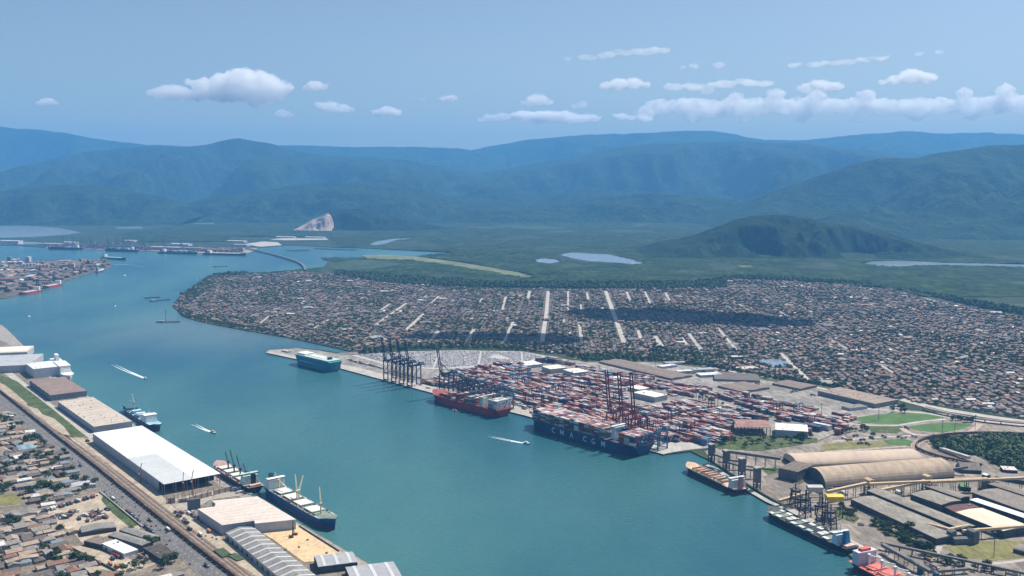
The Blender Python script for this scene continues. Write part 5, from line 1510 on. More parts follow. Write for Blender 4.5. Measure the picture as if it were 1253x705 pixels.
# ================================================================ CONTAINER TERMINAL (far bank)
NRM_R = Vector((-D_R.y, D_R.x, 0))                # away from the water
def sts_crane(m=None, boom_up=True, boom_len=62, hinge=46, twin=False, ang=80):
    def f():
        t = thing("quay_crane", "crane", "crane")
        # local: x along the quay, y inland (0 waterside leg, 28 landside leg)
        for x in (-9, 9):
            for y in (0, 28):
                q = MB(); q.bar((x, y, 0), (x * .92, y, hinge), 2.0); q.build("leg", m, t)
        q = MB()
        for y in (0, 28): q.bar((-9.6, y, 2.2), (9.6, y, 2.2), 1.7)
        for y in (0, 28): q.bar((-9, y, hinge * .36), (9, y, hinge * .36), 1.5); q.bar((-8.5, y, hinge - 1), (8.5, y, hinge - 1), 1.8)
        for x in (-9, 9): q.bar((x, 0, hinge * .36), (x, 28, hinge * .36), 1.5); q.bar((x * .95, 0, hinge * .38), (x * .94, 28, hinge * .95), 1.0)
        q.build("portal_frame", m, t)
        q = MB()
        for x in (-3.2, 3.2): q.bar((x, -2, hinge), (x, 46, hinge), 1.5, 2.4)
        for k in range(7): q.bar((-3.2, 2 + 7 * k, hinge), (3.2, 2 + 7 * k, hinge), .7)
        q.build("girder", m, t)
        q = MB(); a = R(ang) if boom_up else 0.0
        dy, dz = -math.cos(a) * boom_len, math.sin(a) * boom_len
        for x in (-3.2, 3.2): q.bar((x, -2, hinge), (x, -2 + dy, hinge + dz), 1.5, 2.2)
        for k in range(1, 9): q.bar((-3.2, -2 + dy * k / 8, hinge + dz * k / 8), (3.2, -2 + dy * k / 8, hinge + dz * k / 8), .7)
        q.build("boom", m, t)
        q = MB()
        for x in (-5, 5): q.bar((x, 0, hinge), (x * .35, 1, hinge + 23), 1.1); q.bar((x * .35, 1, hinge + 23), (x * .6, 28, hinge), .8)
        q.bar((0, 1, hinge + 23), (0, -2 + dy * .6, hinge + dz * .6), .4)
        q.build("apex_frame", m, t)
        q = MB(); q.box(-4.5, 4.5, 30, 42, hinge + 1, hinge + 7); q.build("machinery_house", mat("machinery_grey", (.28, .30, .34), .7), t)
        q = MB(); q.box(-1.5, 1.5, 8, 12, hinge - 5, hinge - 1.5); q.build("operator_cab", M_GLASS, t)
        return t
    return f
M_CRDK = mat("crane_dark_blue", (0.025, 0.035, 0.065), 0.6, 0.15, 0.1)
M_CRRED = mat("crane_dark_red", (0.20, 0.03, 0.04), 0.6, 0.15, 0.1)
M_CRBLUE = mat("crane_blue", (0.04, 0.13, 0.24), 0.6, 0.15, 0.1)
M_CRTEAL = mat("crane_grey_blue", (0.09, 0.13, 0.17), 0.6, 0.15, 0.1)
CR_ROT = math.atan2(D_R.y, D_R.x)
def sts(key, px, py, label, group, *a, **k):
    p = G(px, py, Z3) + NRM_R * 3
    return place(("sts", key), sts_crane(*a, **k), (p.x, p.y, Z3), CR_ROT, None, label, group)
grp = "raised quay cranes of the container terminal"
sts("dk", 471.0, 465.6, "dark blue raised crane furthest up the quay from the red ship", grp, M_CRDK, True, 62, 50, False, 81)
sts("dk", 480.5, 468.0, "second raised dark blue crane of the group of four", grp)
sts("dk", 490.0, 470.6, "third raised dark blue crane of the group of four", grp)
sts("dk", 500.0, 473.2, "dark blue raised crane of the four closest to the red ship", grp)
sts("dk", 539.5, 484.0, "lone raised dark crane behind the bow of the red ship", grp)
for key, px, py, lb in (("low", 556, 488.5, "dark crane with lowered boom over the red ship bow"), ("low", 571, 492.5, "dark crane with lowered boom over the middle of the red ship"), ("lowb", 592, 497.5, "grey blue crane with lowered boom just ahead of the red ship bridge"), ("lowb", 612, 503, "grey blue crane with lowered boom over the red ship stern")):
    sts(key, px, py, lb, "quay cranes with lowered booms", *((M_CRDK, False, 40, 40) if key == "low" else (M_CRTEAL, False, 40, 38)))
sts("red", 745, 536.0, "dark red raised crane furthest from the dark blue ship stern", grp, M_CRRED, True, 86, 50, True, 83)
sts("red", 760, 540.2, "middle dark red raised crane behind the dark blue ship", grp)
sts("red", 775, 544.4, "dark red raised crane nearest the dark blue ship stern", grp)
sts("blue", 799, 551.6, "blue topped crane with lowered boom at the dark blue ship stern", "quay cranes with lowered booms", M_CRBLUE, False, 38, 34)

for px, py, lb in ((563, 490.5, "dark lowered crane between the first two over the red ship"), (581, 495, "dark lowered crane near the middle of the red ship"), (602, 500.2, "dark lowered crane beside the red ship funnel")):
    sts("low", px, py, lb, "quay cranes with lowered booms")
# container blocks: rows parallel to the quay
yard_px = [(512, 470), (560, 455), (600, 449), (640, 446.5), (668, 440), (700, 444), (740, 452), (790, 458), (800, 447), (850, 453), (900, 463), (950, 473), (1000, 487), (1064, 498), (1048, 512), (1026, 534), (985, 532), (945, 522), (945, 542), (900, 540), (862, 545), (848, 541), (820, 541), (806, 545), (640, 499), (560, 477)]
holes = [[(872, 470), (925, 470), (925, 482), (874, 482)], [(868, 456), (940, 456), (940, 468), (870, 468)], [(940, 466), (996, 468), (992, 478), (944, 477)], [(800, 445), (870, 447), (880, 462), (850, 462), (836, 458), (800, 452)], [(630, 442), (690, 446), (712, 452), (712, 466), (688, 464), (650, 455)], [(762, 474), (818, 478), (822, 500), (770, 500)], [(843, 480), (870, 484), (930, 505), (960, 512), (950, 516), (900, 504), (846, 486)], [(896, 515), (950, 515), (948, 544), (896, 541)], [(725, 440), (826, 458), (826, 470), (725, 450)], [(868, 467), (925, 468), (925, 482), (870, 481)], [(744, 460), (760, 460), (760, 466), (744, 466)], [(948, 516), (1024, 518), (1024, 535), (948, 534)]]
o0 = G(640, 507.8, LAND)
NEAR_ROW = []
lo = math.floor
blk = {}
for ri in range(150):
    band = ri % 9
    if band in (7, 8): continue                        # aisle for the yard cranes
    off = 48 + ri * 2.62 + (ri // 9) * 3.5
    s = -560.0
    while s < 1100:
        p = o0 + NRM_R * off + D_R * s
        ix = int((s + 560) // 12.4)
        if ix % 22 == 20:
            s += 12.4; continue
        a, b = P(p.x, p.y, LAND)
        if inside(yard_px, a, b) and not any(inside(h, a, b) for h in holes):
            key = (ri // 9, ix // 3)
            if key not in blk:
                z0 = noise.noise(Vector((s * .006, off * .01, 2)))
                blk[key] = (max(0, min(5, int(3.2 + z0 * 3 + random.uniform(-1.3, 1.3)))), random.choices(range(10), cw if a > 640 else [4, 5, 3, 3, 2, 3, 1, 2, 1, 4])[0])
            hb, bk = blk[key]
            hh = max(0, hb - (1 if random.random() < .3 else 0) - (1 if random.random() < .1 else 0))
            near = P(p.x, p.y, LAND)[1]
            for k_ in range(hh):
                c_ = bk if random.random() < .45 else random.choices(range(10), cw)[0]
                if k_ == hh - 1 and random.random() < .34: c_ = random.choice((3, 4, 9, 9, 1, 0))
                loc = Vector((p.x, p.y, Z2 + .2 + k_ * 2.6))
                NEAR_ROW.append((loc.length, loc, c_, k_, ri, ix))
        s += 12.4
NEAR_ROW.sort(key=lambda r: r[0])
LEFT = 298 - NCONT[0]
YARD_C = []
for i, (d, loc, c_, k_, ri, ix) in enumerate(NEAR_ROW):
    if len(YARD_C) < LEFT:
        o = one_container(c_, loc, CR_ROT, "", "containers in the terminal yard")
        YARD_C.append((o, f"{CONT[c_][0]} yard container, {['ground', 'second', 'third', 'fourth', 'fifth', 'sixth'][k_]} tier", loc))
    else:
        LOOSE["pos"].append(loc); LOOSE["rot"].append(CR_ROT); LOOSE["k"].append(c_)
scatter("stacked_containers", *CBOX, LOOSE["pos"], LOOSE["rot"], np.ones(len(LOOSE["pos"])), M_CONT, LOOSE["k"])
p_stern = G(812, 556, LAND); p_grove = G(870, 546, LAND); p_tow = G(870, 563, LAND); p_oshed = G(905, 541, LAND)
label_by_landmark(YARD_C, [("the blue ship stern", p_stern), ("the first loading tower", p_grove), ("the open red shed", p_oshed)])

# yard gantry cranes (rubber tyred)
def rtg(m):
    def f():
        t = thing("yard_crane", "yard crane", "crane")
        for x in (-4, 4):
            for y in (-12, 12):
                q = MB(); q.bar((x, y, 0), (x, y, 21), 1.1); q.build("leg", m, t)
        q = MB()
        for x in (-4, 4): q.bar((x, -13, 21.6), (x, 13, 21.6), 1.3, 1.6)
        for y in (-12.6, 12.6): q.bar((-4, y, 21.6), (4, y, 21.6), 1.0)
        q.build("gantry_beam", m, t)
        for y in (-12, 12):
            q = MB(); q.bar((-4.5, y, 1.2), (4.5, y, 1.2), 1.2); q.build("sill_beam", m, t)
        q = MB(); q.box(-3, 3, -4, 1, 22.4, 24.4); q.build("trolley", M_LIGHTROOF, t)
        return t
    return f
RTG = []
for i in range(46):
    b_ = random.randrange(1, 15); off = 48 + (b_ * 9 + 2.5) * 2.62 + b_ * 3.5; s = random.uniform(-420, 900)
    p = o0 + NRM_R * off + D_R * s
    a, b = P(p.x, p.y, LAND)
    if inside(yard_px, a, b) and not any(inside(h, a, b) for h in holes):
        k = random.choice(("blue", "dark", "red", "dark", "blue"))
        o = place(("rtg", k), rtg({"blue": M_CRBLUE, "dark": M_CRDK, "red": M_CRRED}[k]), (p.x, p.y, Z2 + .2), CR_ROT, None, None, "yard gantry cranes straddling the stacks")
        RTG.append((o, f"{k} gantry crane straddling containers", Vector((p.x, p.y, 0))))
label_by_landmark(RTG, [("the red ship stern", G(632, 507, 0)), ("the blue ship stern", p_stern), ("the car yard", G(600, 437, 0)), ("the long brown warehouse", G(1040, 485, 0))])

# terminal buildings
def wh(label, A, B, C, H, roof, wall, style='flat', **k): return warehouse(label, A, B, C, H, roof, wall, style, **k)
wh("white terminal building with blue grey walls behind the red cranes", (774.5, 480.5), (789, 477.5), (778.5, 491.5), 12, mat("cream_white_roof", (0.74, 0.70, 0.60), .6, .06, .03), M_GREYWALL)
wh("small white terminal building just behind the larger one", (768, 473.5), (780, 471.5), (771, 479), 9, M_SHIPW, M_GREYWALL)
wh("pale flat building in the yard nearest the car yard", (632, 443.5), (652, 441.5), (640, 448), 8, M_SHIPW, M_GREYWALL)
wh("white roofed yard building with a grey front", (663, 448.5), (682, 446.5), (670, 452.5), 12, mat("cream_white_roof", (0.74, 0.70, 0.60)), M_LIGHTROOF)
wh("white yard building beside the grey fronted one", (689, 452.5), (707, 450.5), (695, 457.5), 12, mat("cream_white_roof", (0.74, 0.70, 0.60)), M_LIGHTROOF)
wh("low white office between the yard stacks", (744, 461.5), (757, 460.5), (747, 465), 7, M_SHIPW, M_GREYWALL)
M_DULLB = mat("dull_brown_roof", (0.21, 0.165, 0.14))
wh("long low brown warehouse along the green verge behind the terminal", (822, 463.5), (733, 442.5), (836, 457), 5, M_DULLB, M_GREYROOF, 'gable', bays=2, rh=1.5)
wh("brown warehouse at the middle of the rear terminal yard", (908, 479.5), (878, 472), (920, 469), 5, M_DULLB, M_GREYROOF, 'gable', bays=2, rh=1.5)
wh("dark roofed warehouse behind the middle brown one", (930, 466), (874, 464), (920, 457), 5, mat("smoky_roof", (0.14, 0.12, 0.11), .9), M_GREYROOF, 'gable', bays=2, rh=1.5)
wh("brown warehouse close to the long one by the town edge", (980, 476), (945, 469), (990, 470), 5, M_DULLB, M_GREYROOF, 'gable', bays=1, rh=1.5)
wh("longest brown warehouse with a blue grey end by the lawns", (1071, 494.5), (1001, 478.5), (1094, 488.5), 10, mat("tan_brown_roof", (0.30, 0.235, 0.19), .85, .15, .03), mat("blue_grey_wall", (0.22, 0.23, 0.25)), 'flat')
wh("white canopy building in front of the yard by the open red shed", (949, 526), (949, 518), (988, 523.5), 14, M_SHIPW, M_GREYWALL)
for i, (a_, b_, c_, m_, lb) in enumerate((((810, 449), (804, 447.5), (832, 447.5), M_SHIPW, "small white shed furthest along the rear road"), ((830, 455), (826, 453.5), (848, 453.5), M_SHIPW, "small white shed second along the rear road"), ((850, 453), (846, 451), (872, 451), M_LIGHTROOF, "grey shed third along the rear road"),
                                    ((858, 459.5), (852, 457), (880, 456.5), M_SHIPW, "white shed by the dark roofed warehouse"), ((815, 444.5), (812, 443), (838, 443), M_LIGHTROOF, "grey shed at the bend of the green verge"), ((905, 452), (898, 449.5), (930, 451), M_TAN, "tan shed beside the rear green verge"), ((1040, 500), (1030, 497), (1060, 497), M_GREYROOF, "grey shed before the longest brown warehouse"))):
    wh(lb, a_, b_, c_, 6, m_, M_GREYWALL, 'flat', name="storage_shed", cat="shed")
# open red roofed shed on columns
o, ang, L, W = rect3((902, 522.5), (943, 523.5), (902, 513.5), LAND + 16)
t = thing("open_shed", "open shed with rusty red roof on tall dark columns", "shed", (o.x, o.y, LAND), ang)
q = MB(); q.gable(0, L, 0, W, 16, 2.5, 0, .6, 'x', .5); q.build("roof", mat("rust_red_roof", (0.30, 0.17, 0.14), .8, .25, .05), t)
for i in range(10):
    for y in (.6, W - .6):
        q = MB(); x = .6 + (L - 1.2) * i / 9; q.bar((x, y, 0), (x, y, 16), 1.3); q.build("column", M_STEELDK, t)
# big container blocks along the lower yard edge
for (x0, y0, n, tiers, ks, lb) in ((986, 531, 5, 4, (0, 9, 0), ""), (1000, 528.5, 5, 4, (2, 0, 2), ""), (1012, 527, 4, 4, (3, 4, 3), ""), (1021, 525.5, 4, 4, (2, 0, 7), ""),):
    p0 = G(x0, y0, LAND)
    for a_ in range(3):
        for b_ in range(n):
            for k_ in range(tiers):
                loc = p0 + D_R * (-a_ * 12.4) + NRM_R * (b_ * 2.6) + Vector((0, 0, .6 + k_ * 2.6))
                LOOSE2 = globals().setdefault("LOOSE2", {"pos": [], "k": []}); LOOSE2["pos"].append(loc); LOOSE2["k"].append(random.choice(ks))
scatter("stacked_containers", *CBOX, LOOSE2["pos"], [CR_ROT] * len(LOOSE2["pos"]), np.ones(len(LOOSE2["pos"])), M_CONT, LOOSE2["k"])

# parked export cars: rows of tiny bodies (thousands: one mass)
cb = MB(); cb.box(-2.1, 2.1, -.85, .85, .1, .9); cb.box(-1.3, 1.0, -.75, .75, .9, 1.45, 1)
M_CARP = [mat("lot_car_" + n, c, .35, .05, .5) for n, c in (("white", (.78, .78, .77)), ("silver", (.5, .51, .52)), ("dark", (.06, .06, .065)), ("red", (.3, .04, .03)), ("blue", (.05, .10, .22)))]
pos, mo = [], []
cy = [(436, 434.4), (500, 431), (560, 429.6), (640, 431.5), (664, 436.5), (640, 444), (575, 448), (535, 451), (500, 448), (474, 445)]
cpts = [G(x, y, LAND) for x, y in cy]
mnx, mxx, mny, mxy = min(p.x for p in cpts), max(p.x for p in cpts), min(p.y for p in cpts), max(p.y for p in cpts)
y_ = mny
rr = 0
while y_ < mxy:
    x_ = mnx
    lane = noise.noise(Vector((0, y_ * .03, 9)))
    while x_ < mxx:
        if in_px(cy, x_, y_) and noise.noise(Vector((x_ * .012, y_ * .012, 4))) > -.55 and int((x_ - mnx) / 2.7) % 44 < 42:
            pos.append((x_, y_, Z3 + .25)); mo.append(random.choices(range(5), [6, 4, 2.2, .8, .8])[0])
        x_ += 2.7
    rr += 1; y_ += 5.3 if rr % 2 else 9.5
scatter("parked_export_cars", cb.v, cb.f, [0] * 6 + [0] * 6, pos, [1.57] * len(pos), np.ones(len(pos)), M_CARP, mo)
# low dark rail wagons and jetty clutter on the quay road by the car carrier
for i in range(16):
    p = G(425, 441, Z3).lerp(G(468, 452, Z3), i / 16) + NRM_R * random.uniform(0, 10)
    put_truck((p.x, p.y, Z3 + .05), CR_ROT + random.gauss(0, .05), None, "lorries on the far quay")
for i in range(18):
    p = G(520, 476, Z3).lerp(G(800, 549, Z3), i / 18) + NRM_R * random.uniform(6, 36)
    put_truck((p.x, p.y, Z3 + .05), CR_ROT + random.gauss(0, .1), None, "lorries on the far quay")
wh("low tan transit shed at the far tip of the quay", (345, 428.6), (352, 430.2), (340, 426), 4, M_TAN, M_GREYWALL, 'flat', name="storage_shed", cat="shed")
def mast(label, px, py, h, group=None, z=LAND, m=M_STEELDK):
    def mk():
        t = thing("light_mast", "mast", "light mast")
        q = MB(); q.bar((0, 0, 0), (0, 0, 30), .9, n=6); q.build("pole", m, t)
        q = MB(); q.box(-1.6, 1.6, -1.6, 1.6, 29.4, 30.6); q.build("lamp_ring", m, t)
        return t
    p = G(px, py, z)
    return place("mast", mk, p, random.random(), (1, 1, h / 30), label, group)
mg = "tall light masts of the port"
for px, py, h, lb in ((1168, 531, 38, "dark light mast on the rail loop in front of the round lawn"), (1193, 528, 32, "dark light mast at the far end of the round lawn"), (1153, 531, 26, "shorter light mast left of the round lawn centre"), (1075, 514, 28, "light mast standing on the upper lawn"), (1216, 682, 34, "thin light mast on the dry lawn by the lower edge"),
                      (822, 451, 34, "thick mast on the green verge behind the long brown warehouse"), (802, 451, 26, "mast at the rear road bend"), (527, 446, 30, "mast at the edge of the car yard"), (521, 447, 28, "second mast by the car yard near the raised cranes"), (567, 447, 26, "mast where car yard and container stacks meet"), (648, 503, 34, "white lit mast between the two container ships"),
                      (700, 470, 30, "mast among the stacks behind the dark blue ship"), (733, 462, 30, "mast near the low white office"), (860, 500, 32, "mast in the yard by the thin green strip"), (920, 512, 30, "mast behind the open red shed"), (880, 520, 32, "mast near the yard end by the open shed"), (650, 470, 30, "mast among stacks behind the red ship stern"), (600, 462, 30, "mast among the stacks behind the red ship"), (1005, 512, 30, "mast by the lower yard block ends")):
    mast(lb, px, py, h, mg)

# ================================================================ BULK TERMINAL (lower right)
M_CONCD = mat("grey_concrete_tower", (0.15, 0.15, 0.155), 0.9, 0.2, 0.08)
M_VAULT = mat("sandy_vault_roof", (0.43, 0.335, 0.245), 0.85, 0.14, 0.02)
M_VAULT2 = mat("pinkish_roof", (0.50, 0.395, 0.305), 0.85, 0.10, 0.02)
def vault_shed():
    a, b = G(1010, 598, LAND), G(1168, 585, LAND); c = G(983, 584, LAND)
    d = b - a; L = d.length; d.normalize(); n_ = Vector((-d.y, d.x, 0)); W = (c - a).dot(n_)
    t = thing("vaulted_warehouse", "huge barrel vaulted sandy roofed warehouse with a dark end", "warehouse", (a.x, a.y, LAND), math.atan2(d.y, d.x))
    W = max(W, 46); H = 22
    q = MB(); q.vault(0, L, 0, W, 2.5, H, 0, 16, 1); q.build("roof", [M_VAULT, M_DARKWALL], t)  # dark end colour paints in the shade of the end wall
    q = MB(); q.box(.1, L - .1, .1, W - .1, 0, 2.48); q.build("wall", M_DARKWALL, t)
    for i in range(13):
        x = L * (i + .5) / 13
        q = MB(); vs = []
        for k in range(17):
            th = math.pi * k / 16
            for xx, e in ((x - .35, .25), (x + .35, .25)): vs.append((xx, W / 2 - (W / 2 + e) * math.cos(th), 2.5 + (H + e) * math.sin(th)))
        q.add(vs, [(2 * k, 2 * k + 1, 2 * k + 3, 2 * k + 2) for k in range(16)]); q.build("roof_rib", M_VAULT, t)
    return t
vault_shed()
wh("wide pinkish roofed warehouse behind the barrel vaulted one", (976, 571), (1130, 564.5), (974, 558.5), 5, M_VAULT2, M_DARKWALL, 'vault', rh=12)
wh("dark industrial block at the left end of the pinkish warehouse", (953, 573), (976, 578), (957, 561), 17, mat("dark_brown_roof", (0.17, 0.14, 0.12), .9), M_CONCD, 'flat', name="industrial_building", cat="building")
def gallery(label, a, b, za, zb, w, h, m, trestle=5, name="conveyor_gallery", legm=M_STEELDK):
    A, B = G(*a, LAND), G(*b, LAND)
    t = thing(name, label, "conveyor", A)
    Bv = B - A
    q = MB(); q.bar((0, 0, za), (Bv.x, Bv.y, zb), w, h); q.build("gallery", m, t)
    for i in range(trestle):
        f = (i + .5) / trestle; p = Bv * f; z_ = za + (zb - za) * f - h / 2
        n_ = Vector((-Bv.y, Bv.x, 0)).normalized() * w * .5
        q = MB(); q.bar(p + n_, (p.x + n_.x, p.y + n_.y, z_), .7); q.bar(p - n_, (p.x - n_.x, p.y - n_.y, z_), .7); q.bar(p + n_ + Vector((0, 0, z_ * .5)), p - n_ + Vector((0, 0, z_ * .5)), .5); q.build("trestle", legm, t)
    return t
def gal(label, a, b, ha, hb, w, h, m, n=5):
    """a, b: pixels of the gallery itself at its heights"""
    pa, pb = G(*a, LAND + ha), G(*b, LAND + hb)
    return gallery(label, P(pa.x, pa.y, LAND), P(pb.x, pb.y, LAND), ha, hb, w, h, m, n)
M_GALT = mat("tan_gallery", (0.56, 0.42, 0.26), 0.8, 0.12, 0.05)
M_GALG = mat("grey_gallery", (0.17, 0.165, 0.16), 0.85, 0.2, 0.05)
gal("tan conveyor gallery from the yellow hut to the first transfer tower", (1012, 602), (1060, 591.5), 17, 20, 5, 4, M_GALT)
gal("tan conveyor gallery along the foot of the vaulted warehouse", (1064, 592.5), (1208, 586), 20, 20, 5, 4, M_GALT, 9)
gal("second tan conveyor gallery rising to the middle transfer tower", (1078, 600), (1132, 588.5), 13, 20, 5, 4, M_GALT)
gal("tan conveyor gallery running out of the picture past the last transfer tower", (1138, 590), (1275, 584), 20, 19, 5, 3.6, M_GALT, 8)
gal("tan gallery descending to the ship loaders from the shore", (953, 613), (992, 602), 8, 13, 5, 3.5, M_GALT)
gal("grey elevated gallery from the first loading tower to the dark block", (884, 551.5), (955, 561.5), 18, 19, 5, 4.5, M_GALG, 6)
gal("long grey pipe gallery across the lower corner lawn", (1078, 664), (1275, 706), 9, 8, 4, 3, M_GALG, 12)
gal("tan gallery crossing the foot of the grey sheds", (1136, 641.5), (1167, 649), 10, 13, 4, 3.5, M_GALT, 4)
gal("tan gallery from the grey transfer house past the white roofed shed", (1178, 650), (1265, 643), 13, 13, 4, 3.5, M_GALT, 6)
gal("upper tan gallery between the two grey transfer houses", (1160, 648), (1186, 643), 14, 14, 3.6, 3.2, M_GALT, 2)
gal("grey inclined gallery behind the barrel vaulted warehouse", (1150, 577), (1184, 571.5), 6, 14, 4, 3.5, M_GALG, 3)
gal("pale long low shed gallery beside the curved tracks", (1151, 549), (1186, 560), 4, 6, 7, 5, mat("pale_gallery", (0.5, 0.46, 0.4), .8), 3)
gal("grey conveyor along the quay below the red decked ship", (1080, 666.5), (1140, 700), 11, 11, 6, 4, M_GALG, 5)
gal("grey low conveyor at the lower edge", (1148, 699), (1186, 696), 6, 6, 4, 3, M_GALG, 3)
def tower_house(label, px, py, w, d, h, m, legs=0, roofm=None, name="transfer_tower", ang=ANG_S, cat="tower"):
    p = G(px, py, LAND)
    t = thing(name, label, cat, p, ang)
    if legs:
        for x in (-w / 2 + .8, w / 2 - .8):
            for y in (-d / 2 + .8, d / 2 - .8):
                q = MB(); q.bar((x, y, 0), (x, y, legs), 1.3); q.build("leg", M_STEELDK, t)
        q = MB()
        for z_ in (legs * .33, legs * .66):
            for x in (-w / 2 + .8, w / 2 - .8): q.bar((x, -d / 2 + .8, z_), (x, d / 2 - .8, z_), .7); q.bar((x, -d / 2 + .8, z_ - legs * .3), (x, d / 2 - .8, z_), .6)
            for y in (-d / 2 + .8, d / 2 - .8): q.bar((-w / 2 + .8, y, z_), (w / 2 - .8, y, z_), .7)
        q.build("bracing", M_STEELDK, t)
    q = MB(); q.box(-w / 2, w / 2, -d / 2, d / 2, legs, h); q.build("housing", m, t)
    q = MB(); q.gable(-w / 2, w / 2, -d / 2, d / 2, h, 1.6, 0, .5, 'x', .4); q.build("roof", roofm or m, t)
    return t
tower_house("tan capped transfer tower at the end of the yellow hut gallery", 1063, 604, 13, 9, 23, M_GALT, 14, M_GALT)
tower_house("tan capped transfer tower at the middle of the vault foot", 1134, 600, 13, 9, 24, M_GALT, 14, M_GALT)
tower_house("dark transfer tower with white cap where galleries meet", 1206, 597, 9, 9, 22, M_CONCD, 0, M_SHIPW)
tower_house("yellow loader hut standing on a dark steel tower", 1020, 633, 24, 14, 33, M_YEL, 26, M_YEL, "loader_house", ANG_S + 1.2, "loader")
tower_house("pale grey loader hut standing on a dark steel tower", 996, 620, 22, 13, 32, mat("pale_hut", (.52, .50, .46), .7), 25, mat("pale_hut", (.52, .50, .46)), "loader_house", ANG_S + 1.2, "loader")
tower_house("grey transfer house at the foot of the galleries", 1164, 663, 9, 9, 15, M_CONCD, 0)
tower_house("taller grey transfer house by the white roofed shed", 1190, 664, 13, 10, 17, M_CONCD, 0)
tower_house("long grey block under the taller transfer house", 1180, 665, 34, 9, 8, M_CONCD, 0, None, "industrial_building", 0.1, "building")
tower_house("dark cube building at the corner of the hedge strip", 1129, 670, 13, 12, 9, M_DARKWALL, 0, None, "industrial_building", ANG_S, "building")
for px, py, h, lb in ((870.5, 566, 33, "loading tower nearest the blue ship stern"), (888.5, 575, 34, "second loading tower of the pier"), (907.5, 586, 35, "third loading tower of the pier"), (926, 599, 36, "loading tower nearest the long black ship")):
    tower_house("dark grey " + lb, px, py, 10, 9, h, M_CONCD, 12, mat("tower_cap", (.42, .40, .36), .8), "loading_tower", ANG_S, "loading tower")
gal("grey conveyor bridge linking the first two loading towers", (874, 556), (886, 560), 20, 20, 4, 3, M_GALG, 1)
gal("grey conveyor bridge linking the second and third loading towers", (892, 566), (905, 570), 20, 20, 4, 3, M_GALG, 1)
gal("grey conveyor bridge from the third tower to the shore", (911, 574), (926, 576), 16, 14, 4, 3, M_GALG, 1)
gal("grey conveyor bridge from the second tower to the shore", (892, 563), (912, 565), 17, 14, 4, 3, M_GALG, 2)
# loading pier
t = thing("pier", "concrete loading pier on piles under the four loading towers", "pier", G(868, 572, 0))
pp = [(862, 568), (875, 573), (905, 593), (940, 613.5), (960, 622)]
w = [G(x, y, 2.6) - Vector(t.location) for x, y in pp]
q = MB(); strip(q, w, 9, 2.6, .9); q.build("deck", M_CONC, t)
for i in range(len(w) - 1):
    for k in range(3):
        p = w[i].lerp(w[i + 1], k / 3); q = MB(); q.bar((p.x, p.y, -2), (p.x, p.y, 1.65), 1.4); q.build("pile", M_CONCD, t)
t = thing("pier", "concrete berth under the ship loaders beside the long black ship", "pier", G(975, 632, 0))
w = [G(x, y, 2.6) - Vector(t.location) for x, y in ((962, 621), (1000, 641), (1050, 667.5), (1075, 682))]
q = MB(); strip(q, w, 12, 2.6, .9); q.build("deck", M_CONC, t)
for i in range(len(w) - 1):
    for k in range(3):
        p = w[i].lerp(w[i + 1], k / 3); q = MB(); q.bar((p.x, p.y, -2), (p.x, p.y, 1.65), 1.4); q.build("pile", M_CONCD, t)
# steel ship loaders
def ship_loader(label, px, py, h, reach):
    t = thing("ship_loader", label, "loader", G(px, py, LAND), ANG_S)
    for x in (-8, 8):
        for y in (-5, 5): q = MB(); q.bar((x, y, 0), (x * .6, y * .8, h), 1.2); q.build("leg", M_STEELDK, t)
    q = MB()
    for z_ in (h * .3, h * .62, h):
        for y in (-5, 5): q.bar((-8, y, z_), (8, y, z_), .9); q.bar((-8, y, z_ - h * .3), (8, y, z_), .6); q.bar((8, y, z_ - h * .3), (-8, y, z_), .6)
        for x in (-7, 7): q.bar((x, -5, z_), (x, 5, z_), .9)
    q.build("lattice", M_STEELDK, t)
    q = MB(); q.bar((0, 6, h * .8), (0, -reach, h * .95), 2.2, 2.6); q.bar((0, 0, h * 1.35), (0, -reach * .9, h * .97), .5); q.bar((0, 0, h), (0, 0, h * 1.35), 1.2); q.build("boom", M_STEELDK, t)
    q = MB(); q.bar((0, -reach * .85, h * .93), (0, -reach * .85, h * .45), 1.5); q.build("chute", M_STEELDK, t)
ship_loader("dark lattice ship loader at the bow of the long black ship", 985, 632, 30, 16)
ship_loader("dark lattice ship loader between the two loader huts", 1006, 640, 29, 15)
ship_loader("dark lattice ship loader below the yellow hut", 1016, 646, 26, 13)
ship_loader("dark thin lattice loader at the start of the berth", 973, 619, 26, 8)
for px, py, h in ((1046, 648, 12), (1140, 706, 22), (1152, 712, 22)):
    pass
def stiff_crane(label, px, py, tipx, tipy, h0, h1):
    a = G(px, py, LAND); b = G(tipx, tipy, LAND + h1) - a
    t = thing("quay_derrick", label, "crane", a)
    q = MB(); q.box(-3, 3, -3, 3, 0, h0); q.build("cab", M_CRBLUE, t)
    q = MB(); q.bar((0, 0, h0), b, 1.2); q.bar((1, 0, h0 + 3), b, .5); q.build("jib", mat("pale_blue_steel", (.38, .46, .52), .6), t)
stiff_crane("pale blue quay derrick leaning beside the red decked ship", 1126, 702, 1110, 681, 9, 22)
stiff_crane("second pale blue derrick at the lower edge by the red decked ship", 1145, 709, 1131, 690, 9, 22)
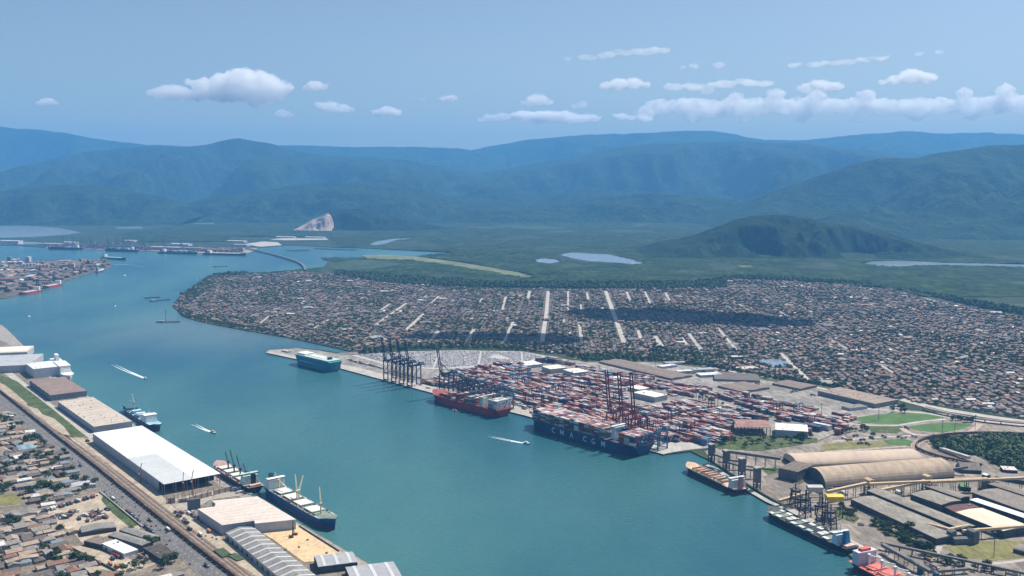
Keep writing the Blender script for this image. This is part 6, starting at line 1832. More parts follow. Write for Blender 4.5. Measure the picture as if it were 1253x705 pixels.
# grey storage sheds
M_GS = mat("old_grey_shed_roof", (0.26, 0.235, 0.20), 0.9, 0.22, 0.04)
M_GS2 = mat("old_grey_brown_roof", (0.235, 0.205, 0.18), 0.9, 0.2, 0.04)
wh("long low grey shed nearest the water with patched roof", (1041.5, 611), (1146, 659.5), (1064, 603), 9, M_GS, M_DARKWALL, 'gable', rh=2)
wh("tall narrow grey shed with a dark side wall behind the first", (1061, 600.5), (1176, 647), (1076, 597.5), 13, M_GS, mat("shade_toned_wall", (0.04, 0.047, 0.05), .9), 'gable', rh=2)  # near-black wall tone carries the shade of the unlit side
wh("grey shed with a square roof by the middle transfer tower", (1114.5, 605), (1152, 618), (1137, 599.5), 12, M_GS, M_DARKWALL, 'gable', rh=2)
wh("narrow dark sided shed rising behind the square roofed shed", (1133, 595.5), (1175, 610), (1146, 594), 14, M_GS2, mat("shade_toned_wall", (0.04, 0.047, 0.05)), 'gable', rh=1.5)
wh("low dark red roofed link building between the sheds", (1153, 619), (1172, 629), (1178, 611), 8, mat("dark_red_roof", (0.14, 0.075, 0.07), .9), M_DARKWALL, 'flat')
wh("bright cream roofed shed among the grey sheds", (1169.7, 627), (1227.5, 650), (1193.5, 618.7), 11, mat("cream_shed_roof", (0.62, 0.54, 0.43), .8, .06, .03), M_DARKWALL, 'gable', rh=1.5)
wh("narrow pale strip roofed shed behind the cream roofed one", (1187, 612), (1262, 637), (1196, 610), 12, M_SHIPW, mat("shade_toned_wall", (0.04, 0.047, 0.05)), 'gable', rh=1)
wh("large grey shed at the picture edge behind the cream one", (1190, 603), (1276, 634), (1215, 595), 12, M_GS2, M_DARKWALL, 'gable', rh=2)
wh("furthest dark sided grey shed at the picture edge", (1208, 592), (1290, 618), (1222, 590.5), 14, M_GS2, mat("shade_toned_wall", (0.04, 0.047, 0.05)), 'gable', rh=1.5)
wh("small green sided shed under the tan gallery", (1176, 596), (1188, 597), (1178, 591), 6, mat("green_roof", (.12, .22, .08), .8), M_DARKWALL, 'flat', name="storage_shed", cat="shed")
wh("low tan roofed shed beside the forest edge", (1228, 575), (1245, 576), (1232, 571), 5, M_TAN, M_DARKWALL, 'flat', name="storage_shed", cat="shed")
wh("long dark shed by the forest edge", (1218, 583), (1262, 590), (1222, 578), 6, M_GS2, M_DARKWALL, 'gable', rh=1.2, name="storage_shed", cat="shed")
wh("small grey shed with rounded end on the dry lawn", (1240, 672), (1262, 678), (1248, 666), 5, M_GS2, M_DARKWALL, 'vault', rh=3, name="storage_shed", cat="shed")
wh("dark pitched unloading shed over the tracks below the curve", (1176, 575), (1201, 576), (1186, 569.5), 6, M_GS2, M_DARKWALL, 'gable', rh=9, name="storage_shed", cat="shed")
for i, (px, py) in enumerate(((1078, 610), (1086, 608), (1092, 613), (1070, 607), (1100, 604), (1098, 600))):
    tower_house(["first", "second", "third", "fourth", "fifth", "sixth"][i] + " small white plant box between the long grey sheds", px, py, 9, 6, 4, M_SHIPW, 0, None, "plant_building", ANG_S, "building")
# heaps and bits by the shore
M_RUSTH = mat("ore_heap", (0.16, 0.12, 0.095), .95, .3, .2)
for i, (px, py, r) in enumerate(((1040, 636, 8), (1052, 642, 7), (1090, 648, 8), (1100, 653, 6), (1036, 628, 6), (1206, 700, 9), (1225, 697, 9), (1240, 703, 8), (1186, 707, 8), (1165, 711, 8))):
    q = MB()
    for k in range(8):
        a_ = random.uniform(0, 6.28); d_ = random.uniform(0, r)
        q.blob((math.cos(a_) * d_, math.sin(a_) * d_ * .6, .4), random.uniform(1.5, 3.2), random.uniform(1, 2), 0, 1, .4)
    tag(q.build("scrap_heap", [M_RUSTH, M_DARKWALL, M_GS][i % 3], None, loc=G(px, py, Z2 + .2)), "dark heap of stored material", "heap", "heaps around the grey sheds")
HEAPS = [(o, ["brown", "sooty", "grey"][i % 3] + " heap of stored material", o.location) for i, o in enumerate([o for o in col.objects if o.name.startswith("scrap_heap")])]
label_by_landmark(HEAPS, [("the first long grey shed", G(1090, 640, 0)), ("the dry lawn", G(1200, 680, 0))])
# vehicles of the bulk terminal
for i in range(40):
    px, py = random.choice([(1020, 600), (1100, 640), (1150, 690), (1050, 540), (1210, 655), (1100, 530), (1225, 640)]); p = G(px + random.uniform(-22, 22), py + random.uniform(-7, 7), Z2 + .3)
    put_truck((p.x, p.y, Z2 + .3), random.choice([ANG_S, ANG_S + 1.57]), None, "lorries in the bulk terminal")

for i in range(46):                                  # rear yard lorries
    px, py = random.uniform(840, 1000), random.uniform(452, 486)
    if inside([(800, 447), (870, 449), (950, 468), (1000, 481), (990, 488), (900, 474), (840, 462)], px, py) and not any(inside(h, px, py) for h in ([(872, 468), (925, 468), (925, 482), (874, 482)], [(868, 456), (940, 456), (940, 468), (870, 468)], [(940, 466), (996, 468), (992, 478), (944, 477)])):
        p = G(px, py, Z2 + .3); put_truck((p.x, p.y, Z2 + .3), CR_ROT + random.choice([0, 1.57]), None, "lorries in the rear yard")
# roads, rails, highway
mb = MB()
loop = [(1290, 534), (1253, 532.5), (1210, 531), (1175, 532), (1148, 534.5), (1130, 538), (1120.5, 543), (1121, 549), (1130, 554), (1148, 560), (1170, 565), (1195, 570)]
lw = smooth_line([G(x, y, Z3) for x, y in loop], 6)
strip(mb, lw, 15, Z3, .4)
loop2 = [(1300, 537), (1253, 535.5), (1210, 534.5), (1180, 535.5), (1158, 538), (1143, 541), (1136, 545), (1138, 550), (1150, 555), (1168, 560)]
strip(mb, smooth_line([G(x, y, Z3) for x, y in loop2], 6), 10, Z3 + .05, .4)
struct("railway_bed", mb, mat("pinkish_ballast", (0.40, 0.32, 0.27), .95, .2, .1))
mb = MB()
for L_, zz in ((lw, Z3 + .25), (smooth_line([G(x, y, Z3) for x, y in loop2], 6), Z3 + .3)):
    for off in (-4.5, -3, 0, 1.5, 4.2) if zz < Z3 + .28 else (-2, -.5, 2, 3.5):
        pl = []
        for i in range(len(L_)):
            a_ = L_[max(0, i - 1)]; b_ = L_[min(len(L_) - 1, i + 1)]; d = (b_ - a_).normalized()
            pl.append(L_[i] + Vector((-d.y, d.x, 0)) * off)
        strip(mb, pl, .5, zz, .2)
struct("railway_rails", mb, M_RUST)
def rail_cars(label, line, i0, n, off):
    t = thing("freight_train", label, "train", line[i0])
    s = sum((line[i + 1] - line[i]).length for i in range(i0))
    for k in range(n):
        p, d = along(line, s + 17 * k)
        o = bpy.data.objects.new("wagon", wm[k % 2]); col.objects.link(o); o.parent = t
        o.location = p + Vector((-d.y, d.x, 0)) * off - Vector(t.location) + Vector((0, 0, .3)); o.rotation_euler = (0, 0, math.atan2(d.y, d.x))
rail_cars("curved string of dark wagons on the outer loop track", lw, 24, 18, 2.3)
rail_cars("dark wagons on the straight part of the loop beyond the forest", lw, 2, 16, -1.5)
def road(name, pts, w, m, z=Z2): 
    mb = MB(); strip(mb, smooth_line([G(x, y, z) for x, y in pts], 5), w, z, .3); return struct(name, mb, m)
road("road", [(1096, 486), (1112, 491), (1140, 498), (1170, 503.5), (1215, 510.5), (1270, 518)], 26, M_STREET, Z2 + .1)
road("road", [(1060, 500), (1100, 503), (1135, 506), (1165, 511), (1200, 515), (1290, 524)], 13, M_STREET, Z2 + .15)
road("road", [(1030, 512), (1045, 519), (1090, 521), (1108, 519), (1130, 515.5), (1158, 513)], 9, M_STREET, Z2 + .16)
road("road", [(1026, 505), (1042, 502), (1068, 499.5)], 12, M_STREET, Z2 + .12)
road("road", [(1104, 524), (1114, 530), (1140, 533), (1180, 530), (1194, 524), (1199, 519)], 12, mat("pinkish_road", (0.42, 0.34, 0.28), .9, .15, .05), Z2 + .17)
road("road", [(1020, 540), (1060, 536), (1100, 534), (1120, 533)], 9, M_STREET, Z2 + .18)
road("road", [(1010, 553), (1070, 549), (1110, 546)], 8, M_DIRT, Z2 + .19)
road("road", [(1150, 668), (1147, 680), (1165, 686), (1210, 690), (1260, 684), (1290, 676)], 7, M_STREET, Z2 + .14)
road("road", [(790, 441.5), (840, 445.5), (880, 452), (920, 458), (950, 465), (1000, 474), (1060, 487)], 14, M_STREET, Z2 + .13)
road("road", [(858, 447), (892, 454), (925, 460)], 12, M_CONC, Z3 + .1)
# concrete viaduct beside the highway
t = thing("viaduct", "grey concrete viaduct curving above the lawns by the town edge", "viaduct", G(1150, 503, LAND))
w = smooth_line([G(x, y, LAND + 7) - Vector(t.location) for x, y in ((1130, 498), (1160, 505), (1190, 510.5), (1225, 515), (1290, 521))], 4)
q = MB(); strip(q, w, 11, 7, 1.4); q.build("deck", M_CONCW, t)
q = MB()
for k in (-5.4, 5.4):
    pl = []
    for i in range(len(w)):
        d = (w[min(len(w) - 1, i + 1)] - w[max(0, i - 1)]).normalized(); pl.append(w[i] + Vector((-d.y, d.x, 0)) * k)
    strip(q, pl, .4, 8.1, 1.05)
q.build("parapet", M_STREET, t)
for i in range(0, len(w), 2):
    q = MB(); q.cyl(w[i].x, w[i].y, -.5, 5.58, 1.2, 1.2, 8); q.build("pier_column", M_CONCW, t)
# ================================================================ TOWN
ST_D = (G(741, 356, 0) - G(764, 420, 0)).normalized()
ST_N = Vector((ST_D.y, -ST_D.x, 0))
streets = [((616, 420), (628, 394), 11), ((663, 420), (667, 393), 14), ((668, 390), (671, 356), 14), ((741, 356), (764, 420), 15), ((571, 417), (580, 403), 12), ((529, 414), (536, 405), 12), ((615, 379), (619, 363), 10), ((646, 366), (648, 356), 12), ((695, 356), (695, 381), 8),
           ((718, 358), (720, 367), 9), ((767, 357), (771, 368), 10), ((789, 357), (796, 372), 9), ((814, 358), (820, 368), 10), ((712, 419), (709, 394), 11), ((801, 411), (810, 424), 15), ((781, 404), (784, 414), 11), ((496, 405), (519, 384), 15), ((459, 398), (497, 371), 10), ((497, 371), (528, 370), 7),
           ((843, 408), (858, 428), 12), ((878, 401), (901, 428), 9), ((955, 432), (990, 466), 11), ((1013, 414), (1039, 428), 7), ((820, 428), (862, 430), 9), ((318, 396), (330, 386), 7), ((300, 388), (345, 376), 6), ((640, 390), (672, 391), 6), ((936, 431), (970, 424), 6), ((880, 428), (820, 419), 6),
           ((1100, 357), (1140, 367), 12), ((1140, 367), (1200, 381), 10), ((430, 358), (480, 352), 7), ((700, 405), (780, 411), 6), ((980, 395), (1100, 400), 5), ((1060, 440), (1160, 470), 5), ((1090, 420), (1240, 440), 5), ((905, 440), (945, 452), 7)]
for i in range(34):                                           # lesser streets running the same way
    x, y = random.uniform(330, 1230), random.uniform(360, 470)
    if not inside(town_poly, x, y): continue
    g_ = G(x, y, 0); e_ = g_ + ST_D * random.uniform(70, 260) * (1 if i % 3 else 0) + ST_N * (random.uniform(60, 200) if i % 3 == 0 else 0)
    b_ = P(e_.x, e_.y, 0)
    if inside(town_poly, *b_): streets.append(((x, y), b_, random.uniform(6, 9)))
mb = MB()
ST_SEG = []
for (a, b, w) in streets:
    A, Bp = G(*a, Z2), G(*b, Z2)
    strip(mb, [A, Bp], w, Z2, .2); ST_SEG.append((A, Bp, w))
struct("street", mb, M_STREET)
SA = np.array([[s[0].x, s[0].y] for s in ST_SEG]); SB = np.array([[s[1].x, s[1].y] for s in ST_SEG]); SW = np.array([s[2] for s in ST_SEG])
def off_street(p):
    d = SB - SA; L2 = (d * d).sum(1)
    t_ = np.clip(((p[:, None, 0] - SA[None, :, 0]) * d[None, :, 0] + (p[:, None, 1] - SA[None, :, 1]) * d[None, :, 1]) / L2, 0, 1)
    qx = SA[None, :, 0] + d[None, :, 0] * t_; qy = SA[None, :, 1] + d[None, :, 1] * t_
    return (np.hypot(p[:, None, 0] - qx, p[:, None, 1] - qy) > SW[None] / 2 + 5.0).all(1)
def proj_np(p, z=LAND):
    c, s = math.cos(PITCH), math.sin(PITCH); zz = z - CAM_H
    f = p[:, 1] * c - zz * s; up = p[:, 1] * s + zz * c
    return np.stack([626.5 + FOC * p[:, 0] / f, 352.5 - FOC * up / f], 1)
def inside_np(poly, q):
    r = np.zeros(len(q), bool); n = len(poly); j = n - 1
    for i in range(n):
        (xi, yi), (xj, yj) = poly[i], poly[j]
        c = ((yi > q[:, 1]) != (yj > q[:, 1])) & (q[:, 0] < (xj - xi) * (q[:, 1] - yi) / ((yj - yi) or 1e-9) + xi)
        r ^= c; j = i
    return r
# blocks of houses: two rows back to back, a lane, now and then a wider cross street
cells = []
lane, v = 0, -2700.0
while v < 3400:
    u = 1500.0 + rng.uniform(0, 12)
    while u < 5600:
        w = rng.uniform(9, 15)
        cells.append((u + w / 2, v, w)); u += w + rng.choice([0.6, 1.2, 3.5])
        if int(u) % 190 < 9: u += 9
    lane += 1; v += 13.0 if lane % 2 else 19.0
cells = np.array(cells)
wv = 18 * np.sin(cells[:, 1] / 260.0)                        # streets are not ruler straight
ang_var = 0.32 * np.sin(cells[:, 1] / 900.0 + cells[:, 0] / 1500.0)
P2 = np.stack([ST_D.x * (cells[:, 0] + wv) + ST_N.x * cells[:, 1], ST_D.y * (cells[:, 0] + wv) + ST_N.y * cells[:, 1]], 1)
P2 += rng.normal(0, 1.6, P2.shape)
px = proj_np(P2)
ok = inside_np(town_poly, px) & off_street(P2) & (px[:, 0] > -10) & (px[:, 0] < 1275)
green = [[(715, 433), (765, 428), (800, 434), (860, 444), (760, 436)], [(845, 432), (895, 434), (885, 442), (850, 440)], [(222, 385), (262, 393), (330, 404), (330, 408), (262, 397)], [(213, 360), (250, 340), (262, 350), (238, 366)]]
gz = np.zeros(len(P2), bool)
ok &= ~inside_np(PONDS[-1], px)
for g in green: gz |= inside_np(g, px)
ok_ = ok
P2, cells, px, gz, av = P2[ok], cells[ok], px[ok], gz[ok], ang_var[ok]
nz = np.array([noise.noise(Vector((x * .004, y * .004, 1.5))) for x, y in P2])
treeish = (rng.random(len(P2)) < np.clip(.25 + nz * .5, .08, .65)) | (gz & (rng.random(len(P2)) < .8))
H = ~treeish & (rng.random(len(P2)) < .96)
TR = {"grey": (0.155, 0.14, 0.13), "dark brown": (0.105, 0.088, 0.080), "brown": (0.175, 0.125, 0.105), "terracotta": (0.225, 0.125, 0.09), "tan": (0.28, 0.225, 0.18), "white": (0.66, 0.65, 0.62), "slate": (0.095, 0.105, 0.115), "salmon": (0.36, 0.24, 0.20), "bright": (0.30, 0.31, 0.31)}
M_TR = [mat("town_roof_" + k.replace(" ", "_"), c, .9, .25, .06) for k, c in TR.items()]
M_TW = [mat("town_wall_grey", (.20, .175, .15), .9, .25, .05), mat("town_wall_cream", (.27, .235, .19), .9, .25, .05)]
hb = MB()
hb.add([(-.5, -.5, 0), (.5, -.5, 0), (.5, .5, 0), (-.5, .5, 0), (-.5, -.5, 1), (.5, -.5, 1), (.5, .5, 1), (-.5, .5, 1), (-.5, 0, 1.5), (.5, 0, 1.5)], [(0, 1, 5, 4), (1, 2, 6, 9, 5), (2, 3, 7, 6), (3, 0, 4, 8, 7)], -1)
hb.add([(-.54, -.56, .97), (.54, -.56, .97), (.54, 0, 1.55), (-.54, 0, 1.55), (.54, .56, .97), (-.54, .56, .97)], [(0, 1, 2, 3), (3, 2, 4, 5)], 2)
hw = MB()
hw.add([(-.5, -.5, 0), (.5, -.5, 0), (.5, .5, 0), (-.5, .5, 0), (-.5, -.5, 1), (.5, -.5, 1), (.5, .5, 1), (-.5, .5, 1)], [(0, 1, 5, 4), (1, 2, 6, 5), (2, 3, 7, 6), (3, 0, 4, 7)], -2)
hw.add([(-.53, -.53, 1), (.53, -.53, 1), (.53, .53, 1.06), (-.53, .53, 1.06)], [(0, 1, 2, 3)], 2)
sel = np.where(H)[0]
want = max(0, 299 - len(HOUSES))                              # the nearest of the town's houses are things of their own
near_ = sel[np.argsort(np.hypot(P2[sel, 0], P2[sel, 1]))][:want]
for i in near_:
    put_house((P2[i, 0], P2[i, 1], Z1), math.atan2(ST_D.y, ST_D.x) + av[i] + random.choice([0, 1.57]), (cells[i, 2] / 12, random.uniform(.9, 1.3), random.uniform(.9, 1.4)), "small houses of the town edge")
sel = np.setdiff1d(sel, near_)
print("HOUSES", len(HOUSES), "TREES", len(TREES), "VEH", len(VEH), "CONT", NCONT[0])
kinds = rng.random(len(sel)) < .72
rot0 = math.atan2(ST_D.y, ST_D.x)
wt = np.array([4.4, 3.4, 6.6, 2.4, 1.6, .16, 1.6, .8, .4]); wt /= wt.sum()
for nm, tmpl, msk in (("town_houses", hb, kinds), ("town_houses", hw, ~kinds)):
    s_ = sel[msk]; n = len(s_)
    wd = cells[s_, 2]; dp = rng.uniform(8, 12.5, n); ht = rng.choice([2.8, 3.2, 3.6, 5.8, 6.4], n, p=[.3, .3, .2, .12, .08]) * rng.uniform(.9, 1.1, n)
    swap = rng.random(n) < .3
    rot = rot0 + np.where(swap, math.pi / 2, 0) + av[s_] + rng.normal(0, .05, n)
    scl = np.stack([np.where(swap, dp, wd), np.where(swap, wd, dp), ht], 1)
    big = rng.random(n) < .006; scl[big, :2] *= rng.uniform(1.8, 3.4, (big.sum(), 1)); scl[big, 2] = rng.uniform(4, 7, big.sum())
    ch = rng.choice(9, n, p=wt); ch[big] = rng.choice([0, 0, 8, 4, 2], big.sum())
    scatter(nm, tmpl.v, tmpl.f, tmpl.m, np.stack([P2[s_, 0], P2[s_, 1], np.full(n, Z1 - .1)], 1), rot, scl, M_TW + M_TR, ch)
# larger white and salmon roofed halls that stand out in the town
halls = [(893, 345.5, 26, 16, 5), (1108, 434, 20, 14, 3), (1085, 462, 40, 14, 3), (650, 391, 26, 12, 3), (540, 367, 40, 16, 5), (515, 369, 20, 14, 5), (1028, 436, 18, 12, 5), (902, 439, 34, 12, 5), (356, 386, 28, 14, 5), (388, 357, 34, 14, 7), (470, 358, 34, 16, 5), (428, 345, 30, 12, 5), (1208, 497, 26, 14, 5), (1187, 492, 22, 12, 5),
         (1235, 459, 22, 14, 5), (520, 350, 34, 12, 5), (378, 345, 24, 14, 5), (990, 500, 20, 12, 4), (1218, 384, 40, 22, 5), (700, 415, 22, 14, 7), (1125, 437, 26, 12, 4), (860, 410, 22, 12, 5), (760, 395, 20, 12, 7), (832, 421, 26, 14, 5), (945, 400, 22, 12, 5)]
HALLN = {5: "white roofed hall", 3: "rust roofed hall", 4: "tan roofed hall", 7: "salmon roofed hall"}
HL = []
for i, (x, y, w, d, k) in enumerate(halls):
    p = G(x, y, LAND)
    t = thing("large_hall", "hall", "hall", (p.x, p.y, Z1), rot0 + 1.57 + random.gauss(0, .1), "bigger halls among the town houses")
    q = MB(); q.box(-w / 2, w / 2, -d / 2, d / 2, -.2, 6); q.build("wall", M_TW[1], t)
    q = MB(); q.gable(-w / 2, w / 2, -d / 2, d / 2, 6, 2.2, 0, .4, 'x', .4); q.build("roof", M_TR[k], t)
    HL.append((t, HALLN[k], p))
label_by_landmark(HL, [("the long straight street", G(752, 390, 0)), ("the town point", G(222, 376, 0)), ("the two lawns", G(1120, 515, 0)), ("the car yard", G(590, 432, 0)), ("the wetland edge", G(950, 345, 0))], "in the town to")
# town trees
def crown_clump(seed, sub=2):
    rd = random.Random(seed); q = MB()
    for k in range(46):
        v = Vector((rd.gauss(0, 1), rd.gauss(0, 1), rd.gauss(0, 1))).normalized() * rd.uniform(.55, 1.0)
        p = Vector((v.x, v.y, .95 + v.z * .62))
        nrm = (v + Vector((rd.uniform(-.4, .4), rd.uniform(-.4, .4), rd.uniform(0, .7)))).normalized()
        x = nrm.orthogonal().normalized(); y = nrm.cross(x); s = rd.uniform(.22, .42)
        q.add([p - x * s, p - y * s, p + x * s, p + y * s], [(0, 1, 2, 3)], 0)
    q.bar((0, 0, -.2), (0, 0, .8), .14, None, -1)
    return q
CL = [crown_clump(s) for s in range(3)]
def clumps(name, pts, r0, r1, zz=LAND + .2, mats=None):
    """many leafy crowns with stems joined into one mass"""
    pts = np.array(pts); n = len(pts)
    if n == 0: return
    q = CL[abs(hash(name)) % 3 if False else len(name) % 3]
    s = rng.uniform(r0, r1, n); scl = np.stack([s, s, s * rng.uniform(.8, 1.2, n)], 1)
    scatter(name, q.v, q.f, q.m, np.stack([pts[:, 0], pts[:, 1], np.full(n, zz)], 1), rng.uniform(0, 6.28, n), scl, [M_BARK] + (mats or M_LEAF), 1 + rng.choice(3, n, p=[.45, .35, .2]))
for k, f in enumerate(q.m for q in CL):
    pass
ti = np.where(treeish)[0]
tp = np.repeat(P2[ti], 2, 0) + rng.normal(0, 4, (len(ti) * 2, 2))
clumps("town_trees", tp, 2.8, 5.4, mats=[M_LEAF[1], M_LEAF[1], M_LEAF[2]])
def fill_px(poly, step, jit=.45, z=LAND):
    w = [G(x, y, z) for x, y in poly]
    x0, x1, y0, y1 = min(p.x for p in w), max(p.x for p in w), min(p.y for p in w), max(p.y for p in w)
    X, Y = np.meshgrid(np.arange(x0, x1, step), np.arange(y0, y1, step))
    p = np.stack([X.ravel(), Y.ravel()], 1); p += rng.normal(0, step * jit, p.shape)
    return p[inside_np(poly, proj_np(p))]
clumps("loop_forest", fill_px([(1137, 545), (1160, 538.5), (1202, 535), (1275, 533.5), (1300, 575), (1253, 576), (1222, 570), (1200, 559), (1150, 551)], 7.5), 3.0, 7.5, mats=[mat("shrub_green", (0.075, 0.125, 0.045), .9, .35, .3), mat("shrub_olive", (0.10, 0.135, 0.05), .9, .35, .3), M_LEAF[1]])
clumps("shore_trees", fill_px([(214, 372), (222, 387), (240, 391.5), (262, 396.5), (300, 403.5), (350, 411), (352, 408), (300, 400), (262, 393), (238, 385), (224, 374)], 22), 4, 7, mats=[M_LEAF[1], M_LEAF[1], M_LEAF[2]])
clumps("verge_trees", np.concatenate([fill_px([(690, 434.5), (760, 436), (862, 446), (940, 461.5), (1000, 469.5), (1060, 480), (1060, 482), (1000, 471.5), (940, 464), (860, 448.6), (800, 442.6), (715, 442.4)], 11),
                                      fill_px([(500, 421), (600, 419), (690, 425), (720, 430), (700, 434), (600, 426.5), (520, 427), (440, 433), (440, 430)], 13), fill_px([(800, 423), (862, 440), (890, 446), (860, 445), (790, 436)], 15)]), 4, 7)
clumps("mangrove_trees", np.concatenate([fill_px([(410, 332), (470, 337), (560, 343), (600, 346), (850, 346), (890, 340), (890, 353), (800, 354.5), (520, 350.5), (470, 346), (410, 337)], 13), fill_px([(890, 341), (1040, 348), (1100, 354), (1190, 375), (1300, 395), (1300, 388), (1150, 362), (1040, 345), (900, 338)], 13),
                                         fill_px([(258, 337.5), (285, 334.5), (305, 334.5), (300, 337.5)], 12)]), 5, 10, mats=[M_LEAF[1], M_LEAF[1], M_LEAF[2]])

# closed mangrove canopy of the flats: one uneven leafy sheet, open over ponds, grass and channels
gx = np.arange(-3600, 6200, 23.0); gy = np.concatenate([np.arange(4150, 7600, 24.0), np.arange(7600, 11800, 42.0)])
X, Y = np.meshgrid(gx, gy); nx_, ny_ = len(gx), len(gy)
X = X + rng.normal(0, 5, X.shape); Y = Y + rng.normal(0, 5, Y.shape)
low = np.array([noise.fractal(Vector((x * .0016, y * .0010, 6)), .8, 2, 4) for x, y in zip(X.ravel(), Y.ravel())]).reshape(X.shape)
Zc = LAND + .3 + np.clip(3.2 + low * 9, 0, 12) * rng.uniform(.35, 1.25, X.shape)
c_ = np.stack([(X[:-1, :-1] + X[1:, 1:]).ravel() / 2, (Y[:-1, :-1] + Y[1:, 1:]).ravel() / 2], 1)
q_ = proj_np(c_)
keep = inside_np([(x, y) for x, y in far_bank] + [(-260, 255), (1500, 255), (1500, 790)], q_) & ~inside_np(town_poly, q_) & (q_[:, 1] < 388) & ((q_[:, 1] < 352) | (q_[:, 0] > 1080))
for p_ in list(PONDS) + [STRIP_PX, [(280, 290), (405, 290), (405, 312), (280, 312)], [(40, 296), (310, 296), (310, 313), (40, 313)], [(393, 334), (400, 318), (430, 326), (430, 338)]]: keep &= ~inside_np(p_, q_)
keep &= (low[:-1, :-1].ravel() > -.42)
idx = np.arange(nx_ * ny_).reshape(ny_, nx_)
quad = np.stack([idx[:-1, :-1].ravel(), idx[:-1, 1:].ravel(), idx[1:, 1:].ravel(), idx[1:, :-1].ravel()], 1)[keep]
used, inv = np.unique(quad, return_inverse=True)
V = np.stack([X.ravel(), Y.ravel(), Zc.ravel()], 1)[used]
me = bpy.data.meshes.new("mangrove_forest"); me.from_pydata(V.tolist(), [], inv.reshape(-1, 4).tolist())
me.materials.append(mat("mangrove_canopy", (0.022, 0.050, 0.020), .95, .5, .006, spec=.05, c2=(.050, .082, .030), detail=9)); me.update()
o = bpy.data.objects.new("mangrove_forest", me); col.objects.link(o); tag(o, kind='stuff')
# individual trees of the far bank
tree_px = []
for poly, n in (([(878, 541), (900, 534), (1000, 536), (1000, 541), (940, 550), (880, 549)], 34), ([(1064, 641), (1078, 640.5), (1136, 669), (1148, 681), (1135, 681), (1105, 664)], 48), ([(1022, 622), (1031, 619), (1051, 634), (1045, 639)], 8), ([(1095, 497), (1112, 500), (1110, 506), (1080, 503)], 12), ([(1160, 512), (1190, 514), (1192, 519), (1165, 515)], 10), ([(1130, 541), (1150, 536), (1160, 538), (1140, 545)], 12),
                ([(1140, 682), (1200, 690), (1230, 699), (1200, 705), (1150, 690)], 16), ([(1022, 528), (1062, 524), (1064, 529), (1024, 534)], 16), ([(860, 484), (930, 503), (955, 511), (950, 515), (900, 502), (850, 487)], 20)):
    k = 0
    while k < n:
        x = random.uniform(min(p[0] for p in poly), max(p[0] for p in poly)); y = random.uniform(min(p[1] for p in poly), max(p[1] for p in poly))
        if inside(poly, x, y): tree_px.append((x, y)); k += 1
for x, y in tree_px:
    put_tree(random.choices([0, 1, 2], [5, 3, 2])[0], random.randrange(3), G(x, y, Z2), random.uniform(.7, 1.3), "trees of the bulk terminal and verges")
for x, y, s in ((887, 543, 1.8), (981, 541, 2.0), (975, 541, 1.5), (1068, 536, 1.2), (1112, 650, 1.7), (1134, 678, 1.8)):
    put_tree(0, 0, G(x, y, Z2), s, "trees of the bulk terminal and verges")

# labels of the counted things
label_by_landmark(TREES, [("the truck lot", G(100, 630, 0)), ("the round avenue tree", G(187, 669, 0)), ("the playing field", G(12, 610, 0)), ("the blue workshop", G(30, 549, 0)), ("the hedge strip", G(1105, 658, 0)), ("the dry lawn", G(1200, 674, 0)), ("the vaulted warehouse", G(1080, 580, 0)), ("the open red shed", G(920, 541, 0)), ("the two lawns", G(1120, 513, 0)), ("the yard's green strip", G(900, 497, 0))])
label_by_landmark(HOUSES, [("the truck lot corner", G(60, 626, 0)), ("the truck lot gate", G(122, 602, 0)), ("the white roofed depot", G(145, 672, 0)), ("the playing field", G(12, 610, 0)), ("the blue workshop", G(30, 549, 0)), ("the tan row building", G(27, 686, 0)), ("the brick lane wall", G(115, 690, 0)), ("the bend of the avenue", G(14, 510, 0)), ("the dark long building", G(24, 630, 0)), ("the concrete viaduct", G(1230, 515, 0)), ("the upper lawn", G(1110, 505, 0)), ("the longest brown warehouse", G(1085, 490, 0))])
label_by_landmark(VEH, [("the truck lot corner", G(60, 626, 0)), ("the truck lot gate", G(122, 602, 0)), ("the white roofed depot", G(145, 672, 0)), ("the tan stepped warehouse", G(250, 645, 0)), ("the open white hall", G(225, 615, 0)), ("the blue ship bow", G(395, 655, 0)), ("the avenue at the grass verge", G(40, 520, 0)), ("the round avenue tree", G(187, 669, 0)), ("the raised dark cranes", G(480, 468, 0)), ("the red ship stern", G(632, 507, 0)), ("the dark blue ship stern", G(812, 556, 0)),
                        ("the vaulted warehouse", G(1080, 580, 0)), ("the cream roofed shed", G(1200, 640, 0)), ("the dry lawn", G(1200, 674, 0)), ("the rail loop", G(1130, 545, 0)), ("the middle brown warehouse", G(900, 473, 0)), ("the town edge brown warehouse", G(968, 473, 0))])

# ================================================================ FAR PORT (upper left)
M_PINK = mat("pink_silo", (0.55, 0.36, 0.30), .8, .12, .05)
M_TANK = mat("tank_white", (0.66, 0.67, 0.66), .6, .08, .05)
for x0, n, y, r, h, m, lb in ((46, 4, 331.5, 9, 34, M_PINK, "pink grain silo"), (30, 5, 329, 8, 27, M_LIGHTROOF, "grey grain silo"), (4, 4, 323.5, 14, 14, M_TANK, "white storage tank"), (2, 4, 333, 16, 12, M_TANK, "low white oil tank")):
    for i in range(n):
        p = G(x0 + i * (4.2 if r < 12 else 7), y - i * .2, LAND)
        wd = ["first", "second", "third", "fourth", "fifth"][i]
        t = thing("silo" if r < 12 else "storage_tank", f"{lb}, {wd} of its row counted from the landward side", "silo" if r < 12 else "tank", p, 0, lb + "s of the peninsula")
        q = MB(); q.cyl(0, 0, 0, h, r, r, 14); q.build("shell", m, t)
        q = MB(); q.cyl(0, 0, h, h + 3, r, r * .25, 14); q.build("roof", m, t)
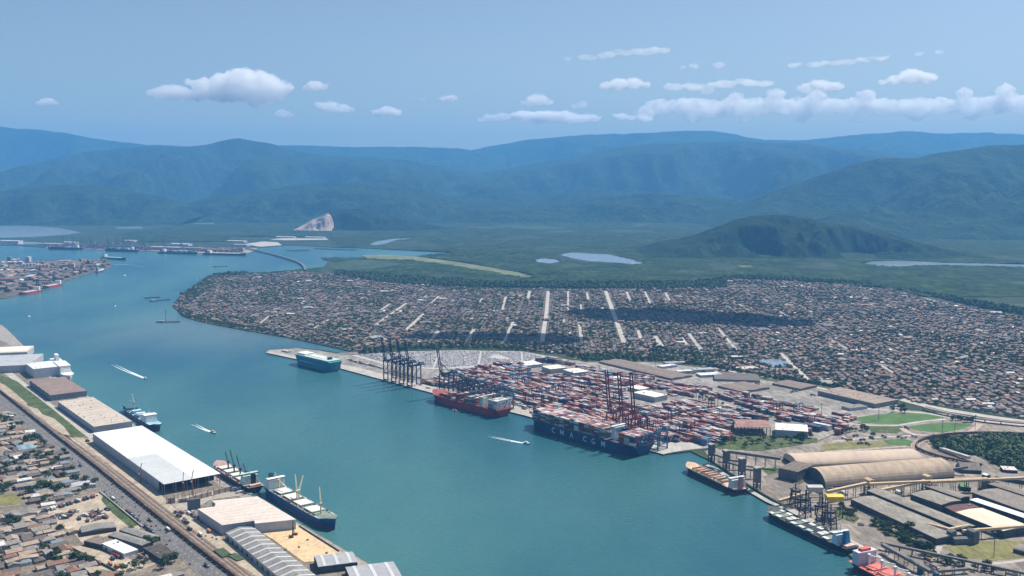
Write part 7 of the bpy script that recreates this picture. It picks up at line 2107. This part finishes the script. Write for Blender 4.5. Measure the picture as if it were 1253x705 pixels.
def simple_building(label, px, py, w, d, h, ang, m, rm, name="port_building", rise=2):
    p = G(px, py, LAND)
    t = thing(name, label, "building", p, ang)
    q = MB(); q.box(-w / 2, w / 2, -d / 2, d / 2, 0, h); q.build("wall", m, t)
    q = MB(); q.gable(-w / 2, w / 2, -d / 2, d / 2, h, rise, 0, .5, 'x', .5); q.build("roof", rm, t)
PEN = math.atan2((G(135, 326, 0) - G(40, 358, 0)).y, (G(135, 326, 0) - G(40, 358, 0)).x)
pb = [(35, 324, 40, 22, 45, M_GREYWALL, M_LIGHTROOF, "tall grey elevator tower block"), (26, 327, 36, 24, 30, M_LIGHTROOF, M_GREYROOF, "grey elevator block"), (89, 331, 22, 22, 38, M_PINK, M_LIGHTROOF, "pinkish elevator tower"), (109, 325, 30, 18, 30, M_CONCD, M_GREYROOF, "dark loading block"), (120, 325.5, 90, 40, 12, M_WHITEWALL, M_CREAM, "cream roofed shed by the tip"), (96, 329, 70, 30, 14, M_DARKWALL, M_GREYROOF, "dark roofed shed"),
      (70, 334, 120, 34, 12, M_WHITEWALL, M_LIGHTROOF, "long pale shed"), (52, 337, 110, 34, 12, M_GREYWALL, M_GREYROOF, "long grey shed"), (36, 341, 100, 34, 14, M_DARKWALL, M_LIGHTROOF, "pale roofed dark walled shed"), (22, 346, 100, 34, 12, M_WHITEWALL, M_WHITE, "white roofed shed"), (8, 340, 80, 40, 14, M_WHITEWALL, M_BROWN, "brown roofed shed"), (10, 351, 90, 36, 14, M_DARKWALL, M_GREYROOF, "dark shed by the red ship"),
      (40, 333, 60, 30, 10, M_WHITEWALL, M_WHITE, "small white roofed shed"), (75, 324, 130, 26, 9, M_CREAM, M_DULLB, "long low brown shed"), (62, 342, 70, 28, 14, M_GREYWALL, M_BROWN, "brown quay shed"), (4, 329, 60, 30, 22, M_GREYWALL, M_GREYROOF, "square grey block"), (16, 320.5, 60, 30, 16, M_WHITEWALL, M_LIGHTROOF, "pale block at the far shore"), (84, 338, 60, 24, 12, M_WHITEWALL, M_LIGHTROOF, "white quay shed"), (12, 323, 24, 20, 40, M_CONCD, M_GREYROOF, "dark thin tower block"), (104, 331.5, 60, 24, 11, M_GREYWALL, M_TAN, "tan quay shed")]
for (x, y, w, d, h, m, rm, lb) in pb: simple_building(lb + " on the silo peninsula", x, y, w, d, h, PEN, m, rm)
clumps("peninsula_trees", fill_px([(0, 322), (100, 322), (130, 323), (100, 335), (40, 352), (0, 356)], 30), 5, 10)
pp_ = fill_px([(0, 320), (70, 321), (128, 320), (134, 325), (100, 334), (76, 342), (40, 353), (0, 360)], 46)
n_ = len(pp_)
scatter("port_sheds", hb.v, hb.f, hb.m, np.stack([pp_[:, 0], pp_[:, 1], np.full(n_, LAND)], 1), PEN + rng.choice([0, 1.57], n_), np.stack([rng.uniform(25, 70, n_), rng.uniform(16, 30, n_), rng.uniform(5, 14, n_)], 1), M_TW + M_TR, rng.choice(9, n_, p=wt))
for i, (x, y, h, lb) in enumerate(((100, 333, 46, "slim dark loader crane on the peninsula quay"), (91, 336, 44, "second loader crane on the peninsula quay"), (66, 345, 44, "loader crane between the two red ships"), (46, 351, 42, "loader crane beside the nearer red ship"), (116, 329, 38, "loader crane near the peninsula tip"))):
    p = G(x, y, LAND); t = thing("quay_loader", lb, "crane", p, PEN)
    q = MB()
    for a_ in (-6, 6):
        for b_ in (-6, 6): q.bar((a_, b_, 0), (a_ * .4, b_ * .4, h * .8), 2)
    q.build("portal", M_STEELDK, t)
    q = MB(); q.bar((0, 8, h * .7), (0, -22, h), 2.4); q.build("boom", M_STEELDK, t)
# far terminal on the opposite shore
T0, T1 = G(60, 303, LAND), G(300, 309.5, LAND)
TA = math.atan2((T1 - T0).y, (T1 - T0).x)
tb = [(18, 298.6, 120, 50, 26, M_WHITEWALL, M_WHITE, "white tank farm block at the picture edge"), (8, 298.4, 90, 50, 26, M_WHITEWALL, M_WHITE, "second white block at the picture edge"), (66, 300.5, 150, 60, 16, M_GREYWALL, M_LIGHTROOF, "pale shed furthest from the long bridge"), (86, 299, 120, 50, 18, M_WHITEWALL, M_WHITE, "white shed behind the first far ship"), (205, 304.6, 260, 60, 14, M_GREYWALL, M_LIGHTROOF, "long pale transit shed"), (236, 305.4, 200, 60, 14, M_GREYWALL, M_GREYROOF, "long grey transit shed"), (268, 307, 200, 60, 12, M_DARKWALL, M_BROWN, "brown shed near the long bridge"), (222, 300.6, 160, 50, 14, M_WHITEWALL, M_WHITE, "white shed at the wetland side"), (290, 296.5, 160, 50, 12, M_WHITEWALL, M_TAN, "tan shed at the foot of the long bridge"),
      (350, 291, 180, 40, 9, M_WHITEWALL, M_WHITE, "low white building on the pale bank"), (386, 291.4, 180, 40, 9, M_WHITEWALL, M_WHITE, "second low white building on the pale bank"), (160, 296, 100, 40, 12, M_WHITEWALL, M_TAN, "tan hall behind the far terminal"), (296, 301, 120, 50, 12, M_WHITEWALL, M_LIGHTROOF, "pale hall by the long bridge"), (324, 270.6, 130, 60, 14, M_WHITEWALL, M_WHITE, "white plant at the foot of the hills"), (298, 267, 60, 40, 16, M_WHITEWALL, M_WHITE, "small white plant before the low hill"), (494, 264, 40, 30, 14, M_WHITEWALL, M_WHITE, "lone white house on the hill slope")]
for (x, y, w, d, h, m, rm, lb) in tb: simple_building(lb + (" of the far terminal" if y > 299 and x < 300 else ""), x, y, w, d, h, TA, m, rm)
pos, mo = [], []
for i in range(5200):
    f = rng.random(); x = 56 + f * 240; y = 303.2 + f * 6.2 - rng.random() * 3.6
    p = G(x, y, LAND); pos.append((round(p.x / 13) * 13, round(p.y / 3) * 3, LAND + .3 + rng.integers(0, 5) * 2.6)); mo.append(int(rng.choice([0, 0, 0, 1, 2, 3, 4, 5, 9])))
scatter("stacked_containers", *CBOX, pos, [TA] * len(pos), np.ones(len(pos)), M_CONT, mo)
sheet("terminal_paving", [(54, 303.8), (100, 305), (180, 306.8), (240, 309.8), (298, 311.6), (306, 309), (316, 303.5), (250, 303), (160, 300.5), (60, 299.5)], Z1, M_YARD)
for i, x in enumerate((78, 90, 112, 133, 143, 152, 158, 176, 201, 222)):
    p = G(x, 305 + (x - 78) * .026, LAND)
    place(("sts", "far"), sts_crane(M_CRTEAL, x % 2 == 0, 50, 44), (p.x, p.y, LAND), TA, None, "small far quay crane of the distant terminal, " + ("furthest from the long bridge" if i == 0 else f"{ORD[i].replace(' nearest', '')} from its seaward end"), "distant terminal quay cranes")
# long curved bridge
bl = smooth_line([G(x, y, LAND + 9) for x, y in ((300, 303), (318, 306.5), (336, 311), (352, 315.5), (364, 319.5), (371, 324), (374, 330))], 6)
t = thing("bridge", "long curved dark bridge on many piers crossing the channel", "bridge", bl[0])
w = [p - bl[0] for p in bl]
q = MB(); strip(q, w, 14, 0, 3); q.build("deck", M_CONCD, t)
tot = sum((w[i + 1] - w[i]).length for i in range(len(w) - 1)); s_ = 20
while s_ < tot:
    p, d = along(w, s_); q = MB(); n_ = Vector((-d.y, d.x, 0)) * 4
    q.bar((p.x + n_.x, p.y + n_.y, -13), (p.x + n_.x, p.y + n_.y, -3), 3.2); q.bar((p.x - n_.x, p.y - n_.y, -13), (p.x - n_.x, p.y - n_.y, -3), 3.2); q.build("bridge_pier", M_CONCD, t); s_ += 46
# ================================================================ CLOUDS (real masses of thin vapour, outside the haze box)
def cloud_mat(name, dens, size=0.0, streak=False):
    m = bpy.data.materials.new(name); m.use_nodes = True
    nt = m.node_tree; nt.nodes.clear()
    o = nt.nodes.new("ShaderNodeOutputMaterial"); v = nt.nodes.new("ShaderNodeVolumePrincipled")
    v.inputs["Color"].default_value = (0.998, 0.998, 0.998, 1); v.inputs["Density"].default_value = dens; v.inputs["Anisotropy"].default_value = 0.55
    if size:                                                   # vapour thins out in billows and wisps
        tc = nt.nodes.new("ShaderNodeNewGeometry"); n = nt.nodes.new("ShaderNodeTexNoise"); n.inputs["Scale"].default_value = 1.0 / size; n.inputs["Detail"].default_value = 5; n.inputs["Roughness"].default_value = .6
        r = nt.nodes.new("ShaderNodeMapRange"); r.inputs[1].default_value, r.inputs[2].default_value, r.inputs[3].default_value, r.inputs[4].default_value = .37, .72, 0.0, dens * 1.9
        mp = nt.nodes.new("ShaderNodeMapping"); mp.inputs["Scale"].default_value = (.3, .3, 1) if streak else (1, 1, 1)
        if streak: r.inputs[1].default_value, r.inputs[2].default_value = .32, .68
        nt.links.new(tc.outputs["Position"], mp.inputs[0]); nt.links.new(mp.outputs[0], n.inputs["Vector"]); nt.links.new(n.outputs["Fac"], r.inputs[0]); nt.links.new(r.outputs[0], v.inputs["Density"])
    nt.links.new(v.outputs[0], o.inputs["Volume"])
    return m
def cloud(label, puffs, D, dens, seed, voxel=None, disp=.45, flat=.6):
    """puffs: (px, py, radius px) seen on the photograph at distance D metres"""
    rd = random.Random(seed)
    c0 = at_dist(puffs[0][0], puffs[0][1], D)
    k = D / FOC
    q = MB()
    rmax = max(p[2] for p in puffs) * k
    puffs = list(puffs)
    if len(puffs) > 4:
        for i in range(len(puffs) - 1):
            (x0, y0, r0), (x1, y1, r1) = puffs[i], puffs[i + 1]
            if math.hypot(x1 - x0, y1 - y0) > 46: continue
            for f in (rd.uniform(.2, .4), rd.uniform(.6, .8)): puffs.append((x0 + (x1 - x0) * f, y0 + (y1 - y0) * f + rd.uniform(-2, 1.5), (r0 + r1) / 2 * rd.uniform(.75, 1.1)))
    for (x, y, r) in puffs:
        c = at_dist(x, y, D + rd.uniform(-.6, .6) * rmax) - c0
        q.blob(c, r * k, r * k * flat, 0, 2, .04, rd)
        for j in range(5):
            a = rd.uniform(0, 6.28); e = rd.uniform(-.2, 1)
            q.blob((c.x + math.cos(a) * r * k * .75, c.y + math.sin(a) * r * k * .75, c.z + e * r * k * .45 * flat), r * k * rd.uniform(.3, .55), r * k * rd.uniform(.3, .5) * flat, 0, 2, .04, rd)
    o = q.build("cloud", cloud_mat("vapour_" + str(seed), dens, rmax * .55, flat < .56), None, loc=c0)
    md = o.modifiers.new("merge", 'REMESH'); md.mode = 'VOXEL'; md.voxel_size = voxel or max(38, rmax * .06)
    tx = bpy.data.textures.new("billow", 'CLOUDS'); tx.noise_scale = rmax * .34; tx.noise_depth = 5
    dm = o.modifiers.new("billow", 'DISPLACE'); dm.texture = tx; dm.strength = rmax * disp; dm.mid_level = .55; dm.texture_coords = 'GLOBAL'
    return tag(o, label, "cloud")
CD = 36000
cloud("largest heaped white cloud over the left mountains", [(298, 97, 24), (274, 101, 20), (325, 101, 20), (250, 106, 18), (345, 107, 14), (300, 112, 22), (270, 114, 20), (335, 116, 16), (312, 122, 16)], CD, .006, 1)
cloud("low white cloud joined to the large one at its seaward side", [(205, 112, 14), (190, 114, 10), (225, 115, 14), (212, 107, 8), (242, 117, 12)], CD, .006, 2)
cloud("small round pale cloud just beyond the large heaped one", [(385, 105, 11), (395, 106, 8), (378, 108, 8)], CD, .006, 3)
cloud("small ragged cloud below the round pale one", [(405, 131, 12), (392, 129, 8), (420, 133, 10), (430, 135, 6)], CD, .008, 4)
cloud("thin small cloud hanging under the large heaped one", [(345, 139, 9), (354, 140, 7)], CD, .0045, 5)
cloud("small white cloud alone between the two cloud banks", [(474, 136, 11), (462, 138, 8), (485, 138, 8)], CD, .010, 6)
cloud("tiny white cloud at the far left of the sky", [(58, 125, 9), (50, 127, 6), (67, 127, 6)], CD, .010, 7)
cloud("faint wisp over the middle ridge", [(553, 120, 8), (543, 121, 6), (518, 121, 4)], CD, .0045, 8, flat=.5)
cloud("white heap standing on the low cloud bank", [(658, 122, 13), (645, 127, 8), (670, 125, 8)], CD, .0055, 9)
cloud("long low cloud bank over the middle ridge", [(640, 142, 14), (670, 143, 15), (700, 145, 14), (725, 145, 10), (615, 143, 10), (590, 146, 7), (760, 143, 9), (790, 146, 9)], CD + 3000, .006, 10, flat=.5)
cloud("bright puff over the middle of the sky", [(757, 103, 13), (775, 102, 12), (742, 105, 9), (790, 104, 7)], CD, .006, 11, flat=.6)
cloud("tiny ragged puff beside the white heap", [(712, 128, 8), (704, 130, 6)], CD, .0035, 12)
cloud("long streaked cloud trailing to the right of the bright puff", [(820, 106, 9), (850, 107, 10), (885, 103, 10), (915, 101, 9), (940, 102, 7), (865, 112, 9)], CD + 2000, .0024, 13, flat=.55)
cloud("wide pale cloud bank stretching over the right ridge", [(800, 131, 11), (835, 130, 13), (870, 133, 14), (905, 132, 14), (940, 131, 14), (975, 130, 14), (1010, 130, 14), (1045, 130, 14), (1080, 131, 14), (1115, 131, 14), (1150, 130, 14), (1185, 129, 14), (1220, 127, 14), (1255, 127, 14), (1290, 127, 14), (790, 139, 12), (850, 141, 12), (910, 140, 12), (980, 141, 12), (1050, 140, 12), (1120, 139, 12), (1190, 138, 12), (1260, 136, 12), (900, 120, 10), (950, 117, 11), (1000, 118, 11), (1060, 118, 11), (1180, 115, 10), (1230, 112, 12)], CD + 4000, .0042, 14, flat=.85, voxel=60)
cloud("rounded cloud rising from the bank at the right", [(1115, 93, 15), (1095, 98, 10), (1135, 96, 12), (1080, 101, 6)], CD, .0055, 15)
cloud("soft cloud rising from the bank left of the rounded one", [(1005, 105, 13), (985, 108, 10), (1022, 106, 10)], CD, .006, 16)
cloud("upper thin streak cloud over the middle", [(715, 70, 8), (745, 67, 9), (780, 63, 9), (812, 62, 8), (695, 72, 6)], CD + 3000, .0016, 17, flat=.5)
cloud("second thin streak cloud further right", [(970, 80, 7), (1000, 79, 8), (1030, 76, 8), (1060, 73, 7), (1085, 70, 5)], CD + 3000, .0016, 18, flat=.5)
cloud("faint short streak between the thin clouds", [(850, 81, 7), (880, 80, 8), (835, 82, 5)], CD + 3000, .0022, 19, flat=.5)
cloud("faint high streak at the right", [(1125, 66, 6), (1150, 64, 6)], CD + 3000, .0013, 20, flat=.5)
# the clouds overhead whose shade lies on the town, the hills and the flats
def shade_cloud(label, patches, alt, dens, seed):
    rd = random.Random(seed)
    q = MB(); c0 = None
    for (x, y, r) in patches:
        g = G(x, y, LAND); c = g + SUN_DIR * ((alt - LAND) / SUN_DIR.z)
        if c0 is None: c0 = c.copy()
        c = c - c0
        q.blob(c, r, 110, 0, 2, .05, rd)
        for j in range(4):
            a = rd.uniform(0, 6.28); q.blob((c.x + math.cos(a) * r * .7, c.y + math.sin(a) * r * .7, c.z + rd.uniform(-20, 60)), r * rd.uniform(.3, .5), 90, 0, 2, .05, rd)
    o = q.build("cloud", cloud_mat("vapour_" + str(seed), dens), None, loc=c0)
    md = o.modifiers.new("merge", 'REMESH'); md.mode = 'VOXEL'; md.voxel_size = 26
    tx = bpy.data.textures.new("billow", 'CLOUDS'); tx.noise_scale = 120; tx.noise_depth = 3
    dm = o.modifiers.new("billow", 'DISPLACE'); dm.texture = tx; dm.strength = 60; dm.mid_level = .55; dm.texture_coords = 'GLOBAL'
    return tag(o, label, "cloud", "clouds overhead")
shade_cloud("cloud whose long shadow lies across the middle of the town", [(750, 385, 150), (800, 386, 170), (850, 389, 170), (890, 391, 150), (930, 395, 120), (970, 397, 80), (720, 381, 60)], 2150, .07, 31)
shade_cloud("small cloud that shades the town behind the car yard", [(560, 413, 70), (600, 414, 80), (640, 415, 90), (690, 417, 80), (520, 412, 50)], 2150, .045, 32)
